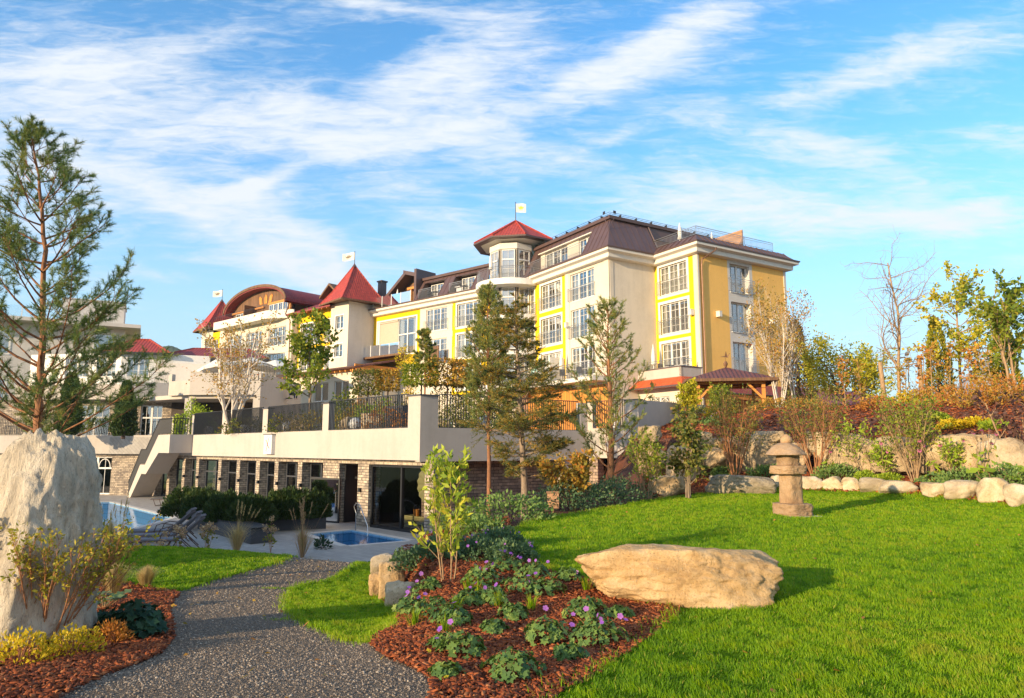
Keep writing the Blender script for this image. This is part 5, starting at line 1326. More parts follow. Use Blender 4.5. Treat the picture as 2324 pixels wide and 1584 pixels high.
m.build('barge_board', 'dark_wood', br_)
m = MB()
for i in range(2, n-2, 2): s, z = big[i]; m.bar(GF.pt(AC+(s-AC)*.95, 18.75+(z-18.75)*.93, .72), GF.pt(AC+(s-AC)*.95, 18.75+(z-18.75)*.93, -.4), .14, .18)
m.build('purlin_ends', 'brown_wood', br_)
m = MB(); m.fbox(GF, -16.2, -11.2, 18.95, 19.2, -.34, -.1); m.fbox(GF, -11.45, -11.2, 17, 18.95, -.34, -.1); m.fbox(GF, -25, -17.2, 18.75, 18.95, -.34, -.1); m.build('beams', 'honey_beam', tw)
window(GF.moved(-.3), -16.0, -11.9, 17.1, 18.95, tw, 4, rows=2, out=.08, seed=170, cur=.7, sill=False); window(GF.moved(-.3), -24, -20.5, 17.1, 18.7, tw, 3, rows=2, out=.08, seed=171, cur=.2, sill=False)
m = MB(); m.fbox(GF, -19.6, -19.4, 17.7, 19.2, -.3, 1.2); m.build('balcony_screen', 'dark_wood', tw)
m = MB()
for s0, t0 in ((-18.1, -.25), (-17.1, 0.0), (-16.1, .25)): m.add([GF.pt(s0-.33, 19.3, -.3), GF.pt(s0+.33, 19.3, -.3), GF.pt(s0+.33+t0, 20.1, -.3), GF.pt(s0+t0*1.6, 20.55-abs(t0)*.6, -.3), GF.pt(s0-.33+t0, 20.1, -.3)], [(0, 1, 2, 3, 4)])
m.build('wooden_shutters', 'honey_wood', tw)
m = MB(); m.tube([GF.pt(-10.6, 18.4, .4), GF.pt(-10.5, 17.0, .9), GF.pt(-10.45, 16.3, .3), GF.pt(-10.4, 3, .12)], .07, 6); m.build('downpipe', 'copper_pipe', tw)
# far pointed tower
LT = TW0.moved(.2)
m = MB(); wall(m, LT, -32.8, -29.6, 2, 17.4, [(-31.75, -30.3, 14.7, 16.05)]); m.build('tower_wall', 'cream_plaster', tw)
window(LT, -31.75, -30.3, 14.7, 16.05, tw, 2, rows=2, cols=1, surround=.12, seed=180, cur=0)
m = MB(); q = LT.pt(-32.8, 0); m.fbox(Face(q.xy, 40.3), -.001, 3, 2, 17.4, .001, .2); m.build('tower_wall', 'pale_plaster', tw)
lc = LT.pt(-31.2, 0, -1.75); pyramid(lc.x, lc.y, 2.75, 17.5, 21.9, 40.3, 'red_tile', tw)

# ------------------------------------------------------------------ flags with their crown emblem
def flag(name, base, h, w_, hh, dirx, label, cloth, prt, seed):
    t = thing('flag', label, 'flag', base, 'flags on the roofs')
    m = MB(); m.tube([base, base+Vector((0, 0, h))], [.045, .03], 8); m.lathe(base+Vector((0, 0, h)), [(.02, 0), (.06, .05), (.02, .1)], 8); m.build('flagpole', 'dark_metal', t)
    d = Vector((dirx[0], dirx[1], 0)).normalized(); nrm = Vector((-d.y, d.x, 0))
    def pt(a, b, off=0):   # a along the fly, b up the hoist
        wv = .10*math.sin(a*5.2+seed)*min(1, a*2)
        return base+d*(a*w_+.04)+nrm*(wv+off)+Vector((0, 0, h-.08-hh+b*hh-.06*a*a+.03*math.sin(a*4+seed)))
    m = MB(); n = 12
    for i in range(n):
        for j in range(4): m.poly(pt(i/n, j/4), pt((i+1)/n, j/4), pt((i+1)/n, (j+1)/4), pt(i/n, (j+1)/4))
    cl = m.build('cloth', cloth, t, smooth=True)
    for side in (-1, 1):
        m = MB(); off = .012*side
        cr = [(-.30, .68), (-.16, .56), (-.11, .80), (-.05, .60), (0, .88), (.05, .60), (.11, .80), (.16, .56), (.30, .68), (.22, .42), (-.22, .42)]
        tri = [(0, 1, 10), (1, 2, 3), (1, 3, 10), (3, 4, 5), (3, 5, 9), (3, 9, 10), (5, 6, 7), (5, 7, 9), (7, 8, 9)]
        m.add([pt(.5+a, b, off) for a, b in cr], tri)
        m.add([pt(.5+a, b, off) for a, b in ((-.2, .33), (.2, .33), (.2, .38), (-.2, .38))], [(0, 1, 2, 3)])
        for k in range(4): a = -.15+.1*k; m.add([pt(.5+a+x, .2+y, off) for x, y in ((-.03, 0), (0, -.05), (.03, 0), (0, .05))], [(0, 1, 2, 3)])
        m.build('crown_emblem', prt, cl)
    return t
right = (math.cos(R(8)), math.sin(R(8)))
flag('flag', Vector((RC[0], RC[1], 22.7)), 2.0, .95, .85, (1, -.1), 'white flag with golden crown emblem flying above the round turret', 'canvas', 'gold_print', .4)
flag('flag', Vector((tcx, tcy, 21.7)), 1.7, 1.4, .85, (-1, .15), 'cream flag with grey brown crown emblem on the middle pointed tower', 'canvas', 'grey_print', 1.4)
flag('flag', Vector((lc.x, lc.y, 21.7)), 1.7, 1.35, .85, (-1, .15), 'cream flag with grey crown emblem on the far left pointed tower', 'canvas', 'grey_print', 2.0)

# ------------------------------------------------------------------ restaurant wing below the tower
rest = thing('restaurant', 'low restaurant wing with tiled eaves on honey coloured rafters behind the terrace garden', 'building', FE.pt(-12, 2.4, 5))
RF = FE.moved(5.3)
m = MB(); hs = [(-19.2, -16.6, 6.4, 8.4), (-15.6, -13.1, 6.2, 8.4)]; wall(m, RF, -27, -11.6, 2.4, 9.3, hs); RS = Face(RF.pt(-11.6, 0).xy, 40.3); wall(m, RS, 0, 5.2, 2.4, 9.3, [(1.6, 3.4, 5.9, 8.2)]); m.build('wall', 'cream_plaster', rest)
for k, h in enumerate(hs): window(RF, *h, rest, 2, rows=1, cols=1, seed=190+k, cur=0)
window(RS, 1.6, 3.4, 5.9, 8.2, rest, 2, rows=3, seed=195, cur=.3)
m = MB(); a_, b_, c_, d_ = RF.pt(-28, 9.55, 1.0), RF.pt(-10.9, 9.55, 1.0), RF.pt(-10.9, 10.9, -5.2), RF.pt(-28, 10.9, -5.2)
m.poly(a_, b_, c_, d_); dz = Vector((0, 0, .16)); m.poly(a_-dz, d_-dz, c_-dz, b_-dz); m.poly(a_, a_-dz, b_-dz, b_); m.poly(b_, b_-dz, c_-dz, c_); m.build('roof', 'shingle', rest)
m = MB()
for i in range(20): s = -27.6+i*.88; m.bar(RF.pt(s, 9.22, .85), RF.pt(s, 9.42, -.1), .14, .2)
m.build('rafter_ends', 'honey_beam', rest)
m = MB(); m.fbox(RF, -11.6, -11.4, 9.0, 9.35, -5, .8); m.fbox(RF, -11.5, -11.35, 9.35, 9.9, -5, .6); m.build('gable_beam', 'honey_beam', rest)
m = MB(); m.tube([RF.pt(-28, 9.5, 1.06), RF.pt(-10.9, 9.5, 1.06)], .07, 6); m.tube([RF.pt(-11.1, 9.5, 1.0), RF.pt(-11.3, 8.9, .3), RF.pt(-11.4, 8.5, .1), RF.pt(-11.4, 5, .1)], .05, 6); m.build('gutter', 'copper_pipe', rest)

# ------------------------------------------------------------------ terrace cafe block, pavilion and the flat roofed house on the left
cafe = thing('cafe_terrace', 'plastered upper cafe terrace on pillars behind the pool terrace', 'building', (-22, 52, 2.4))
KF = Face((-18.8, 52), 90); KR = Face((-18.8, 52), 2)
m = MB(); m.fbox(KF, -5.3, 0, 5.5, 7.15, -.3, 0); m.fbox(KR, .003, 9, 5.5, 7.1, -.3, 0); m.fbox(KR, .01, 9, 2.4, 5.5, -.3, 0); m.build('parapet_wall', 'terrace_plaster', cafe)
KL = Face((-24.1, 52), 118)
m = MB(); m.fbox(KL, -2.4, 0, 5.5, 6.6, -.3, 0); m.fbox(KL, -2.5, -2.1, 6.6, 7.15, -.3, 0); m.fbox(KF, -5.3, -4.4, 7.15, 7.25, -.3, .02); m.build('parapet_wall', 'terrace_plaster', cafe)
m = MB(); m.prism([(-24.0, 52.4), (-18.9, 52.4), (-18.6, 61), (-33, 63), (-31, 56.5), (-26.2, 53.4)], 5.25, 5.56); m.build('floor_slab', 'terrace_plaster', cafe)
for x in (-24.2, -19.1, -21.6):
    m = MB(); m.box((x, 52.35 if x != -21.6 else 55, 3.8), (.5, .5, 2.9)); m.build('pillar', 'terrace_plaster', cafe)
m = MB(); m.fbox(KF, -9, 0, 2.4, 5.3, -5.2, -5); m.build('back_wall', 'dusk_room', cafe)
railing(KF, -3.6, -.2, 6.6, 7.2, cafe, .02, sides=False, mat='dark_metal', gap=.3)
bars(KR, .3, 6.0, 7.1, 7.95, -.1, cafe, .3)
pav = thing('pavilion', 'white pavilion with red hipped roof and arched windows left of the cafe terrace', 'building', (-31, 58, 2.4))
PF = Face((-33.6, 59.5), 100); PR_ = Face(PF.pt(0, 0).xy, 70)
m = MB(); wall(m, PR_, 0, 7, 2.4, 9.7, [(.5, 2.2, 7.7, 9.3)]); wall(m, PF, -9, 0, 2.4, 9.7, [(-2.4, -.5, 7.6, 9.4), (-5.5, -3.2, 7.6, 9.4)]); m.build('wall', 'white_paint', pav)
window(PR_, .5, 2.2, 7.7, 9.3, pav, 2, rows=3, seed=201, cur=0); window(PF, -2.4, -.5, 7.6, 9.4, pav, 2, rows=3, seed=202, cur=0); window(PF, -5.5, -3.2, 7.6, 9.4, pav, 2, rows=3, seed=203, cur=0)
def hip(cx, cy, hx, hy, z0, z1, yaw, rid, mt, parent):
    a_ = R(yaw); rot = lambda x, y, z: (cx+x*math.cos(a_)-y*math.sin(a_), cy+x*math.sin(a_)+y*math.cos(a_), z)
    lo = [rot(-hx, -hy, z0), rot(hx, -hy, z0), rot(hx, hy, z0), rot(-hx, hy, z0)]; r0, r1 = rot(-rid, 0, z1), rot(rid, 0, z1)
    m = MB(); m.poly(lo[0], lo[1], r1, r0); m.poly(lo[1], lo[2], r1); m.poly(lo[2], lo[3], r0, r1); m.poly(lo[3], lo[0], r0); r_ = m.build('roof', mt, parent)
    m = MB()
    for p, q in ((lo[0], r0), (lo[1], r1), (lo[2], r1), (lo[3], r0), (r0, r1)): m.tube([p, q], .09, 5)
    m.build('ridge_tiles', mt, r_)
    m = MB(); m.poly(*[(p[0], p[1], z0-.03) for p in lo])
    for i in range(4): p, q = lo[i], lo[(i+1) % 4]; m.bar((p[0], p[1], z0-.09), (q[0], q[1], z0-.09), .16, .2)
    m.build('eaves', 'dark_metal', r_)
hip(-33.5, 62.5, 3.0, 3.2, 9.75, 11.3, 15, .6, 'red_tile', pav); hip(-28.0, 66.5, 5.0, 3.2, 9.75, 11.0, 8, 2.6, 'wine_tile', pav)
m = MB(); m.box((-28, 66.5, 7.6), (9.4, 5.4, 4.2), R(8)); m.build('rear_wing', 'white_paint', pav)
m = MB(); wall(m, Face((-30, 60.5), 78), -1, 4.5, 2.4, 8.9); m.build('porch_wall', 'pale_plaster', pav)
BF = Face((-27.7, 56), 70)
m = MB(); m.fbox(BF, -3.3, 0, 5.5, 6.75, -.3, 0); m.build('balcony_parapet', 'grey_plaster', pav)
m = MB(); m.fbox(Face((-31, 55.2), 95), -9, 0, 5.4, 6.6, -.3, 0); m.build('balcony_parapet', 'terrace_plaster', pav)
m = MB(); m.prism([(-27.8, 56.2), (-31, 55.3), (-40, 56), (-40, 60), (-28.5, 60)], 5.38, 5.55); m.build('balcony_floor', 'terrace_plaster', pav)
railing(BF, -3.2, 0, 6.75, 7.55, pav, -.1, sides=False)
GFc = Face((-28, 57), 85)
m = MB(); wall(m, GFc, -14, 3.5, 2.3, 5.4, [(-2.2, -.5, 2.5, 5.0), (.8, 2.6, 2.5, 5.0), (-7, -4.6, 2.5, 5.0)]); m.build('ground_floor_wall', 'stone_cladding', pav)
for k, (a, b) in enumerate(((-2.2, -.5), (.8, 2.6), (-7, -4.6))): window(GFc, a, b, 2.5, 5.0, pav, 2, rows=1, trans=4.0, seed=210+k, cur=0, sill=False, room='dusk_room')
m = MB(); m.fbox(GFc, -2.0, -.8, 4.2, 4.32, -.6, -.55); m.fbox(GFc, -2.0, -.6, 4.45, 4.56, -.6, -.55); m.fbox(GFc, 1.0, 1.7, 4.45, 4.56, -.6, -.55); m.fbox(GFc, -5.9, -5.2, 4.3, 4.4, -.6, -.55); m.build('red_ceiling_lamp', 'red_sign', pav)
flat = thing('flat_roofed_house', 'modern white house with flat overhanging roof slab behind the tall pine', 'building', (-46, 72, -2))
HF = Face((-39.4, 70), 62); HR = Face((-39.4, 70), -28)
hs = [(-2.6, -.9, 10.9, 12.9), (-12, -9.5, 10.4, 12.9), (-20, -18, 10.4, 12.9), (-12, -9.5, 5.5, 8.0), (-20, -18, 5.5, 8)]
m = MB(); wall(m, HF, -32, 0, -2, 13.5, hs); m.fbox(HR, .003, 9, -2, 13.5, -.3, 0); m.build('wall', 'pale_plaster', flat)
for k, h in enumerate(hs): window(HF, *h, flat, 1 if k == 0 else 2, rows=1, cols=1, seed=220+k, cur=.3, surround=.12)
m = MB(); m.prism([HF.pt(-33, 0, 1.6)[:2], HF.pt(1.4, 0, 1.6)[:2], HF.pt(1.4, 0, -9)[:2], HF.pt(-33, 0, -9)[:2]], 13.5, 13.85); m.build('roof_slab', 'pale_plaster', flat)
m = MB(); m.prism([HF.pt(-5.6, 0, -.5)[:2], HF.pt(-.2, 0, -.5)[:2], HF.pt(-.2, 0, -6)[:2], HF.pt(-5.6, 0, -6)[:2]], 13.86, 16.3); m.fbox(HF, -5.7, -.1, 16.3, 16.38, -6.1, -.4); m.build('roof_house', 'pale_plaster', flat)
glass_rail(HF, -30, -6.5, 14.0, 15.0, 1.0, flat, 2.2)
# mountains a long way off
def ridge(name, pts, Y, th, label, mt):
    vs = []; n = len(pts)
    rows = 7
    tops = [P(u, v, Y) for u, v in pts]
    v_ = []; 
    for j in range(rows):
        t = j/(rows-1)
        for i, p in enumerate(tops):
            z = p.z*(1-t)**1.2 - 20*t
            w_ = mnoise.noise(Vector((p.x*.004, t*3, Y*.001)))*th*.25
            v_.append((p.x*(1-t*.10), Y-th*t*1.0+w_*(t > 0)*(t < 1), z))
        
    f = [(j*n+i, j*n+i+1, (j+1)*n+i+1, (j+1)*n+i) for j in range(rows-1) for i in range(n-1)]
    back_ = len(v_); v_ += [(p.x, Y+th, -20) for p in tops]
    f += [(i, back_+i, back_+i+1, i+1) for i in range(n-1)]
    o = np_mesh(name, np.array(v_), np.array(f), mt, smooth=True); setting(o); return o
mat_plain('far_hill', (0.030, 0.055, 0.022), 0.95, var=.45, sc=.02); mat_plain('far_mountain', (0.25, 0.235, 0.21), 0.95, var=.4, sc=.006)
rr = random.Random(4)
hp = [(120, 362), (150, 352), (160, 347.5), (168, 345.5), (174, 346.5), (182, 350), (192, 354), (215, 362), (250, 372)]
fine = []
for (a, b), (c, d) in zip(hp, hp[1:]):
    for k in range(8): t = k/8; fine.append((a+(c-a)*t, b+(d-b)*t+rr.uniform(-.5, .3)))
ridge('hills', fine, 900, 200, '', 'far_hill')
mp_ = [(880, 430), (900, 406), (912, 392), (922, 384), (935, 388), (950, 398), (968, 380), (980, 362), (990, 356), (1000, 366), (1012, 380), (1040, 400), (1100, 420)]
fine = []
for (a, b), (c, d) in zip(mp_, mp_[1:]):
    for k in range(8): t = k/8; fine.append((a+(c-a)*t, b+(d-b)*t+rr.uniform(-.8, .6)))
ridge('mountain', fine, 3000, 700, '', 'far_mountain')
# ------------------------------------------------------------------ stones
import bmesh
def ico(sub):
    bm = bmesh.new(); bmesh.ops.create_icosphere(bm, subdivisions=sub, radius=1.0)
    v = np.array([x.co[:] for x in bm.verts]); f = np.array([[q.index for q in p.verts] for p in bm.faces]); bm.free(); return v, f
ICO = {k: ico(k) for k in (2, 3, 4, 5, 6)}
def fbm(v, sc, seed, octv=4, rough=0.5):
    out = np.zeros(len(v))
    for i, p in enumerate(v):
        a, s, t = 1.0, sc, 0.0
        for _ in range(octv): t += a*mnoise.noise(Vector((p[0]*s+seed*7.3, p[1]*s-seed*3.1, p[2]*s+seed))); a *= rough; s *= 2.1
        out[i] = t
    return out
def stone_mesh(sx, sy, sz, seed, sub=4, planes=None, nplanes=11, rough=.10, fine=.03, soft=14, box=0.0):
    v, f = ICO[sub]; rg = np.random.default_rng(seed)
    if planes is None:
        n = rg.normal(size=(nplanes, 3)); n /= np.linalg.norm(n, axis=1)[:, None]; d = rg.uniform(.70, .98, nplanes)
        n = np.concatenate([n, [[0, 0, 1], [0, 0, -1], [0, -1, .15], [0, 1, 0], [1, 0, 0], [-1, 0, 0]]]); d = np.concatenate([d, rg.uniform(.75, .95, 6)])
    else:
        n = np.array([p[:3] for p in planes], float); n /= np.linalg.norm(n, axis=1)[:, None]; d = np.array([p[3] for p in planes])
    q = np.maximum(v @ n.T, 1e-3)/d
    r = 1/np.power(np.power(q, soft).sum(1), 1/soft)
    p = v*r[:, None]
    k = 1+rough*fbm(v, 1.6, seed, 3)+fine*fbm(v, 6.0, seed+3, 3, .6)
    p = p*k[:, None]
    return p*np.array([sx, sy, sz]), f
def stone(name, label, cat, base, size, seed, mat, rz=0.0, group=None, sub=4, sink=.12, parent=None, warp=None, **kw):
    p, f = stone_mesh(size[0]/2, size[1]/2, size[2]/2, seed, sub, **kw)
    if warp: p = warp(p)
    z0 = p[:, 2].min(); p[:, 2] -= z0+sink*(p[:, 2].max()-z0)
    c, s = math.cos(rz), math.sin(rz); p = np.column_stack([p[:, 0]*c-p[:, 1]*s, p[:, 0]*s+p[:, 1]*c, p[:, 2]])+np.array(base)
    o = np_mesh(name, p, f, mat, parent=parent, base=base if parent is None else None, smooth=True)
    if label: tag(o, label, cat, group)
    return o
def px_stone(name, label, box, seed, mat, Y=None, on=None, group=None, cat='boulder', depth=.8, sub=4, sink=.08, **kw):
    """a stone standing where its foot is seen; box in the photograph's 2324 px"""
    x0, x1, y0, y1 = box; u0, v0 = disp(x0, y0); u1, v1 = disp(x1, y1); um = (u0+u1)/2
    if on is not None: b = on(um, v1)
    else: b = GR(um, v1)
    if Y: b = P(um, v1, Y)
    wd = (u1-u0)/FPX*b.y*1.0; ht = (v1-v0)/FPX*b.y*.99
    b = b + Vector((b.x, b.y, 0)).normalized()*wd*depth*.38
    return stone(name, label, cat, b, (wd*1.06, wd*depth, ht*1.10), seed, mat, group=group, sub=sub, sink=sink, rz=-math.atan2(b.x, b.y), **kw)
# standing stone at the path
def warp_stand(p):
    z = (p[:, 2]-p[:, 2].min())/np.ptp(p[:, 2]); t = np.clip((z-.28)/.72, 0, 1)
    p[:, 0] = p[:, 0]*(1-.36*t**3)+.07*t; p[:, 1] = p[:, 1]*(1-.45*t**2); return p
bs = Vector((-4.55, 6.75, hz(-4.55, 6.75)))
stone('standing_stone', 'tall pale standing stone tapering upwards beside the gravel path', 'stone', bs, (1.24, .92, 1.93), 5, 'grooved_granite', sub=6, sink=.05, warp=warp_stand, rough=.10, fine=.065, soft=12,
      planes=[(-.45, -.9, .12, .84), (.85, -.5, .12, .82), (1, .3, 0, .95), (0, 1, 0, .9), (-1, .1, .12, .95), (0, 0, 1, .93), (0, 0, -1, 1), (.1, -.7, .7, 1.05), (-.8, -.2, .6, 1.08), (.75, 0, .66, 1.10)])
# seat boulder on the lawn
fb = GR(*disp(1555, 1374)); 
stone('boulder', 'large flat topped honey coloured boulder lying at the lawn edge by the flower bed', 'boulder', (fb.x+.02, fb.y+.30, fb.z), (2.10, 1.02, .76), 12, 'warm_granite', rz=R(-7), sub=6, sink=.16, rough=.075, fine=.05, soft=26,
      planes=[(-.25, -.95, .15, .80), (.55, -.8, .35, .84), (.1, .1, 1, .66), (.62, -.1, .62, .86), (0, 1, .1, .9), (-1, -.1, -.25, .90), (1, 0, -.2, .96), (-.6, -.5, -.75, .92), (0, 0, -1, .9), (-.5, .1, .85, .84)])
# stones holding the flower bed
bl = [((845, 893, 1264, 1318), 'pale rounded boulder, rearmost of the pile at the flower bed edge', 31), ((845, 880, 1310, 1352), 'small tan boulder leaning low at the left foot of the bed edge pile', 32), ((862, 915, 1288, 1365), 'tan slanting slab in the middle of the bed edge pile', 33), ((878, 942, 1325, 1400), 'whitish upright boulder nearest the path in the bed edge pile', 34), ((897, 930, 1378, 1412), 'small golden stone half buried at the front end of the bed edge pile', 35)]
for (bx, lb, sd), Yb in zip(bl, (11.9, 11.0, 10.6, 9.6, 9.1)):
    ux, vx = disp((bx[0]+bx[1])/2, bx[3]); px_stone('boulder', lb, (bx[0]-8, bx[1]+8, bx[2]-6, bx[3]), sd, 'edge_granite' if sd in (31, 34) else 'warm_granite', group='boulders holding the flower bed', depth=.8, sub=5, sink=.02, on=lambda u, v, Y=Yb: P(u, v, Y), soft=18)
# low border stones along the back of the lawn
ed = [((1606, 1630, 1079, 1094), 'small grey stone peeping out left behind the long flat boulder'), ((1748, 1776, 1080, 1112), 'grey shaded border stone between the long flat boulder and the stone lantern'), ((1806, 1822, 1086, 1110), 'narrow border stone just right of the lantern pillar'), ((1818, 1867, 1079, 1112), 'pointed border stone, first full one right of the lantern'),
      ((1867, 1916, 1081, 1114), 'round cream border stone, second right of the lantern'), ((1911, 1955, 1085, 1116), 'small blocky border stone, third right of the lantern'), ((1953, 2016, 1082, 1120), 'slanting border stone, fourth right of the lantern'),
      ((1999, 2086, 1089, 1124), 'long low yellowish border stone in the middle of the row'), ((2090, 2149, 1094, 1130), 'low wedge shaped border stone after the gap in the row'), ((2144, 2224, 1088, 1136), 'broad border stone with sloping shoulders right of the wedge shaped one'),
      ((2221, 2296, 1081, 1142), 'tall pale border stone under the big green leaf'), ((2286, 2345, 1101, 1152), 'last border stone cut by the right edge of the picture')]
for i, (bx, lb) in enumerate(ed): px_stone('border_stone', lb, bx, 50+i, 'edge_granite', group='border stones along the back of the lawn', cat='border stone', depth=.75, sub=4, sink=.04, rough=.12)
px_stone('boulder', 'long flat grey boulder lying on the lawn left of the stone lantern', (1604, 1772, 1077, 1122), 71, 'pale_granite', cat='boulder', depth=.45, sub=5, sink=.05)
# boulder wall
def on_wall(u, v):
    best = None
    for k in np.linspace(12, 45, 700):
        r = ray(u, v); x, y = r[0]*k, r[1]*k
        if walldist(np.array([x]), np.array([y]))[0] > -.12: return Vector((x, y, hz(x, y-.25)-.1))
    return Vector((x, y, 0))
WY = {90: 24.5, 91: 23.4, 92: 20.4, 93: 22.6, 94: 23.6, 95: 22.6, 96: 23.0}
def wall_stone(bx, lb, sd):
    x0, x1, y0, y1 = bx; u0, v0 = disp(x0, y0); u1, v1 = disp(x1, y1); um = (u0+u1)/2
    b = P(um, v1, WY[sd]) if sd in WY else on_wall(um, v1); zt = P(um, v0, b.y).z; zb = min(P(um, v1, b.y).z, zt-.3)
    wd = (u1-u0)/FPX*b.y
    b.z = zb; b = b+Vector((0, .25, 0))
    stone('wall_boulder', lb, 'boulder', b, (wd*1.12, max(.9, wd*.55), (zt-zb)*1.14), sd, 'wall_granite', rz=-math.atan2(b.x, b.y)+R((sd % 5)*4-8), group='boulders of the retaining wall', sub=5, sink=.04, rough=.10, fine=.05, soft=26, nplanes=16)
wl = [((1453, 1508, 964, 1010), 'squat tan wall boulder beside the terrace end'), ((1450, 1520, 1005, 1082), 'broad wall boulder below the squat one at the terrace end'), ((1478, 1562, 1076, 1136), 'low wall boulder at the foot of the dark slender shrub'), ((1515, 1600, 1010, 1090), 'shaded wall boulder hidden behind the dark slender shrub'),
      ((1572, 1622, 980, 1012), 'small whitish wall boulder on top of the wall near the dark shrub'), ((1594, 1655, 1012, 1066), 'square wall boulder left of the many stemmed bush'), ((1614, 1664, 990, 1022), 'flat wall boulder resting on the square one'), ((1655, 1775, 984, 1074), 'broad grey wall boulder behind the many stemmed bush'),
      ((1770, 1850, 1000, 1074), 'dark wall boulder behind the stone lantern roof'), ((1836, 1890, 978, 1034), 'shadowed wall boulder right of the lantern finial'), ((1856, 1998, 976, 1072), 'big golden wall boulder between lantern and yellow bush'), ((1984, 2128, 994, 1074), 'wide wall boulder behind the yellow bush stems'),
      ((2122, 2250, 978, 1070), 'tall pale wall boulder right of the yellow bush'), ((2236, 2282, 982, 1009), 'small oval boulder sitting on top of the wall'), ((2254, 2360, 984, 1074), 'large wall boulder at the right edge of the picture'), ((1700, 1790, 975, 1010), 'low wall boulder on the wall crest above the broad grey one')]
for i, (bx, lb) in enumerate(wl): wall_stone(bx, lb, 90+i)
# ------------------------------------------------------------------ stone lantern
lp = GR(*disp(1795, 1170)); LY = lp.y
lan = thing('stone_lantern', 'reddish rough hewn stone lantern standing on the lawn', 'lantern', lp)
def zat(yd): return P(*disp(1795, yd), LY).z
def wat(a, b): return (b-a)/2.26953/FPX*LY
def xat(xd): return P(*disp(xd, 1100), LY).x
BOXP = [(1, 0, 0, .9), (-1, 0, 0, .9), (0, 1, 0, .9), (0, -1, 0, .9), (0, 0, 1, .92), (0, 0, -1, .92), (.7, .7, 0, 1.05), (-.7, .7, 0, 1.05), (.7, -.7, 0, 1.05), (-.7, -.7, 0, 1.05)]
def lpart(name, x0, x1, y0, y1, sd, planes=BOXP, dep=1.0, ov=1.1, **kw):
    zt, zb = zat(y0), zat(y1); wv = wat(x0, x1); b = (xat((x0+x1)/2), LY, zb)
    return stone(name, None, None, b, (wv*ov, wv*dep*ov, (zt-zb)*1.12), sd, 'lantern_stone', rz=R(20), sub=5, sink=.03, parent=lan, planes=planes, rough=.06, fine=.04, soft=18, **kw)
m = MB(); m.box((lp.x, lp.y, lp.z-.03), (.95, .75, .08), R(15)); m.build('ground_slab', 'pale_plaster', lan)
lpart('base', 1760, 1831, 1142, 1174, 3); lpart('pillar', 1773, 1816, 1072, 1145, 4, dep=.95); lpart('platform', 1756, 1823, 1057, 1076, 5); lpart('light_box', 1770, 1812, 1029, 1059, 6)
zt, zb = zat(998), zat(1033); wv = wat(1744, 1831)
v_, f_ = ICO[5]; p = v_.copy(); up = p[:, 2] > -.12
p[:, 2] = np.where(p[:, 2] > -.12, p[:, 2], -.12); rr_ = np.hypot(p[:, 0], p[:, 1]); p[:, 2] = np.where(p[:, 2] > -.1, (1-np.clip(rr_, 0, 1)**2.3)*.80, -.02-.1*(1-rr_))
p *= (1+.05*fbm(v_, 3, 8, 3))[:, None]; p *= np.array([wv/2, wv/2, (zt-zb)])
np_mesh('roof', p+np.array([xat(1787), LY, zb+.01]), f_, 'lantern_stone', parent=lan, smooth=True)
zt, zb = zat(985), zat(1006); wv = wat(1777, 1804)/2
m = MB(); m.lathe((xat(1790), LY, zb), [(wv*r_, (zt-zb)*h_) for r_, h_ in ((.7, -.1), (.95, .12), (1, .32), (.88, .55), (.62, .78), (.3, .95), (.05, 1.0))], 14); m.build('finial', 'lantern_stone', lan, smooth=True)

# ------------------------------------------------------------------ plants: shared growers
def leaf_quads(c, ax, side, L, W, fold=0.0):
    """rhombic leaves: c base points, ax pointing, side across"""
    n = len(c); L = np.broadcast_to(L, (n,))[:, None]; W = np.broadcast_to(W, (n,))[:, None]
    up = np.cross(ax, side)
    a = c; b = c+ax*L*.45+side*W*.5+up*L*fold; d = c+ax*L; e = c+ax*L*.45-side*W*.5+up*L*fold
    v = np.stack([a, b, d, e], 1).reshape(-1, 3); k = np.arange(n)*4
    return v, np.stack([k, k+1, k+2, k+3], 1)
def unit(v): return v/np.maximum(np.linalg.norm(v, axis=1)[:, None], 1e-9)
def make_leaves(name, pts, dirs, mat, parent, rg, L, W, spread=.9, droop=0.0, clump=None, var=.35):
    n = len(pts)
    ax = unit(dirs+rg.normal(0, spread, (n, 3))+np.array([0, 0, -droop])); side = unit(np.cross(ax, rg.normal(size=(n, 3))))
    v, f = leaf_quads(pts, ax, side, L*rg.uniform(1-var, 1+var, n), W*rg.uniform(1-var, 1+var, n), .06)
    r = np.clip(rg.normal(.45, .22, n)+(0 if clump is None else clump), 0, 1)
    return np_mesh(name, v, f, mat, parent=parent, rnd=np.repeat(r, 4))
def make_needles(name, pts, dirs, mat, parent, rg, L, W, per, spread=.75, back=.3, clump=None):
    """needles round twigs: pts (n,2,3) twig ends"""
    n = len(pts); t = rg.uniform(0, 1, (n, per)); a, b = pts[:, 0], pts[:, 1]
    c = (a[:, None]+(b-a)[:, None]*t[:, :, None]).reshape(-1, 3)
    d = np.repeat(unit(b-a), per, 0); m_ = len(c)
    ax = unit(d+rg.normal(0, spread, (m_, 3))); side = unit(np.cross(ax, rg.normal(size=(m_, 3))))
    ln = (L*rg.uniform(.7, 1.2, m_))[:, None]; wd = W*rg.uniform(.8, 1.3, m_)[:, None]
    v = np.stack([c+side*wd/2, c-side*wd/2, c+ax*ln], 1).reshape(-1, 3); k = np.arange(m_)*3
    r = np.repeat(rg.normal(.42, .2, n)+(0 if clump is None else clump), per)+rg.normal(0, .12, m_)
    return np_mesh(name, v, np.stack([k, k+1, k+2], 1), mat, parent=parent, rnd=np.repeat(np.clip(r, 0, 1), 3))
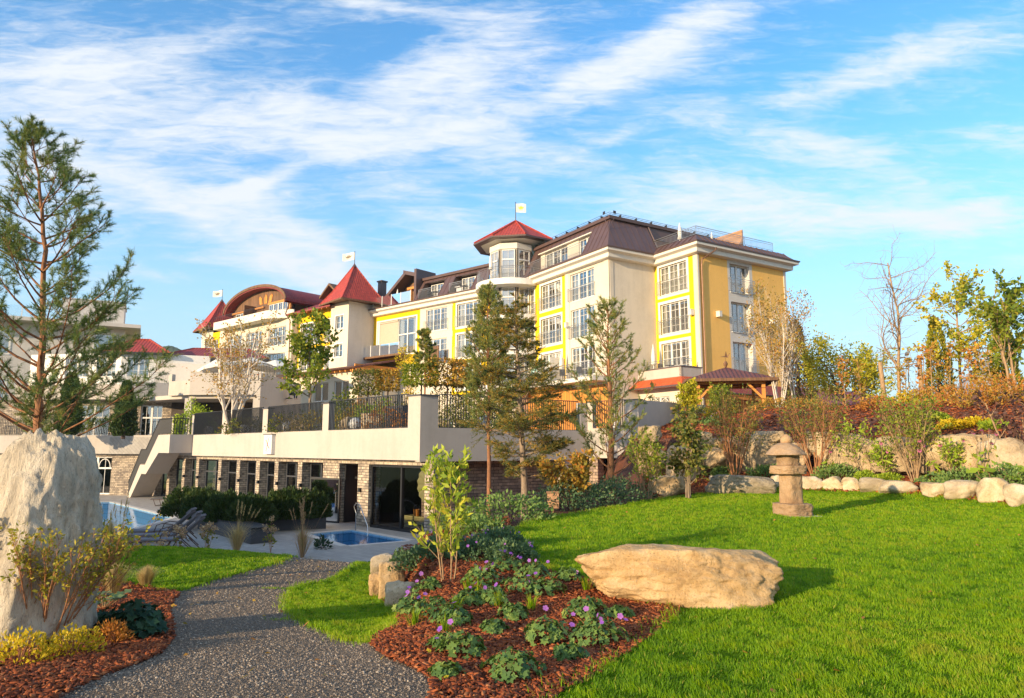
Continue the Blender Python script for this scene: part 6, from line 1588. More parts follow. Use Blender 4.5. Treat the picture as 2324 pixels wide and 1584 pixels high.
class Grow:
    def __init__(s, seed): s.rmin = .003; s.r = random.Random(seed); s.g = np.random.default_rng(seed); s.mb = MB(); s.tw = []; s.fine = MB()
    def limb(s, p, d, L, r0, r1, n=6, wob=.12, up=0.0, curve=0.0, sides=5, mb=None):
        """a wandering tapering limb; returns its points"""
        p = Vector(p); d = Vector(d).normalized(); pts = [p.copy()]
        for i in range(n):
            d = (d+Vector((s.r.gauss(0, wob), s.r.gauss(0, wob), s.r.gauss(0, wob)+up))).normalized()
            p = p+d*(L/n); pts.append(p.copy())
        (mb or s.mb).tube(pts, [r0+(r1-r0)*i/n for i in range(n+1)], sides, False)
        return pts
    def at(s, pts, t):
        k = t*(len(pts)-1); i = min(int(k), len(pts)-2); return pts[i].lerp(pts[i+1], k-i), (pts[i+1]-pts[i]).normalized()
    def side_dir(s, d, ang, az=None):
        az = s.r.uniform(0, 6.283) if az is None else az
        o = d.orthogonal().normalized(); o2 = d.cross(o); q = o*math.cos(az)+o2*math.sin(az)
        return (d*math.cos(ang)+q*math.sin(ang)).normalized()
    def branch(s, p, d, L, r0, lev, spec):
        """spec[lev] = (children, length ratio, angle, wob, up, first)"""
        pts = s.limb(p, d, L, r0, r0*.35, 6 if lev < 2 else 4, spec[lev][3], spec[lev][4], sides=6 if lev == 0 else (4 if lev == 1 else 3))
        if lev == len(spec)-1:
            s.tw.append((pts[0], pts[-1])); return
        ch, ratio, ang, _, _, first = spec[lev]
        for i in range(ch):
            t = first+(1-first)*(i+s.r.random()*.8)/ch; q, dd = s.at(pts, min(t, 1))
            s.branch(q, s.side_dir(dd, ang*s.r.uniform(.7, 1.25)), L*ratio*s.r.uniform(.7, 1.2)*(1.15-.5*t), max(s.rmin, r0*.5*(1-.5*t)), lev+1, spec)
        s.tw.append((pts[-2], pts[-1]))
def twig_points(tw, per, g, jit):
    a = np.array([t[0][:] for t in tw]); b = np.array([t[1][:] for t in tw]); n = len(a)
    t = g.uniform(.15, 1.1, (n, per))
    p = (a[:, None]+(b-a)[:, None]*t[:, :, None]).reshape(-1, 3)+g.normal(0, jit, (n*per, 3))
    return p, np.repeat(unit(b-a), per, 0), np.repeat(g.normal(0, .14, n), per)
def broadleaf(name, label, cat, base, h, seed, leaf, bark, spec, L, W, per, r0=.05, lean=(0, 0), stems=1, splay=.25, group=None, droop=.15, jit=.05, first_h=None, rmin=.003):
    t = thing(name, label, cat, base, group); g = Grow(seed); g.rmin = rmin
    for k in range(stems):
        a = 6.283*k/stems+g.r.random(); d = Vector((math.cos(a)*splay*(stems > 1)+lean[0]+g.r.gauss(0, .03), math.sin(a)*splay*(stems > 1)+lean[1], 1))
        g.branch(Vector(base)+Vector((math.cos(a)*.06, math.sin(a)*.06, -.05))*(stems > 1)+Vector((0, 0, -.05)), d, h*g.r.uniform(.85, 1.05) if stems > 1 else h, r0, 0, spec)
    g.mb.build('trunk', bark, t, smooth=True, uv=False)
    if per:
        p, d, cl = twig_points(g.tw, int(per*2.6+.5), g.g, jit)
        make_leaves('crown', p, d, leaf, t, g.g, L*1.1, W*1.15, .8, droop, cl)
    return t
def mound(name, label, cat, base, rx, ry, h, seed, leaf, n, L, W, stems=12, group=None, bark='dark_twig', fl=None, spiky=.5, flat=0.0, noise_=.35, up=.4):
    """a dense low plant: stems from the middle, leaves through its volume with uneven outline"""
    t = thing(name, label, cat, base, group); rg = np.random.default_rng(seed); rr = random.Random(seed)
    th = rg.uniform(0, 6.283, n); ph = np.arccos(rg.uniform(0.0, 1, n)); rad = rg.uniform(.35, 1, n)**.5
    d = np.stack([np.cos(th)*np.sin(ph), np.sin(th)*np.sin(ph), np.cos(ph)], 1)
    lump = np.array([mnoise.noise(Vector((q[0]*2.2+seed, q[1]*2.2, q[2]*2.2))) for q in d])
    hole = np.array([mnoise.noise(Vector((q[0]*4.5*r_+seed*3, q[1]*4.5*r_, q[2]*4.5*r_))) for q, r_ in zip(d, rad)])
    k = hole > -.28; d, rad, lump = d[k], rad[k], lump[k]
    p = d*(rad*(1+noise_*lump))[:, None]*np.array([rx, ry, h])+np.array(base)
    m_ = MB()
    for i in range(stems):
        a = rr.uniform(0, 6.28); q = rr.uniform(.2, .8); m_.tube([Vector(base)+Vector((0, 0, -.03)), Vector(base)+Vector((math.cos(a)*rx*q*.5, math.sin(a)*ry*q*.5, h*.45)), Vector(base)+Vector((math.cos(a)*rx*q, math.sin(a)*ry*q, h*(.95-.5*q)))], [.008, .005, .003], 4, False)
    m_.build('stems', bark, t, uv=False)
    dirs = d*np.array([1, 1, .6])+np.array([0, 0, up])
    make_leaves('foliage', p, dirs, leaf, t, rg, L, W, spiky, 0, lump*.25)
    if fl:
        mt, cnt, sz_ = fl; a = rg.uniform(0, 6.283, cnt); q = rg.uniform(.1, 1, cnt)**.5
        c = np.stack([np.cos(a)*rx*q, np.sin(a)*ry*q, h*(1.05-.45*q*q)+rg.uniform(0, .05, cnt)], 1)+np.array(base)
        flowers('flowers', c, sz_, mt, t, rg)
    return t
def flowers(name, c, size, mat, parent, rg, petals=5, face=None):
    n = len(c)
    if n > 1:
        for i in range(n): flowers(name.rstrip('s'), c[i:i+1], size, mat, parent, rg, petals, face)
        return
    vs, fs, rn = [], [], []
    nrm = unit(rg.normal(0, .45, (n, 3))+(np.array([-.25, -.55, .75]) if face is None else np.array(face)))
    a = unit(np.cross(nrm, rg.normal(size=(n, 3)))); b = np.cross(nrm, a)
    for i in range(n):
        s_ = size*rg.uniform(.75, 1.2); r_ = rg.uniform(.2, .8)
        for k in range(petals):
            t0 = 6.2832*k/petals; w_ = 6.2832/petals*.52
            def q(t, r, up): return c[i]+(a[i]*math.cos(t)+b[i]*math.sin(t))*r*s_+nrm[i]*up*s_
            j = len(vs); vs += [c[i], q(t0-w_, .36, .10), q(t0-w_*.5, .52, .08), q(t0+w_*.5, .52, .08), q(t0+w_, .36, .10)]; fs.append((j, j+1, j+2, j+3, j+4)); rn += [max(0, r_-.25)]+[r_+.1]*4
    return np_mesh(name, np.array(vs), np.array(fs), mat, parent=parent, rnd=np.array(rn))
def lobed(name, c, ax, nrm, size, mat, parent, rnd, lobes=5):
    """round cut leaves like a cranesbill's"""
    n = len(c); side = np.cross(nrm, ax); k = lobes*2+1
    ang = np.linspace(-2.5, 2.5, k); rad = np.where(np.arange(k) % 2 == 0, .62, 1.0); rad[0] = rad[-1] = .45
    ring = [c+(ax*np.cos(t)+side*np.sin(t))*(size*r_)[:, None]+nrm*(size*.16*abs(math.sin(t)))[:, None] for t, r_ in zip(ang, rad)]
    v = np.stack([c-ax*(size*.1)[:, None]]+ring, 1).reshape(-1, 3); b = (np.arange(n)*(k+1))[:, None]
    f = np.concatenate([b+np.array([0, i+1, i+2]) for i in range(k-1)])
    return np_mesh(name, v, f, mat, parent=parent, rnd=np.repeat(rnd, k+1))
def geranium(label, base, r, h, seed, nl=120, nf=5, leaf='geranium_leaf', petal='violet_petal', ls=.042):
    t = thing('geranium', label, 'geranium', base, 'geranium clumps in the flower beds'); rg = np.random.default_rng(seed); rr = random.Random(seed)
    th = rg.uniform(0, 6.283, nl); q = rg.uniform(0.05, 1, nl)**.55
    ex = 1+.25*np.sin(th*3+seed)
    c = np.stack([np.cos(th)*q*r*ex, np.sin(th)*q*r*ex*.9, h*(1-.75*q**2.2)*rg.uniform(.65, 1.1, nl)+.02], 1)+np.array(base)
    nrm = unit(np.stack([np.cos(th)*q*.9, np.sin(th)*q*.9, np.full(nl, .8)], 1)+rg.normal(0, .30, (nl, 3))); ax = unit(np.cross(np.cross(nrm, np.stack([np.cos(th), np.sin(th), np.zeros(nl)], 1)+rg.normal(0, .4, (nl, 3))), nrm))
    lobed('leaves', c, ax, nrm, ls*rg.uniform(.7, 1.3, nl), leaf, t, np.clip(rg.normal(.42, .22, nl), 0, 1))
    m_ = MB()
    for i in range(0, nl, 3):
        e = Vector(c[i]); b0 = Vector(base); m_.tube([b0, b0.lerp(e, .55)+Vector((0, 0, .02)), e], [.003, .002, .002], 3, False)
    if nf:
        a = rg.uniform(0, 6.283, nf); qq = rg.uniform(.2, 1.15, nf); fc = np.stack([np.cos(a)*r*qq, np.sin(a)*r*qq*.9, h*rg.uniform(.85, 1.45, nf)], 1)+np.array(base)
        for i in range(nf): m_.tube([Vector(base), Vector(fc[i])*.6+Vector(base)*.4+Vector((0, 0, .04)), Vector(fc[i])], [.003, .002, .0015], 3, False)
        flowers('flowers', fc, .045, petal, t, rg)
    m_.build('stalks', 'brown_twig', t, uv=False)
    return t
def tussock(name, label, base, h, seed, n, mat, spread=.5, wd=.004, group=None, plume=None, arch=.5):
    t = thing(name, label, 'ornamental grass', base, group); rg = np.random.default_rng(seed)
    a = rg.uniform(0, 6.283, n); sp = np.abs(rg.normal(0, spread, n)); L = h*rg.uniform(.55, 1.05, n)
    dx, dy = np.cos(a), np.sin(a); b = np.array(base)+np.stack([dx*.05*sp, dy*.05*sp, np.zeros(n)], 1)
    m1 = b+np.stack([dx*sp*L*.3, dy*sp*L*.3, L*.6], 1); tip = b+np.stack([dx*sp*L*(.75+arch*.3), dy*sp*L*(.75+arch*.3), L*(1-arch*.45*np.minimum(sp, 1))], 1)
    s_ = np.stack([-dy, dx, 0*dx], 1)*wd
    v = np.stack([b-s_/2, b+s_/2, m1+s_/2, m1-s_/2, tip], 1).reshape(-1, 3); k = np.arange(n)*5
    np_mesh('blades', v, [np.stack([k+3, k+2, k+4], 1), np.stack([k, k+1, k+2, k+3], 1)], mat, parent=t, rnd=np.repeat(rg.uniform(0, 1, n), 5))
    if plume:
        cnt, ph, mt = plume; m_ = MB(); P_, D_ = [], []
        for i in range(cnt):
            aa = rg.uniform(0, 6.28); q = abs(rg.normal(0, .22)); top = Vector(base)+Vector((math.cos(aa)*q*ph, math.sin(aa)*q*ph, ph*rg.uniform(.75, 1.1))); mid_ = Vector(base).lerp(top, .6)+Vector((0, 0, ph*.05))
            m_.tube([Vector(base), mid_, top], [.004, .003, .002], 3, False); dd = (top-mid_).normalized()
            for _ in range(46): P_.append(top-dd*rg.uniform(-.02, .26)*ph*.8); D_.append(dd)
        m_.build('stalks', 'tan_bark', t, uv=False)
        make_leaves('plumes', np.array([p[:] for p in P_]), np.array([d[:] for d in D_]), mt, t, rg, .075, .012, .30)
    return t
def conifer(name, label, nodes, seed, whorls, blen, needle, bark, r0, kind='pine', per=60, nL=.06, nW=.006, start=.1, up=.35, side=7, group=None, ang=1.15, twl=.28, dens=1.0, az_bias=None, brad=.018):
    """nodes: trunk points from foot to tip; blen(t): limb length at share t of the height"""
    t_ = thing(name, label, 'conifer', nodes[0], group); g = Grow(seed); nodes = [Vector(p) for p in nodes]
    fine = []
    for a, b in zip(nodes, nodes[1:]):
        for k in range(3): fine.append(a.lerp(b, k/3)+Vector((g.r.gauss(0, .01), g.r.gauss(0, .01), 0)))
    fine.append(nodes[-1]); n = len(fine); m_ = MB()
    m_.tube([fine[0]-Vector((0, 0, .15))]+fine[1:], [r0*(1-.93*(i/(n-1))**.9) for i in range(n)], 9, False); m_.build('trunk', bark, t_, smooth=True, uv=False)
    tw, cl = [], []
    for w_ in range(whorls):
        t = start+(1-start)*((w_+.3)/whorls)**.92; q0, dd = g.at(fine, min(t, .985)); L0 = blen(t); cnt = max(3, int(round(g.r.choice([4, 5, 5, 6])*dens))); a0_ = g.r.random()*6.28
        for k in range(cnt):
            az = a0_+6.283*k/cnt+g.r.gauss(0, .18); L = L0*(g.r.uniform(.5, 1.25) if kind == 'fir' else g.r.uniform(.62, 1.18))*(az_bias(az) if az_bias else 1); q = q0+dd*g.r.uniform(-.26, .26)*(1 if kind == 'fir' else .5)
            an = (ang+g.r.gauss(0, .16 if kind == 'fir' else .12))*(1-.45*max(0, t-.6)/.4); d = Vector((math.cos(az)*math.sin(an), math.sin(az)*math.sin(an), math.cos(an)))
            if L < .12: tw.append((q, q+d*L)); continue
            seg = 6; pts = g.limb(q, d, L, max(.004, brad*min(1, L/1.2)), .003, seg, .07, up/seg, sides=4)
            ns = max(2, int(side*L/1.2*1.2)) if kind == 'pine' else max(3, int(side*L/1.0))
            for j in range(ns):
                s = (.22 if kind == 'fir' else .34)+(.66)*(j+g.r.random()*.6)/ns; b, bd = g.at(pts, min(s, .99)); l2 = min(L*.5, (twl*(1.3-.5*s) if kind == 'pine' else L*.42*(1.08-s)+.06)*g.r.uniform(.8, 1.25))
                sgn = 1 if j % 2 else -1; flat = Vector((-bd.y, bd.x, 0)).normalized()
                if kind == 'fir': d2 = (bd*.75+flat*sgn*.8+Vector((0, 0, g.r.gauss(-.02, .32)))).normalized()
                else: d2 = (bd*.75+flat*sgn*.6+Vector((0, 0, g.r.uniform(-.15, .55)))).normalized()
                p2 = g.limb(b, d2, l2, .005, .002, 3, .07, .05, sides=3)
                cv = g.r.gauss(0, .12)
                if kind == 'pine':
                    for _ in range(2): e, ed_ = g.at(p2, g.r.uniform(.3, .8)); d3 = g.side_dir(ed_, .7); l3 = l2*.55; tw.append((e, e+d3*l3)); cl.append(cv)
                    tw.append((p2[1], p2[-1]+(p2[-1]-p2[-2])*.3)); cl.append(cv)
                else:
                    tw.append((p2[0], p2[-1])); cl.append(cv)
                    for k3 in range(3 if l2 > .25 else 1):
                        e, ed_ = g.at(p2, g.r.uniform(.2, .9)); f3 = Vector((-ed_.y, ed_.x, 0))
                        d3 = (ed_*.8+f3*g.r.choice([-1, 1])*.7+Vector((0, 0, g.r.gauss(0, .35)))).normalized(); tw.append((e, e+d3*l2*.5)); cl.append(cv)
            tw.append((pts[-2], pts[-1]+(pts[-1]-pts[-2])*.4)); cl.append(0)
    tw.append((fine[-2], fine[-1])); 
    while len(cl) < len(tw): cl.append(0)
    g.mb.build('branches', bark, t_, smooth=True, uv=False)
    make_needles('needles', np.array([[a[:], b[:]] for a, b in tw]), None, needle, t_, g.g, nL, nW, per, .75 if kind == 'pine' else .62, clump=np.array(cl[:len(tw)]))
    return t_
# ------------------------------------------------------------------ conifers
def nodes_px(lst, Y): return [P(u, v, Y) for u, v in lst]
pn = [Vector((P(34, 440, 11.2).x, 11.2, hz(-7.8, 11.2)))]+nodes_px([(35, 470), (37, 430), (39, 395), (42, 350), (44, 300), (44, 250), (42, 210), (38, 175), (33, 148), (29, 128)], 11.2)
conifer('tall_pine', 'tall airy pine with orange lit trunk and upswept branches behind the standing stone', pn, 11, 17, lambda t: 3.0*(1-t)**1.12*(.7+.3*min(1, t/.2))+.14, 'pine_needles', 'orange_bark', .085, per=48, nL=.085, nW=.0075, start=.10, up=.70, side=8, ang=1.25, twl=.30, brad=.022)
fz = P(524.3, 514.7, 24.0); fz.z = min(fz.z, hz(fz.x, fz.y))
fn = [fz]+nodes_px([(525, 490), (523, 460), (521, 420), (519, 380), (517, 345), (516, 320), (516, 300)], fz.y)
conifer('fir_tree', 'dark fir with orange brown lit sprays standing before the shaded terrace side', fn, 23, 18, lambda t: (2.9*(1-t)**.85 if t > .36 else 1.9)*(.55 if t < .27 else 1.0)+.14, 'fir_needles', 'grey_bark', .15, kind='fir', per=30, nL=.08, nW=.015, start=.20, up=.10, side=13, ang=1.42, brad=.03)
tx = P(489, 420, 27.2); tz = hz(tx.x, 27.2)
tn = [Vector((tx.x, 27.2, tz))]+nodes_px([(489, 480), (489, 440), (489, 400), (488, 365), (488, 335), (487, 310), (487, 289)], 27.2)
conifer('pine_tree', 'light green bushy pine rising behind the fir in front of the turret', tn, 31, 17, lambda t: 2.1*(1-t)**.8+.2, 'light_pine_needles', 'orange_bark', .10, per=30, nL=.105, nW=.015, start=.30, up=.8, side=9, ang=1.05, twl=.34, brad=.025)
yp = GD(1391, 1129)
yn = [yp]+nodes_px([(611, 470), (611, 440), (610, 410), (609, 380), (608, 350), (608, 328), (608, 309)], yp.y)
conifer('young_pine', 'slender open young pine with reddish trunk before the short terrace front', yn, 41, 13, lambda t: 2.0*(1-t)**.8*(.75 if t < .35 else 1)+.25, 'light_pine_needles', 'orange_bark', .11, per=32, nL=.09, nW=.012, start=.10, up=.75, side=5, ang=1.15, twl=.30, brad=.022)
sp = P(425, 395, 36); sn = [Vector((sp.x, 36, 2.4))]+nodes_px([(425, 380), (425, 360), (425, 340), (425, 335)], 36)
conifer('small_pine', 'small thin pine on the terrace behind the corner pillar', sn, 47, 9, lambda t: .75*(1-t)**.8+.2, 'light_pine_needles', 'orange_bark', .06, per=60, nL=.12, nW=.024, start=.3, up=.6, side=7, ang=1.0)
def column_tree(name, label, base, h, r, seed, leaf, n, L, W, group=None, bark='dark_twig', cat='conifer', shape=None):
    t = thing(name, label, cat, base, group); rg = np.random.default_rng(seed); b = Vector(base)
    m = MB(); m.tube([b-Vector((0, 0, .1)), b+Vector((0, 0, h*.5)), b+Vector((0, 0, h*.97))], [r*.16, r*.1, .01], 6, False); m.build('trunk', bark, t, uv=False)
    z = rg.uniform(0.02, 1, n); a = rg.uniform(0, 6.283, n)
    pr = (np.clip(1-z, 0, 1)**.55*np.clip(z*5+.45, 0, 1)) if shape is None else shape(z)
    lump = np.array([mnoise.noise(Vector((math.cos(t_)*1.6+seed, math.sin(t_)*1.6, q*h*1.1))) for t_, q in zip(a, z)])
    q = rg.uniform(.45, 1.02, n)**.5*(1+.35*lump)
    p = np.stack([np.cos(a)*r*pr*q, np.sin(a)*r*pr*q, z*h], 1)+np.array(base)
    d = np.stack([np.cos(a)*.5, np.sin(a)*.5, np.ones(n)], 1)
    make_leaves('crown', p, d, leaf, t, rg, L, W, .35, 0, lump*.3)
    return t
column_tree('thuja', 'dark narrow thuja column seen through the tall pine branches', (P(70, 400, 51).x, 51, 2.3), 4.6, .95, 3, 'hedge_leaf', 3500, .3, .13, 'thuja columns by the pavilion')
column_tree('thuja', 'dark pointed thuja column beside the red lit windows', (P(126, 400, 50).x, 50, 2.3), 3.9, .85, 4, 'hedge_leaf', 3200, .3, .13, 'thuja columns by the pavilion')
# ------------------------------------------------------------------ leaf trees behind the terrace railing
bb = P(233, 412, 43); bb.z = 2.4
broadleaf('birch', 'multi stemmed white birch with thin leaves behind the pool terrace', 'tree', bb, 6.2, 51, 'autumn_leaf', 'white_bark', [(10, .42, .55, .05, .03, .25), (5, .55, .6, .12, .03, .2), (3, .5, .7, .15, -.02, .2)], .11, .085, 3, r0=.10, stems=6, splay=.30, droop=.7, jit=.10)
mb_ = P(310, 400, 40); mb_.z = 2.4
broadleaf('maple', 'yellow green young maple with slim crown in front of the pointed tower', 'tree', mb_, 6.3, 53, 'maple_leaf', 'grey_bark', [(19, .30, .85, .02, .0, .26), (6, .5, .7, .12, .06, .15), (2, .5, .8, .12, .02, .3)], .19, .16, 7, r0=.09, droop=.3, jit=.10)
yb = P(410, 395, 38); yb.z = 2.4
broadleaf('yellow_tree', 'slim yellow leaved tree behind the terrace corner pillar', 'tree', yb, 4.2, 57, 'gold_leaf', 'tan_bark', [(14, .30, .7, .03, .0, .3), (5, .55, .7, .12, .05, .15), (3, .5, .8, .12, .02, .3)], .10, .07, 4, r0=.05, droop=.3, jit=.08)
def stilt(label, u, v0, v1, w_, Y, sd, leaf='olive_leaf', n=1500):
    """clipped block crown on a bare stem"""
    b = P(u, v1, Y); zt, zb = P(u, v0, Y).z, b.z; r = w_/FPX*Y/2; base = Vector((b.x, Y, 2.4))
    t = thing('clipped_tree', label, 'tree', base, 'clipped hedge trees on the terrace'); rg = np.random.default_rng(sd)
    m = MB(); m.tube([base, Vector((b.x+.03, Y, zb)), Vector((b.x, Y, zt-.15))], [.05, .045, .02], 6, False)
    for k in range(10): a = k*.63+sd; z = zb+(zt-zb)*(.1+.08*k); m.tube([Vector((b.x, Y, z)), Vector((b.x+math.cos(a)*r*.8, Y+math.sin(a)*r*.8, z+.25))], [.02, .008], 4, False)
    m.build('trunk', 'dark_twig', t, uv=False)
    q = rg.uniform(-1, 1, (n, 3)); ax_ = rg.integers(0, 3, n); k = rg.uniform(0, 1, n) < .6; q[k, ax_[k]] = np.sign(q[k, ax_[k]])*rg.uniform(.8, 1.05, k.sum())
    h = np.array([mnoise.noise(Vector(x)*2.1+Vector((sd, 0, 0))) for x in q]); q = q[h > -.22]; n = len(q)
    p = q*np.array([r, r, (zt-zb)/2])+np.array([b.x, Y, (zt+zb)/2])
    make_leaves('crown', p, q, leaf, t, rg, .15, .10, .9, .2)
stilt('clipped tree, left one of the pair before the restaurant windows', 367.5, 371, 394, 25, 41, 61, 'olive_leaf'); stilt('clipped tree, right one of the pair beside the restaurant corner', 387.5, 371, 389, 20, 41, 62, 'autumn_leaf')
stilt('clipped green tree left behind the terrace corner', 421, 366, 384, 32, 36.5, 63, 'maple_leaf', 2000); stilt('clipped brownish tree behind the shaded railing, next to the pines', 447, 361, 384, 36, 36.5, 64, 'autumn_leaf', 2000); stilt('clipped brownish tree nearest the pines', 466, 362, 386, 26, 37.5, 65, 'autumn_leaf', 1500)
# terrace planting seen over and through the railing
tp = [('laurel_bush', 'bright green laurel bush next to the stair landing', 'shrub', 197, 404, 49, 1.6, 1.6, 2.3, 'laurel_leaf', 2200, .18, .09), ('shrub', 'light green small tree shrub right of the maple', 'shrub', 346, 381, 41, 1.1, 1.1, 2.6, 'maple_leaf', 1600, .16, .10), ('shrub', 'rosy brown round shrub on the rockery', 'shrub', 362, 387, 40, 1.2, 1.0, 2.1, 'autumn_leaf', 1500, .11, .06), ('shrub', 'bright green bush below the clipped pair', 'shrub', 368, 392, 38.5, 1.0, .9, 1.7, 'laurel_leaf', 1300, .13, .08),
      ('shrub', 'golden ground shrub along the railing under the maple', 'shrub', 326, 398, 38, 2.2, .8, 1.3, 'gold_leaf', 1900, .10, .06), ('shrub', 'hydrangea like pale bush near the restaurant corner', 'shrub', 386, 390, 38.5, .7, .7, 1.9, 'laurel_leaf', 900, .13, .09), ('shrub', 'dark green shrub behind the second railing panel', 'shrub', 245, 422, 42, 1.6, .8, 1.1, 'olive_leaf', 800, .12, .08), ('shrub', 'dark shrub behind the third railing panel', 'shrub', 292, 418, 38.5, 1.6, .9, 1.2, 'olive_leaf', 800, .12, .08),
      ('shrub', 'reddish ground shrub behind the railing by the corner', 'shrub', 385, 414, 33, 1.3, .7, 1.2, 'copper_leaf', 1300, .09, .06), ('shrub', 'green shrub behind the shaded railing left of the pine', 'shrub', 458, 413, 34, 1.0, .7, 1.6, 'olive_leaf', 1300, .10, .06), ('shrub', 'rose like shrub behind the shaded railing near the fir', 'shrub', 484, 416, 35, 1.1, .7, 1.5, 'maple_leaf', 1300, .10, .06), ('shrub', 'tall olive shrub behind the shaded railing just right of the corner pillar', 'shrub', 448, 404, 37, 1.3, .9, 2.9, 'olive_leaf', 2200, .12, .07), ('shrub', 'tall dark shrub behind the shaded railing at the pine trunk', 'shrub', 474, 402, 38, 1.3, .9, 3.0, 'hedge_leaf', 2200, .12, .07), ('shrub', 'brownish shrub behind the shaded railing at the fir trunk', 'shrub', 505, 405, 39, 1.2, .9, 2.2, 'autumn_leaf', 1700, .11, .07), ('shrub', 'olive bush on the hotel side of the terrace', 'shrub', 405, 392, 42, 1.6, .9, 2.2, 'olive_leaf', 1700, .12, .07)]
for i, (nm, lb, ct, u, v, Y, rx, ry, h, lf, n, L, W) in enumerate(tp):
    b = P(u, v, Y); mound(nm, lb, ct, (b.x, Y, 2.4), rx, ry, h, 300+i, lf, n, L, W)
for i, (u, Y, w_, h, lb) in enumerate([(300, 39, 1.6, 1.0, 'pale rockery stone behind the third railing panel'), (352, 36, 1.5, 1.1, 'light grey rockery stone behind the fourth railing panel'), (372, 35, 1.2, 1.2, 'greyish rockery stone left of the dark planter'), (441, 34.5, 1.1, .8, 'tan rockery stone behind the shaded railing')]):
    b = P(u, 430, Y); stone('rockery_stone', lb, 'stone', (b.x, Y, 2.4), (w_, .8, h), 400+i, 'edge_granite', group='rockery stones on the terrace')
b = P(392, 425, 32.5); m = MB(); m.box((b.x, 34, 3.0), (1.5, .5, 1.2), R(-45)); tag(m.build('planter', 'anthracite', None, base=(b.x, 34, 2.4)), 'dark planter box behind the railing near the corner', 'planter')
# ------------------------------------------------------------------ front left bed
sb = GD(97, 1466)
broadleaf('shrub', 'vase shaped shrub of orange stems with small yellow green leaves before the standing stone', 'shrub', sb, 1.12, 71, 'shrub_leaf', 'brown_twig', [(6, .34, .30, .045, .02, .42), (3, .5, .4, .10, .05, .3), (2, .5, .6, .1, .02, .3)], .040, .019, 1.5, r0=.009, stems=30, splay=.44, lean=(.15, 0), droop=.55, jit=.015)
for i, (x, y, rx, h, lb, lf) in enumerate([(45, 1510, .26, .26, 'golden yellow low shrub at the left picture edge', 'gold_leaf'), (163, 1490, .24, .23, 'golden yellow low shrub right of the bare orange stems', 'gold_leaf'), (252, 1462, .19, .20, 'small copper orange shrub between golden shrub and dark leaves', 'copper_leaf')]):
    mound('low_shrub', lb, 'shrub', GD(x, y), rx, rx*.8, h, 80+i, lf, 900, .034, .018, bark='brown_twig', up=.9)
geranium('dark green leafy clump at the path side of the left bed', GD(305, 1448), .30, .30, 85, 260, 0, 'deep_green_leaf', ls=.06)
geranium('small dark green clump hidden beside the standing stone', GD(232, 1440), .16, .20, 86, 80, 0, 'deep_green_leaf', ls=.05)
lg = GD(235, 1385); t = thing('broad_leaf_plant', 'low plant with large soft grey green leaves beside the standing stone', 'plant', lg); rg = np.random.default_rng(5)
n = 26; a = rg.uniform(0, 6.28, n); q = rg.uniform(.05, .26, n); c = np.stack([np.cos(a)*q, np.sin(a)*q, .06+rg.uniform(0, .16, n)], 1)+np.array(lg); nr_ = unit(np.stack([np.cos(a)*.5, np.sin(a)*.5-.3, np.ones(n)], 1)); ax = unit(np.stack([np.cos(a), np.sin(a), .1*np.ones(n)], 1))
lobed('leaves', c, ax, nr_, np.full(n, .085), 'blue_green_leaf', t, rg.uniform(.3, .9, n), 4)
m = MB(); [m.tube([lg, Vector(p)], .004, 3, False) for p in c]; m.build('stalks', 'tan_bark', t, uv=False)
tussock('feather_grass', 'fluffy straw coloured feather grass tuft beside the standing stone', GD(256, 1353), .52, 91, 2200, 'straw', .40, .0055, 'feather grass tufts in the left bed')
tussock('feather_grass', 'smaller fluffy straw coloured tuft at the lawn corner', GD(331, 1334), .38, 92, 1700, 'straw', .45, .0055, 'feather grass tufts in the left bed')
# ------------------------------------------------------------------ pool side plants, planters and loungers
def planter(a, b, c_, label):
    a, b, c_ = Vector(a), Vector(b), Vector(c_); d = c_-b; q = [a, b, c_, a+d]; ctr = (a+c_)/2
    t = thing('planter', label, 'planter', (ctr.x, ctr.y, -1.955), 'dark planter boxes on the pool deck')
    def ins(p, k): v = Vector((p.x, p.y))-Vector((ctr.x, ctr.y)); return (ctr.x+v.x*k, ctr.y+v.y*k)
    m = MB(); m.prism([p[:2] for p in q], -1.955, -1.40); m.build('box', 'anthracite', t)
    m = MB(); m.prism([ins(p, 1.02) for p in q], -1.40, -1.36); m.build('rim', 'black_frame', t)
    return q
pA = planter((-11.1, 30.45, 0), (-8.25, 31.7, 0), (-8.75, 32.6, 0), 'dark planter box behind the plunge pool'); pB = planter((-13.9, 31.6, 0), (-9.7, 26.6, 0), (-9.1, 27.2, 0), 'long dark planter box running from the loungers to the plunge pool')
hb = [(185, 524, 32.6, 1.1, 1.25, 'dense dark green hedge bush at the left end of the deck planter'), (205, 527, 31.3, 1.1, 1.28, 'dark green hedge bush, second from the loungers'), (228, 529, 30.3, 1.1, 1.2, 'dark green hedge bush, third from the loungers'), (250, 529, 29.6, 1.0, 1.1, 'dark green hedge bush before the middle stone piers'), (278, 523, 31.2, 1.0, 1.15, 'dark green hedge bush right of the gap pier'), (294, 524, 31.4, 1.1, 1.3, 'dark green hedge bush left of the open glass door'), (313, 524, 31.9, .8, 1.15, 'last dark green hedge bush beside the open glass door')]
for i, (u, v, Y, r, h, lb) in enumerate(hb):
    b = P(u, v, Y); mound('hedge_bush', lb, 'shrub', (b.x, Y, -1.5), r, r*.8, h, 500+i, 'hedge_leaf', 5200, .15, .07, group='hedge bushes in the deck planters', up=1.1, spiky=.4, noise_=.25)
tussock('pampas_grass', 'tall straw grass clump left of the planter end', GD(237, 1238)+Vector((0, .3, 0)), 1.0, 510, 420, 'straw', .5, .012, 'tall grasses behind the left lawn', (7, 1.35, 'straw'))
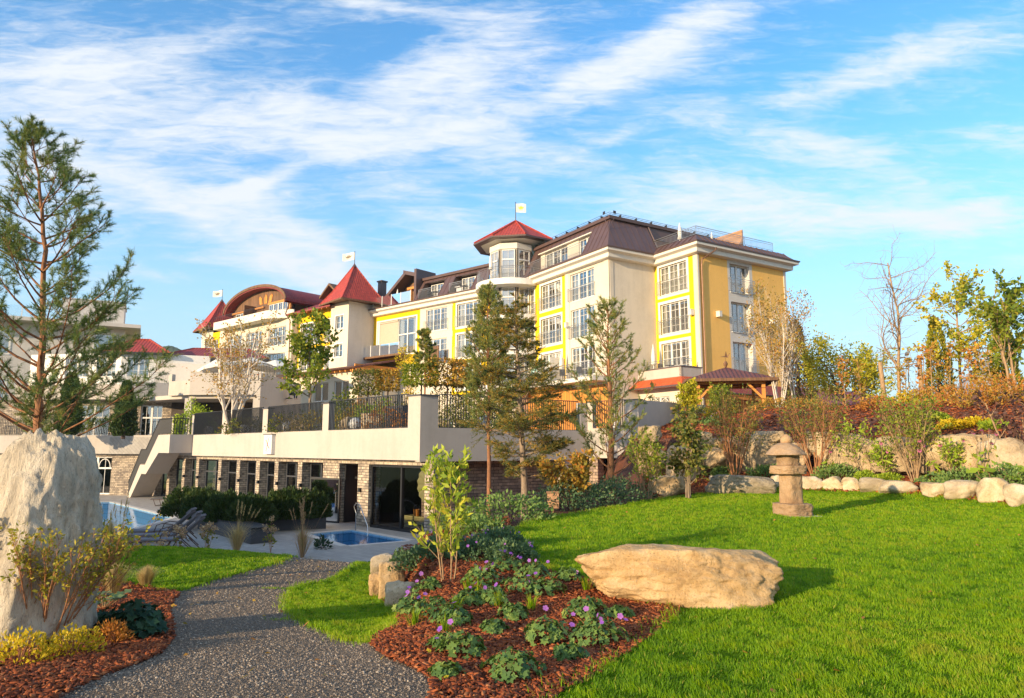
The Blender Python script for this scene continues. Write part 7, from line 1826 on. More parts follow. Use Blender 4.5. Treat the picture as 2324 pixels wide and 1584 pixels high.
tussock('pampas_grass', 'tall straw grass clump before the middle of the planter', Vector((P(237, 546, 24.5).x, 24.5, -1.96)), 1.2, 511, 380, 'straw', .62, .010, 'tall grasses behind the left lawn', (8, 1.6, 'straw'))
tussock('pampas_grass', 'reddish tall grass clump with feathery plumes in front of the plunge pool', Vector((P(302, 549, 23.5).x, 23.5, -1.96)), 1.15, 512, 320, 'reddish_straw', .55, .010, 'tall grasses behind the left lawn', (16, 1.75, 'reddish_straw'))
tussock('pampas_grass', 'thin pale grass with tall plumes in front of the swimming pool', Vector((P(118, 548, 21.0).x, 21.0, -1.95)), 1.1, 513, 200, 'straw', .22, .010, 'tall grasses behind the left lawn', (8, 2.0, 'straw'))
def hydrangea(label, u, v, Y, h, n, sd, petal='cream_petal'):
    b = P(u, v, Y); b.z = max(hz(b.x, Y), -1.96); t = thing('hydrangea', label, 'flowering plant', b, 'faded hydrangeas behind the left lawn'); rg = np.random.default_rng(sd); m = MB(); tops = []
    for k in range(n):
        a = rg.uniform(0, 6.28); q = rg.uniform(.05, .4); e = b+Vector((math.cos(a)*q, math.sin(a)*q*.6, h*rg.uniform(.65, 1.05))); m.tube([b, b.lerp(e, .5)+Vector((0, 0, .06)), e], [.008, .006, .005], 4, False); tops.append(e)
    m.build('stalks', 'brown_twig', t, uv=False)
    [make_leaves('flower_head', np.array(e[:])+rg.normal(0, .05, (60, 3)), rg.normal(size=(60, 3)), petal, t, rg, .055, .045, .5) for e in tops]
    lv = np.concatenate([np.array((b.lerp(e, rg.uniform(.3, .8)))[:])+rg.normal(0, .06, (14, 3)) for e in tops]); make_leaves('leaves', lv, rg.normal(size=lv.shape), 'olive_leaf', t, rg, .12, .07, .6)
hydrangea('faded hydrangea with cream heads beside the nearest lounger', 176, 547, 22.5, 1.15, 5, 601); hydrangea('faded hydrangea with brownish heads in front of the long planter', 208, 546, 24.0, 1.0, 5, 602); hydrangea('faded hydrangea with rusty heads left of the reddish grass', 271, 546, 24.5, 1.1, 4, 603); hydrangea('single faded hydrangea low beside the lounger foot', 157, 547, 22.0, .75, 2, 604)
mound('leafy_plant', 'small dark leafy plant at the corner between lawn, path and paving', 'plant', GD(728, 1250)+Vector((0, .2, 0)), .28, .25, .38, 611, 'deep_green_leaf', 120, .16, .09)
def lounger(label, p, rz, fabric='lounger_fabric', raise_=True):
    t = thing('sun_lounger', label, 'sun lounger', p, 'sun loungers on the pool deck', rz); t.scale = (1.18, 1.18, 1.18)
    p = Vector((0, 0, 0)); hb_ = .34
    def bld(m, n, mt): 
        o = m.build(n, mt); o.parent = t; return o
    m = MB()
    for y in (-.31, .31):
        m.tube([(-1.0, y, .33), (.35, y, .36), (.50, y, .37)], .018, 6); m.tube([(-.85, y, .33), (-.72, y, .0)], .015, 6); m.tube([(.25, y, .36), (.05, y, .0)], .015, 6); m.tube([(.55, y, .36), (.95, y, 0)], .015, 6)
        m.tube([(-.05, y*1.06, .36), (.02, y*1.06, .56), (.2, y*1.06, .62), (.5, y*1.06, .58), (.78, y*1.06, .34)], .016, 6)
    m.bar((-.72, -.31, .02), (-.72, .31, .02), .025); m.bar((.05, -.31, .02), (.05, .31, .02), .025); bld(m, 'frame', 'lounger_frame')
    m = MB(); m.box((-.32, 0, .375), (1.36, .58, .045)); bld(m, 'seat', fabric)
    an = R(42) if raise_ else R(4)
    m = MB(); m.box((.36+.42*math.cos(an), 0, .385+.42*math.sin(an)), (.86, .58, .045), tilt=Matrix.Rotation(-an, 3, 'Y')); bld(m, 'backrest', fabric)
    m = MB(); m.box((.36+.86*math.cos(an)-.05, 0, .40+.86*math.sin(an)), (.22, .44, .07), tilt=Matrix.Rotation(-an, 3, 'Y')); bld(m, 'head_cushion', fabric)
    return t
lp_ = [((-11.9, 24.6, -1.95), R(6), 'dark sun lounger nearest the lawn with raised backrest'), ((-12.6, 25.9, -1.95), R(6), 'middle dark sun lounger of the row of three'), ((-13.4, 27.2, -1.95), R(6), 'rearmost sun lounger of the row of three by the pool')]
l0 = lounger(lp_[0][2], lp_[0][0], lp_[0][1])
for p, rz, lb in lp_[1:]: copy_thing(l0, p, rz, lb)
lounger('flat black sun lounger on the far side of the pool', (-21.0, 44.0, -1.95), R(2), 'anthracite', False); lounger('flat black sun lounger half hidden by the hedge', (-18.0, 41.0, -1.95), R(2), 'anthracite', False)
# things behind the glass front
bn = thing('slatted_bench', 'pale green slatted bench behind the glass front', 'bench', TW.pt(-1.2, -1.9, -1.1)); Fb = TW.moved(-.8)
m = MB(); m.fbox(Fb, -2.5, .0, -1.42, -1.36, -.5, 0); m.build('seat', 'pale_wood', bn); m = MB(); [m.fbox(Fb, -2.5, 0, z, z+.13, -.02, 0) for z in (-1.86, -1.71, -1.56)]; m.build('slats', 'pale_wood', bn)
bk = TW.pt(-1.85, -1.36, -1.0); t = thing('wooden_bucket', 'wooden sauna bucket standing on the slatted bench', 'bucket', bk); m = MB(); m.lathe(bk, [(.13, 0), (.16, .28), (.14, .28), (.12, .05)], 14); m.build('pail', 'honey_wood', t); m = MB(); m.tube([bk+Vector((.15*math.cos(a), 0, .27+.22*math.sin(a))) for a in np.linspace(0, 3.14, 9)], .012, 5); m.build('handle', 'dark_metal', t)
# folded fan shaped sunshade held up by a draped figure
fg = TW.pt(-.55, -1.9, -.7); t = thing('fan_sculpture', 'draped dark figure raising a big olive pleated fan behind the glass', 'sculpture', fg)
m = MB(); m.lathe(fg, [(.24, 0), (.26, .3), (.19, .8), (.17, 1.1), (.22, 1.35), (.10, 1.5), (.08, 1.6)], 14); m.build('draped_body', 'dark_cloth', t, smooth=True)
m = MB(); ctr = TW.pt(-.35, .18, -.45); 
for k in range(8):
    a0_, a1_ = R(62+k*24), R(62+(k+1)*24)
    q = lambda a, r, o: TW.pt(-.35+math.cos(a)*r, .05+math.sin(a)*r*1.1, -.45+o)
    m.poly(q(a0_, .12, 0), q(a0_, .72, .0), q((a0_+a1_)/2, .72, .06), q((a0_+a1_)/2, .12, .02)); m.poly(q((a0_+a1_)/2, .12, .02), q((a0_+a1_)/2, .72, .06), q(a1_, .72, 0), q(a1_, .12, 0))
m.build('fan', 'sand_parasol', t)
# ------------------------------------------------------------------ centre flower bed
mg = GD(1017, 1322)
broadleaf('magnolia', 'young magnolia with long yellow green leaves in the centre of the flower bed', 'tree', mg, 1.62, 81, 'magnolia_leaf', 'tan_bark', [(15, .26, .62, .05, .05, .22), (4, .6, .55, .08, .08, .2)], .095, .034, 4.5, r0=.010, stems=4, splay=.17, droop=-.15, jit=.02)
gl = [((935, 1395), .20, .22, 5, 'geranium clump with violet flowers at the whitish boulder'), ((985, 1400), .22, .20, 3, 'geranium clump between whitish boulder and magnolia stem'), ((1030, 1420), .20, .17, 1, 'sprawling geranium clump in front of the magnolia'), ((1050, 1492), .19, .20, 2, 'compact geranium clump low in the bed, left front'), ((1165, 1540), .22, .20, 0, 'compact geranium clump nearest the camera'), ((1240, 1462), .22, .22, 1, 'large leafy geranium clump in the middle front of the bed'),
      ((1352, 1462), .26, .22, 8, 'geranium clump with a crown of violet flowers near the lawn'), ((1330, 1405), .24, .22, 0, 'dark geranium clump beside the seat boulder'), ((1110, 1372), .22, .22, 4, 'geranium clump right of the magnolia stem'), ((1165, 1408), .16, .16, 0, 'small geranium clump in the bare mulch'), ((1185, 1345), .26, .22, 3, 'broad geranium clump in the right half of the bed'), ((1240, 1352), .22, .20, 1, 'geranium clump at the lawn edge of the bed'),
      ((1090, 1330), .26, .24, 6, 'violet flowering geranium clump behind the magnolia stem'), ((1145, 1300), .26, .24, 6, 'violet flowering geranium clump at the rear lawn edge'), ((975, 1350), .18, .20, 2, 'small geranium clump left of the magnolia foot'), ((1290, 1320), .18, .16, 1, 'little geranium clump just left of the seat boulder')]
gl += [((1120, 1440), .12, .12, 0, 'tiny geranium seedling clump in the middle of the mulch'), ((1010, 1540), .12, .10, 1, 'tiny geranium clump at the path edge of the bed'), ((1290, 1500), .13, .12, 0, 'tiny geranium clump near the lawn, front right of the bed'), ((1405, 1405), .14, .12, 0, 'tiny geranium clump under the seat boulder front'), ((1060, 1375), .17, .16, 2, 'spreading geranium clump in front of the magnolia foot'), ((1215, 1310), .2, .18, 3, 'geranium clump at the bend of the lawn edge'), ((1010, 1475), .13, .12, 1, 'small geranium clump left front among bare mulch')]
for i, ((x, y), r, h, nf, lb) in enumerate(gl): geranium(lb, GD(x, y), r*.92, h*.80, 700+i, int(110+190*r), nf, petal='violet_petal', ls=.036)
for i, (x, y, r, h, lb, nf) in enumerate([(940, 1290, .42, .30, 'big blue green catmint cushion above the bed edge boulders', 3), (1010, 1262, .45, .30, 'blue green catmint cushion behind the magnolia', 5), (1085, 1268, .45, .28, 'blue green catmint cushion right of the magnolia', 8), (1130, 1245, .45, .28, 'blue green catmint cushion at the rear lawn corner', 8), (1160, 1275, .35, .26, 'small catmint cushion at the lawn edge', 6)]):
    b = GD(x, y); mound('catmint', lb, 'plant', b, r, r*.9, h, 720+i, 'blue_green_leaf', 2200, .05, .030, fl=('violet_petal', nf, .035), up=.7, spiky=.7)
def grass_tufts(name, pts, label, sd):
    for i, (x, y) in enumerate(pts): tussock(name, label, GD(x, y), .20, sd+i, 60, 'grass_blade', .5, .006, 'weed grass tufts in the flower bed')
grass_tufts('grass_tuft', [(1062, 1345), (1085, 1352), (940, 1425), (1130, 1382), (1035, 1392), (1330, 1345), (1205, 1390), (1010, 1440)], 'thin green grass tuft growing through the mulch of the flower bed', 750)
# plants behind the bed towards the terrace
for i, (x, y, rx, h, lb, lf, L) in enumerate([(1110, 1185, .8, .75, 'small dark shrub with rosy twigs under the round bush', 'olive_leaf', .09), (1160, 1180, .9, .55, 'light green low plant in front of the fir trunk', 'mint_leaf', .08), (1225, 1150, .7, .65, 'grey green low shrub right of the fir trunk', 'olive_leaf', .08), (1270, 1155, .9, .55, 'blue green ground cover left along the lawn crest', 'blue_green_leaf', .07), (1320, 1148, 1.0, .60, 'blue green ground cover under the young pine', 'blue_green_leaf', .07), (1365, 1140, 1.0, .60, 'blue green ground cover right under the young pine', 'blue_green_leaf', .07), (1410, 1132, 1.0, .60, 'blue green ground cover toward the wall boulders', 'blue_green_leaf', .07), (1050, 1205, .55, .35, 'low green plants by the glass front corner', 'mint_leaf', .06), (1095, 1215, .5, .3, 'low leafy plant between the bush and the catmint', 'mint_leaf', .06)]):
    mound('ground_shrub', lb, 'shrub', GD(x, y), rx, rx*.7, h, 760+i, lf, 1300, L, L*.6)
b = GD(1086, 1190); 
t = mound('round_bush', 'clipped ball shaped dark bush on a short stem beside the stone corner', 'shrub', (b.x, b.y, b.z+.25), .62, .62, .62, 780, 'hedge_leaf', 100, .06, .03)
rg = np.random.default_rng(6); d = unit(rg.normal(size=(4200, 3))); make_leaves('ball_foliage', d*(.60*rg.uniform(.75, 1.03, 4200)**.4)[:, None]+np.array([b.x, b.y, b.z+.85]), d, 'hedge_leaf', t, rg, .07, .035, .7)
m = MB(); m.tube([b, b+Vector((0, 0, .6))], .04, 6); m.build('stem', 'grey_bark', t)
b = GD(1255, 1158); m = MB(); m.box((b.x, b.y, b.z+.22), (.26, .2, .34)); m.box((b.x, b.y, b.z+.41), (.3, .24, .04)); m.tube([(b.x, b.y, b.z-.1), (b.x, b.y, b.z+.1)], .03, 6); tag(m.build('garden_light', 'weathered_fence', None, base=b), 'small brown garden spotlight by the fir trunk', 'lamp')
bx_ = GD(560, 1440)
# ------------------------------------------------------------------ shrubs along the boulder wall
SPEC_V = [(9, .45, .38, .06, .05, .25), (4, .5, .5, .12, .06, .25), (2, .5, .6, .12, .03, .3)]
def vase(name, label, x, y, htop, sd, leaf, stems, splay, L, per, bark='brown_twig', Y=None, spec=SPEC_V, cat='shrub', r0=.018, W=.55, droop=.3):
    b = GD(x, y); zt = P(*disp(x, htop), b.y).z
    return broadleaf(name, label, cat, b, (zt-b.z)*.82, sd, leaf, bark, spec, L, L*W, per, r0=r0, stems=stems, splay=splay, droop=droop, jit=.05)
vase('shrub', 'many stemmed bush with small green leaves behind the long flat boulder', 1668, 1086, 880, 801, 'olive_leaf', 12, .22, .075, 1.0)
vase('shrub', 'wide dark green bush with fanning stems behind the stone lantern', 1850, 1080, 862, 802, 'olive_leaf', 14, .46, .075, 1.1, droop=.2)
vase('shrub', 'yellow green bush of upright tan stems in front of the boulder wall', 2078, 1094, 885, 803, 'maple_leaf', 14, .26, .085, 1.1, 'tan_bark')
SPEC_D = [(11, .30, .75, .06, .05, .22), (4, .5, .7, .12, .02, .2), (2, .5, .8, .12, .0, .3)]
vase('slender_shrub', 'dark slender twin stemmed shrub in front of the shaded boulders', 1562, 1132, 905, 804, 'olive_leaf', 3, .10, .12, 3, 'grey_bark', spec=SPEC_D, r0=.035, W=.6, droop=.8)
vase('shrub', 'loose yellowish shrub between young pine and dark slender shrub', 1468, 1135, 985, 805, 'maple_leaf', 7, .25, .085, 1.2, 'tan_bark')
vase('shrub', 'light twiggy shrub with drooping leaves in front of the terrace column', 1300, 1152, 1010, 806, 'autumn_leaf', 5, .22, .10, 3, 'brown_twig')
vase('purple_tree', 'dark purple leaved small tree cut by the right edge', 2312, 1080, 845, 807, 'purple_leaf', 3, .2, .11, 1.0, 'tan_bark', spec=SPEC_D, r0=.04, W=.7)
for i, (x, y, ht, lb) in enumerate([(1950, 1086, 940, 'tall loose green perennial against the golden wall boulder'), (2165, 1096, 985, 'thin light green perennial against the pale wall boulder'), (2010, 1090, 1000, 'slim green perennial left of the yellow bush')]): vase('perennial', lb, x, y, ht, 810+i, 'laurel_leaf', 3, .07, .10, 1, 'tan_bark', r0=.01, W=.4)
for i, (x, y, r, h, lb) in enumerate([(1742, 1084, .75, .55, 'green catmint mound behind the long flat boulder'), (1645, 1082, .55, .5, 'small green mound left under the many stemmed bush'), (1902, 1086, .85, .62, 'green catmint mound right of the stone lantern'), (2192, 1104, .85, .62, 'big green catmint mound behind the wedge shaped border stone'), (2305, 1108, .9, .85, 'green catmint mound at the right picture edge'), (2020, 1094, .4, .35, 'small leafy mound below the yellow bush'), (1965, 1092, .4, .4, 'small leafy mound under the tall perennial')]):
    mound('catmint', lb, 'plant', GD(x, y), r*.85, r*.5, h*.68, 830+i, 'mint_leaf' if i < 5 else 'laurel_leaf', 1500, .075, .045, fl=None, up=.7)
geranium('geranium clump with one violet flower behind the gap in the border stones', GD(2130, 1106), .5, .35, 841, 170, 3, ls=.06, petal='violet_petal'); geranium('geranium clump with violet flowers on the mulch bank below the gazebo', GD(1620, 968), .6, .4, 842, 160, 6, ls=.07)
b = GD(2255, 1114); t = thing('big_leaf_plant', 'plant with large round bright green leaves hanging over the border stone', 'plant', b); rg = np.random.default_rng(9); n = 9
c = np.array(b)+np.stack([rg.uniform(-.6, .7, n), rg.uniform(-.5, .1, n), rg.uniform(.25, .6, n)], 1); lobed('leaves', c, unit(np.stack([rg.normal(0, .5, n), -np.ones(n), -.5*np.ones(n)], 1)), unit(np.stack([rg.normal(0, .2, n), -.6*np.ones(n), .9*np.ones(n)], 1)), np.full(n, .22), 'laurel_leaf', t, rg.uniform(.1, .6, n), 2)
m = MB(); [m.tube([b, Vector(p)], .01, 4, False) for p in c]; m.build('stalks', 'tan_bark', t, uv=False)
def cone(label, x, y, htop, n, sd):
    b = GD(x, y); zt = P(*disp(x, htop), b.y).z; h = zt-b.z; t = thing('coneflower', label, 'flowering plant', b, 'pink coneflowers before the boulder wall'); rg = np.random.default_rng(sd); m = MB(); tops = []
    for k in range(n): e = b+Vector((rg.uniform(-.45, .45), rg.uniform(-.2, .2), h*rg.uniform(.72, 1.05))); m.tube([b+Vector((rg.uniform(-.1, .1), 0, 0)), b.lerp(e, .6)+Vector((0, 0, .05)), e], [.009, .007, .006], 4, False); tops.append(e)
    m.build('stalks', 'tan_bark', t, uv=False); c = np.array([e[:] for e in tops]); flowers('petals', c, .085, 'pink_petal', t, rg, 8, (-.1, -.6, .5))
    m = MB(); [m.lathe(e, [(.025, 0), (.03, .03), (.01, .05)], 8) for e in tops]; m.build('flower_hearts', 'copper_pipe', t, uv=False)
    lv = np.concatenate([np.array(b.lerp(e, rg.uniform(.15, .7))[:])+rg.normal(0, .05, (9, 3)) for e in tops]); make_leaves('leaves', lv, rg.normal(size=lv.shape), 'laurel_leaf', t, rg, .2, .06, .6, .3)
cone('three pink coneflowers left against the big golden wall boulder', 2012-4, 1092, 1000, 4, 852); cone('pink coneflowers leaning left before the tall pale wall boulder', 2190-60, 1100, 1005, 5, 853); cone('tallest group of pink coneflowers before the right wall boulders', 2240, 1104, 970, 8, 854)
cone('pink coneflowers beside the golden boulder left edge', 1935-60, 1090, 1004, 4, 855)
# ------------------------------------------------------------------ trees on the upper bank
def up_tree(name, label, x, ybase, ytop, Y, sd, leaf, bark, spec, L, W, per, r0, cat='tree', **kw):
    u, v = disp(x, ybase); b = P(u, v, Y); b.z = hz(b.x, Y) if Y < 44 else b.z; zt = P(*disp(x, ytop), Y).z
    return broadleaf(name, label, cat, b, (zt-b.z)*kw.pop('fit', .9), sd, leaf, bark, spec, L, W, per, r0=r0, **kw)
SPEC_B = [(13, .36, .38, .04, .05, .25), (5, .55, .5, .1, .05, .2), (3, .5, .6, .12, .0, .2)]
up_tree('birch', 'clump of slim white birches with tawny leaves in front of the ochre wall', 1768, 905, 662, 37.5, 901, 'autumn_leaf', 'white_bark', SPEC_B, .095, .065, 3.2, .045, stems=6, splay=.17, droop=.3, jit=.10)
up_tree('birch', 'slim white birch pair beside the dark cypress', 1806, 900, 650, 38.0, 902, 'autumn_leaf', 'white_bark', SPEC_B, .09, .06, 1, .05, stems=2, splay=.10, droop=.3, jit=.10)
b = P(*disp(1812, 880), 46); column_tree('dark_cypress', 'dark brownish cypress column beside the hotel corner', (b.x, 46, 3.3), 6.6, 1.15, 903, 'dark_conifer_leaf', 4500, .26, .10, shape=lambda z: np.clip(1-z, 0, 1)**.5*np.clip(z*4+.3, 0, 1))
SPEC_A = [(12, .45, .72, .07, .05, .28), (6, .5, .65, .12, .0, .2), (4, .5, .7, .12, -.02, .2)]
up_tree('acacia_tree', 'feathery yellow green tree over the low tiled roof', 1930, 900, 742, 41, 904, 'yellow_green_leaf', 'dark_twig', SPEC_A, .16, .085, 8, .06, stems=4, splay=.42, droop=.3, jit=.2, fit=.8)
SPEC_C = [(26, .44, .95, .10, .05, .24), (9, .5, .8, .28, .03, .12), (7, .5, .8, .34, .0, .12)]
up_tree('bare_birch', 'nearly leafless twisted birch tied between two stakes', 2042, 900, 552, 34, 905, 'purple_leaf', 'tan_bark', SPEC_C, .07, .05, 0, .085, jit=.05, lean=(-.10, 0), rmin=.0085)
for x, yt, yb_, lb in ((2001, 822, 902, 'left wooden stake of the twisted birch'), (2089, 810, 905, 'right wooden stake of the twisted birch')):
    a = P(*disp(x+8 if x < 2040 else x+5, yb_), 33.6); a.z = hz(a.x, 33.6)-.1; e = P(*disp(x-4, yt), 33.6); m = MB(); m.tube([a, e], [.11, .10], 9)
    tag(m.build('tree_stake', 'tan_bark', None, base=a, smooth=True, uv=False), lb, 'stake', 'wooden stakes of the twisted birch')
m = MB(); a = P(*disp(2001, 836), 33.6); e = P(*disp(2087, 823), 33.6); m.tube([a, a.lerp(e, .5)+Vector((0, .1, -.05)), e], .03, 6); tag(m.build('tie_rope', 'tan_bark', None, base=a, uv=False), 'brown rope tied between the two stakes', 'rope')
SPEC_G = [(26, .34, 1.05, .02, .06, .22), (6, .42, .7, .08, .04, .15), (2, .5, .8, .1, 0, .3)]
up_tree('ginkgo_tree', 'pyramid shaped yellow green tree with level branches on the right bank', 2182, 905, 622, 32, 906, 'yellow_green_leaf', 'tan_bark', SPEC_G, .12, .10, 7, .07, jit=.07)
for x, yb_, yt, Y, r, sd, lb in ((2135, 905, 722, 33, .62, 907, 'yellow green thuja column left of the pyramid shaped tree'), (2288, 905, 720, 31, .62, 908, 'dark green thuja column near the right edge')):
    b = P(*disp(x, yb_), Y); b.z = hz(b.x, Y); zt = P(*disp(x, yt), Y).z; column_tree('thuja', lb, b, zt-b.z, r*1.15, sd, 'thuja_leaf', 3800, .17, .06, 'thuja columns on the right bank')
SPEC_M = [(12, .38, .8, .06, .06, .28), (5, .5, .7, .1, .03, .2), (2, .5, .8, .1, 0, .3)]
up_tree('leaning_tree', 'big leaved tree reaching in from the right edge with one red leaf', 2308, 985, 615, 25, 909, 'maple_leaf', 'tan_bark', SPEC_M, .17, .10, 5, .055, stems=2, splay=.14, droop=.8, jit=.06)
SPEC_S = [(16, .16, .9, .02, .02, .12), (3, .5, .8, .1, 0, .3)]
sl = [(1920, 915, 800, 35, 'thin staked sapling with reddish leaves left of the low roof end'), (1955, 918, 805, 34, 'thin staked sapling right before the low roof'), (2055, 915, 790, 33, 'thin reddish sapling beside the twisted birch trunk'), (2095, 915, 770, 32, 'thin sapling right of the right stake'), (2118, 918, 765, 31, 'thin reddish sapling before the left thuja'), (2155, 920, 760, 31, 'thin reddish sapling between thuja and pyramid shaped tree'), (2205, 925, 770, 30, 'thin reddish sapling right of the pyramid shaped tree'), (2238, 925, 775, 30, 'thin reddish sapling before the dark thuja'), (2262, 930, 770, 29, 'thin reddish sapling at the dark thuja foot')]
for i, (x, yb_, yt, Y, lb) in enumerate(sl): up_tree('sapling', lb, x, yb_, yt, Y, 920+i, 'autumn_leaf' if i % 3 else 'copper_leaf', 'tan_bark', SPEC_S, .13, .085, 5, .026, group='thin saplings on the right bank', droop=.4, jit=.06)
hb2 = [(1600, 950, .9, .7, 'olive_leaf', 'low brownish shrub on the bank left of the gazebo post'), (1640, 945, .8, .6, 'gold_leaf', 'small golden shrub on the bank below the gazebo'), (1760, 925, 1.0, .6, 'autumn_leaf', 'tawny shrub at the foot of the birch clump'), (1830, 922, 1.0, .55, 'autumn_leaf', 'brown shrub right of the birch clump on the bank'), (2000, 930, .9, .6, 'copper_leaf', 'reddish low shrub at the left stake'), (2120, 917, 1.1, .9, 'copper_leaf', 'reddish shrub row piece under the left thuja'), (2180, 919, 1.1, .9, 'copper_leaf', 'reddish shrub row piece under the pyramid shaped tree'), (2240, 924, 1.1, 1.0, 'autumn_leaf', 'tawny shrub row piece under the dark thuja'), (2090, 914, 1.0, 1.1, 'autumn_leaf', 'tawny shrub row piece at the right stake'), (2290, 919, 1.0, 1.2, 'copper_leaf', 'reddish shrub row piece at the right picture edge'), (2060, 912, .8, .9, 'gold_leaf', 'golden shrub row piece under the twisted birch'), (2165, 975, .5, .35, 'gold_leaf', 'small golden cushion on the red mulch bank'), (2215, 968, .45, .3, 'gold_leaf', 'second golden cushion on the red mulch bank'), (2130, 955, .4, .3, 'laurel_leaf', 'small green cushion on the red mulch bank'), (2255, 975, .4, .3, 'laurel_leaf', 'green cushion right on the red mulch bank'), (1480, 950, .9, 1.2, 'olive_leaf', 'dark shrub on the bank beside the terrace end'), (1545, 948, 1.0, 1.1, 'autumn_leaf', 'tawny shrub before the timber fence')]
for i, (x, y, r, h, lf, lb) in enumerate(hb2): mound('bank_shrub', lb, 'shrub', GD(x, y), r, r*.7, h*.85, 940+i, lf, 1000, .095, .055, bark='brown_twig', noise_=.5)
vase('climber', 'yellow green climbing plant at the gazebo post', 1560, 952, 850, 960, 'yellow_green_leaf', 3, .08, .13, 4, 'brown_twig', spec=SPEC_D)
vase('shrub', 'tall thin green shrub in front of the gazebo', 1640, 950, 870, 961, 'maple_leaf', 6, .18, .09, 3)
# ------------------------------------------------------------------ gazebo, car
gz = thing('gazebo', 'open timber gazebo with brown shingled hip roof on the bank', 'gazebo', P(*disp(1690, 940), 39.5)); gz.location.z = 3.3
GY = 38.5; Gl, Gr = P(*disp(1583, 900), GY), P(*disp(1729, 900), GY); cxg = (Gl.x+Gr.x)/2+1.6; 
def gzP(x, y): return P(*disp(x, y), GY)
za = gzP(1690, 862).z; zr = gzP(1600, 836).z+.55
FG = Face((Gl.x, GY), 100); wdg = 3.55; dpg = 3.3
m = MB(); o_ = .62
lo = [FG.pt(-o_, za, o_), FG.pt(wdg+o_, za, o_), FG.pt(wdg+o_, za, -dpg-o_), FG.pt(-o_, za, -dpg-o_)]; ap = FG.pt(wdg/2, za+.85, -dpg/2)
for i in range(4): m.poly(lo[i], lo[(i+1) % 4], ap)
rf = m.build('roof', 'shingle', gz)
m = MB(); m.poly(*[p-Vector((0, 0, .05)) for p in lo])
for i in range(4): m.bar(lo[i]-Vector((0, 0, .07)), lo[(i+1) % 4]-Vector((0, 0, .07)), .12, .16)
m.build('eaves', 'dark_wood', rf)
for s, o in ((0.05, 0), (wdg-.05, 0), (0.05, -dpg), (wdg-.05, -dpg)):
    m = MB(); m.fbox(FG, s-.09, s+.09, 2.9, za-.25, o-.09, o+.09); m.build('post', 'honey_beam', gz)
for a_, b_ in (((0, 0), (wdg, 0)), ((0, -dpg), (wdg, -dpg)), ((0, 0), (0, -dpg)), ((wdg, 0), (wdg, -dpg))):
    m = MB(); m.bar(FG.pt(a_[0], za-.16, a_[1]), FG.pt(b_[0], za-.16, b_[1]), .15, .2); m.build('beam', 'honey_beam', gz)
for s, k in ((.1, 1), (wdg-.1, -1)):
    m = MB(); m.bar(FG.pt(s, za-1.05, 0), FG.pt(s+k*.75, za-.26, 0), .11, .12); m.build('brace', 'honey_beam', gz)
fn_ = ap; m = MB(); m.lathe(ap, [(.05, 0), (.10, .1), (.13, .2), (.08, .32), (.02, .36)], 10); m.tube([ap, ap+Vector((0, 0, .55))], .015, 5); m.add([ap+Vector((-.28, 0, .62)), ap+Vector((-.02, .03, .66)), ap+Vector((.05, 0, .95)), ap+Vector((.12, .02, .66)), ap+Vector((.3, 0, .86)), ap+Vector((.14, -.03, .55))], [(0, 1, 5), (1, 2, 3), (3, 4, 5), (1, 3, 5)]); m.build('bird_finial', 'dark_wood', rf)
cp = P(*disp(2185, 925), 37); cp.z = 2.95
car = thing('parked_car', 'dark blue car parked behind the saplings on the right bank', 'car', cp, None, R(5))
def cb(m, n, mt, par=None): o = m.build(n, mt); o.parent = par or car; return o
m = MB(); prof = [(-2.1, .35), (-2.15, .75), (-1.9, .92), (-1.2, 1.0), (-.6, 1.42), (.7, 1.46), (1.5, 1.02), (2.05, .95), (2.12, .4)]
n = len(prof); vs = [(x, y*(.82 if z > 1.1 else 1), z) for y in (-.85, .85) for x, z in prof]; m.add(vs, [tuple(range(n)), tuple(range(n, 2*n))[::-1]]+[(i, (i+1) % n, n+(i+1) % n, n+i) for i in range(n)]); cb(m, 'body', 'car_paint')
m = MB(); 
m.add([(-1.0, -.83, 1.05), (1.25, -.83, 1.05), (.65, -.74, 1.38), (-.5, -.74, 1.38)], [(0, 1, 2, 3)]); cb(m, 'side_window', 'dark_glass')
for x in (-1.35, 1.35):
    for y in (-.86, .86):
        m = MB(); M_ = Matrix.Rotation(math.pi/2, 3, 'X'); m2 = MB(); m2.lathe((0, 0, -.1), [(.2, 0), (.31, .02), (.32, .1), (.31, .18), (.2, .2)], 18); m.add([tuple(M_ @ Vector(p)+Vector((x, y, .32))) for p in m2.v], m2.f); cb(m, 'wheel', 'tyre')
# ------------------------------------------------------------------ parasols, balcony furniture and people
def closed_parasol(label, base, h, group='closed parasols on the balconies', dark=False):
    t = thing('closed_parasol', label, 'parasol', base, group); b = Vector(base)
    m = MB(); m.tube([b, b+Vector((0, 0, h))], .022, 6); m.build('pole', 'rail_metal', t)
    m = MB(); m.lathe(b, [(.10, h*.36), (.20, h*.40), (.15, h*.5), (.17, h*.62), (.11, h*.8), (.05, h*.94), (.015, h*1.02)], 12); m.build('folded_cloth', 'canvas', t, smooth=True)
    m = MB(); m.lathe(b, [(.28, 0), (.28, .06), (.06, .1)], 12); m.build('foot', 'dark_metal', t)
closed_parasol('closed cream parasol on the long ground floor balcony', FA.pt(-8.0, 6.9, 1.15), 2.5); closed_parasol('second closed parasol half hidden behind the balcony screen', FA.pt(-5.35, 6.9, .8), 2.4)
closed_parasol('closed cream parasol on the roof terrace of the ochre block', FC.pt(2.2, 16.97, -.7), 2.1); closed_parasol('closed cream parasol beside the blank gable on the low balcony', FX.pt(.55, 6.96, -1.1), 2.55)
closed_parasol('closed white parasol behind the attic glass balustrade', FE.pt(-12.4, 16.75, -.2), 1.9); closed_parasol('closed parasol on the top turret balcony', (TC.x-1.9, TC.y-2.1, 16.45), 2.6)
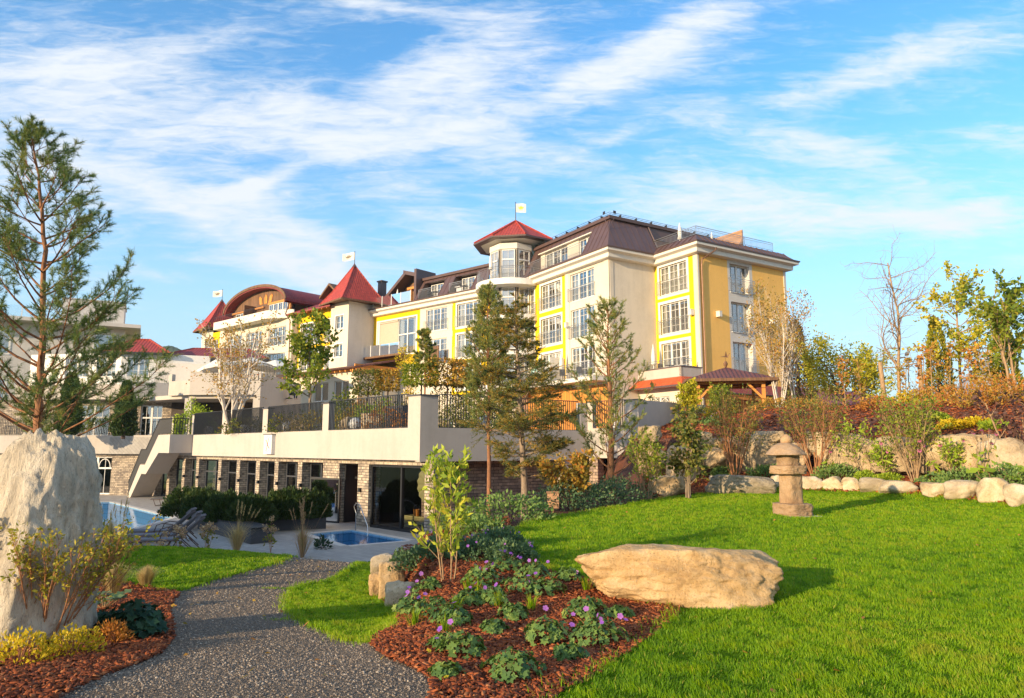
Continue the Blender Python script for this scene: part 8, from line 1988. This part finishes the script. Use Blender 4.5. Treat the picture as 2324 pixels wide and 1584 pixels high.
closed_parasol('closed white parasol on the cafe terrace near the seated guest', (-18.3, 57.2, 5.56), 2.6); closed_parasol('tiny closed parasol top showing over the roof screen', FD.pt(5.0, 17.0, -3.0), 2.2)
def open_parasol(label, c, r, rise, tilt=0.0):
    t = thing('open_parasol', label, 'parasol', (c[0], c[1], 5.5), 'open parasols on the cafe terrace'); c = Vector(c); M_ = Matrix.Rotation(tilt, 3, 'Y')
    m = MB(); n = 8; rim = [c+M_ @ Vector((r*math.cos(6.283*k/n+.4), r*math.sin(6.283*k/n+.4), 0)) for k in range(n)]; ap = c+M_ @ Vector((0, 0, rise)); dz = Vector((0, 0, -.22))
    for k in range(n): m.poly(rim[k], rim[(k+1) % n], ap); m.poly(rim[k]+dz, rim[(k+1) % n]+dz, rim[(k+1) % n], rim[k])
    m.build('canopy', 'canvas', t); m = MB(); m.tube([(c.x, c.y, 5.5), ap], .035, 6); m.build('pole', 'rail_metal', t)
open_parasol('open white parasol tilted left above the cafe terrace', (-23.4, 55.5, 8.0), 1.7, .75, R(-12)); open_parasol('open white parasol in the middle of the cafe terrace', (-21.5, 57, 8.4), 1.7, .6); open_parasol('open white parasol at the right end of the cafe terrace', (-20.7, 60.5, 8.5), 2.0, .7)
def chair(label, p, rz):
    t = thing('balcony_chair', label, 'chair', p, 'dark chairs on the balconies', rz)
    def bb(m, n, mt): o = m.build(n, mt); o.parent = t
    m = MB(); m.box((0, 0, .44), (.48, .48, .05)); bb(m, 'seat', 'dark_metal'); m = MB(); m.box((0, .23, .7), (.48, .04, .5)); bb(m, 'backrest', 'dark_metal')
    for x in (-.21, .21):
        for y in (-.21, .21): m = MB(); m.tube([(x, y, 0), (x, y, .44)], .018, 5); bb(m, 'leg', 'dark_metal')
    return t
def at_chair(F, s, z, o, lb, rz):
    return chair(lb, F.pt(s, z, o), rz)
c0 = at_chair(FA, -4.9, 6.9, .9, 'dark chair left of the balcony table', R(20)); copy_thing(c0, FA.pt(-3.0, 6.9, .9), R(200), 'dark chair right of the balcony table'); copy_thing(c0, FA.pt(-9.2, 6.9, .9), R(60), 'dark chair next to the standing person on the balcony'); copy_thing(c0, FE.pt(-7.2, 16.78, -.3), R(40), 'dark chair on the left attic balcony'); copy_thing(c0, FE.pt(-5.7, 16.78, -.3), R(-60), 'dark chair right on the left attic balcony'); copy_thing(c0, FE.pt(-1.2, 16.78, -.3), R(-40), 'dark chair on the right attic balcony'); copy_thing(c0, FX.pt(1.6, 6.96, -1.0), R(30), 'dark chair on the low corner balcony')
def table(label, p, r=.4):
    t = thing('balcony_table', label, 'table', p, 'round tables on the balconies'); p = Vector(p); m = MB(); m.lathe(p+Vector((0, 0, .70)), [(r, 0), (r, .03)], 18); m.build('tabletop', 'dark_metal', t); m = MB(); m.tube([p, p+Vector((0, 0, .7))], .03, 6); m.lathe(p, [(.25, 0), (.05, .04)], 12); m.build('pedestal', 'dark_metal', t)
table('dark table on the long balcony', FA.pt(-3.9, 6.9, .9)); table('dark table on the left attic balcony', FE.pt(-6.4, 16.78, -.3), .35); table('dark table on the right attic balcony', FE.pt(-2.3, 16.78, -.3), .35); table('dark table on the low corner balcony', FX.pt(2.4, 6.96, -1.0), .35)
tt = thing('white_towel', 'white towel draped over a chair on the right attic balcony', 'towel', FE.pt(-2.95, 16.8, -.1)); m = MB(); m.fbox(FE, -3.3, -2.6, 16.85, 17.5, -.2, -.12); m.fbox(FE, -3.3, -2.6, 17.44, 17.5, -.2, .12); m.build('cloth', 'globe_white', tt)
def person(label, base, sit, facing, top, legs, hair='brown_hair', h=1.66):
    """one continuous skinned body; clothes and hair are its children"""
    t = thing('person', label, 'person', base, None, facing)
    k = h/1.7
    def skin(name, verts, edges, rad, mat):
        me = bpy.data.meshes.new(name); me.from_pydata([(x*k, y*k, z*k) for x, y, z in verts], edges, []); o = bpy.data.objects.new(name, me); COL.objects.link(o); o.parent = t
        md = o.modifiers.new('skin', 'SKIN'); md.use_smooth_shade = True
        sv_ = me.skin_vertices[0].data if me.skin_vertices else None
        if sv_ is None:
            bpy.context.view_layer.objects.active = o; 
        for i, r in enumerate(rad): sv_[i].radius = (r*k, r*k)
        sv_[0].use_root = True
        ss = o.modifiers.new('sub', 'SUBSURF'); ss.levels = 1; ss.render_levels = 2; me.materials.append(MATS[mat]); return o
    if not sit:
        hipz, kn, an_ = .92, .50, .07
        J = [(0, 0, .95), (0, 0, 1.15), (0, .01, 1.36), (0, -.01, 1.47), (0, -.02, 1.56), (0, -.02, 1.66), (-.17, 0, 1.38), (-.25, -.02, 1.12), (-.24, -.14, .90), (-.24, -.20, .83), (.17, 0, 1.38), (.26, .02, 1.12), (.27, -.03, .88), (.27, -.06, .80), (-.10, 0, .88), (-.11, -.02, .48), (-.11, .02, .08), (-.12, -.14, .03), (.10, 0, .88), (.11, -.01, .48), (.12, .03, .08), (.13, -.13, .03)]
    else:
        J = [(0, 0, .50), (0, .02, .72), (0, .03, .95), (0, .01, 1.05), (0, -.01, 1.13), (0, -.01, 1.23), (-.17, .02, .96), (-.24, -.04, .72), (-.16, -.26, .68), (-.12, -.34, .68), (.17, .02, .96), (.24, -.04, .72), (.16, -.26, .68), (.12, -.34, .68), (-.10, -.05, .50), (-.11, -.45, .48), (-.11, -.45, .08), (-.11, -.6, .03), (.10, -.05, .50), (.11, -.45, .48), (.11, -.45, .08), (.11, -.6, .03)]
    E_ = [(0, 1), (1, 2), (2, 3), (3, 4), (4, 5), (2, 6), (6, 7), (7, 8), (8, 9), (2, 10), (10, 11), (11, 12), (12, 13), (0, 14), (14, 15), (15, 16), (16, 17), (0, 18), (18, 19), (19, 20), (20, 21)]
    Rr = [.13, .12, .13, .055, .09, .075, .065, .048, .034, .03, .065, .048, .034, .03, .085, .06, .04, .035, .085, .06, .04, .035]
    skin('body', J, E_, Rr, 'skin')
    ti = [0, 1, 2, 6, 7, 8, 10, 11, 12]; mp_ = {j: i for i, j in enumerate(ti)}
    skin('jacket', [J[i] for i in ti], [(mp_[a], mp_[b]) for a, b in E_ if a in mp_ and b in mp_], [Rr[i]+.022 for i in ti], top)
    li = [0, 14, 15, 16, 18, 19, 20]; mp_ = {j: i for i, j in enumerate(li)}
    skin('trousers', [J[i] for i in li], [(mp_[a], mp_[b]) for a, b in E_ if a in mp_ and b in mp_], [Rr[i]+.015 for i in li], legs)
    hz_ = J[5]; m = MB(); hc = Vector(J[4]).lerp(Vector(J[5]), .6)*k
    m.lathe((hc.x, hc.y+.015, hc.z-.05), [(.07, -.03), (.108, .02), (.112, .07), (.09, .12), (.04, .155), (.005, .165)], 14); o = m.build('hair', hair, None, smooth=True); o.parent = t
    m = MB()
    for x in (-.032, .032): m.lathe((hc.x+x, hc.y-.088, hc.z-.02), [(.004, -.01), (.013, 0), (.004, .01)], 8)
    o = m.build('eyes', 'dark_cloth', None); o.parent = t
    m = MB(); m.add([(hc.x-.014, hc.y-.092, hc.z-.055), (hc.x+.014, hc.y-.092, hc.z-.055), (hc.x, hc.y-.118, hc.z-.05), (hc.x, hc.y-.092, hc.z-.01)], [(0, 1, 2), (1, 3, 2), (3, 0, 2)]); o = m.build('nose', 'skin', None); o.parent = t
    return t
person('person in a mint jacket standing on the long balcony', FA.pt(-8.75, 6.9, 1.2), False, R(150), 'mint_cloth', 'dark_cloth')
person('seated person in pale clothes on the cafe terrace', (-17.9, 56.6, 5.45), True, R(60), 'pale_cloth', 'dark_cloth', 'curtain')

# ------------------------------------------------------------------ the air between here and the mountains
def haze():
    m = bpy.data.materials.new('thin_air'); m.use_nodes = True; T = NT(m.node_tree); T.n.clear(); out = T.node('ShaderNodeOutputMaterial')
    v = T.node('ShaderNodeVolumePrincipled', inp={'Color': (0.72, 0.84, 1.0, 1), 'Density': 0.00016, 'Anisotropy': 0.0}); T.l.new(v.outputs[0], out.inputs['Volume'])
    b = MB(); b.box((0, 1700, 235), (7600, 4700, 500)); o = b.build('haze', m, None, uv=False); setting(o, 'stuff')
haze()
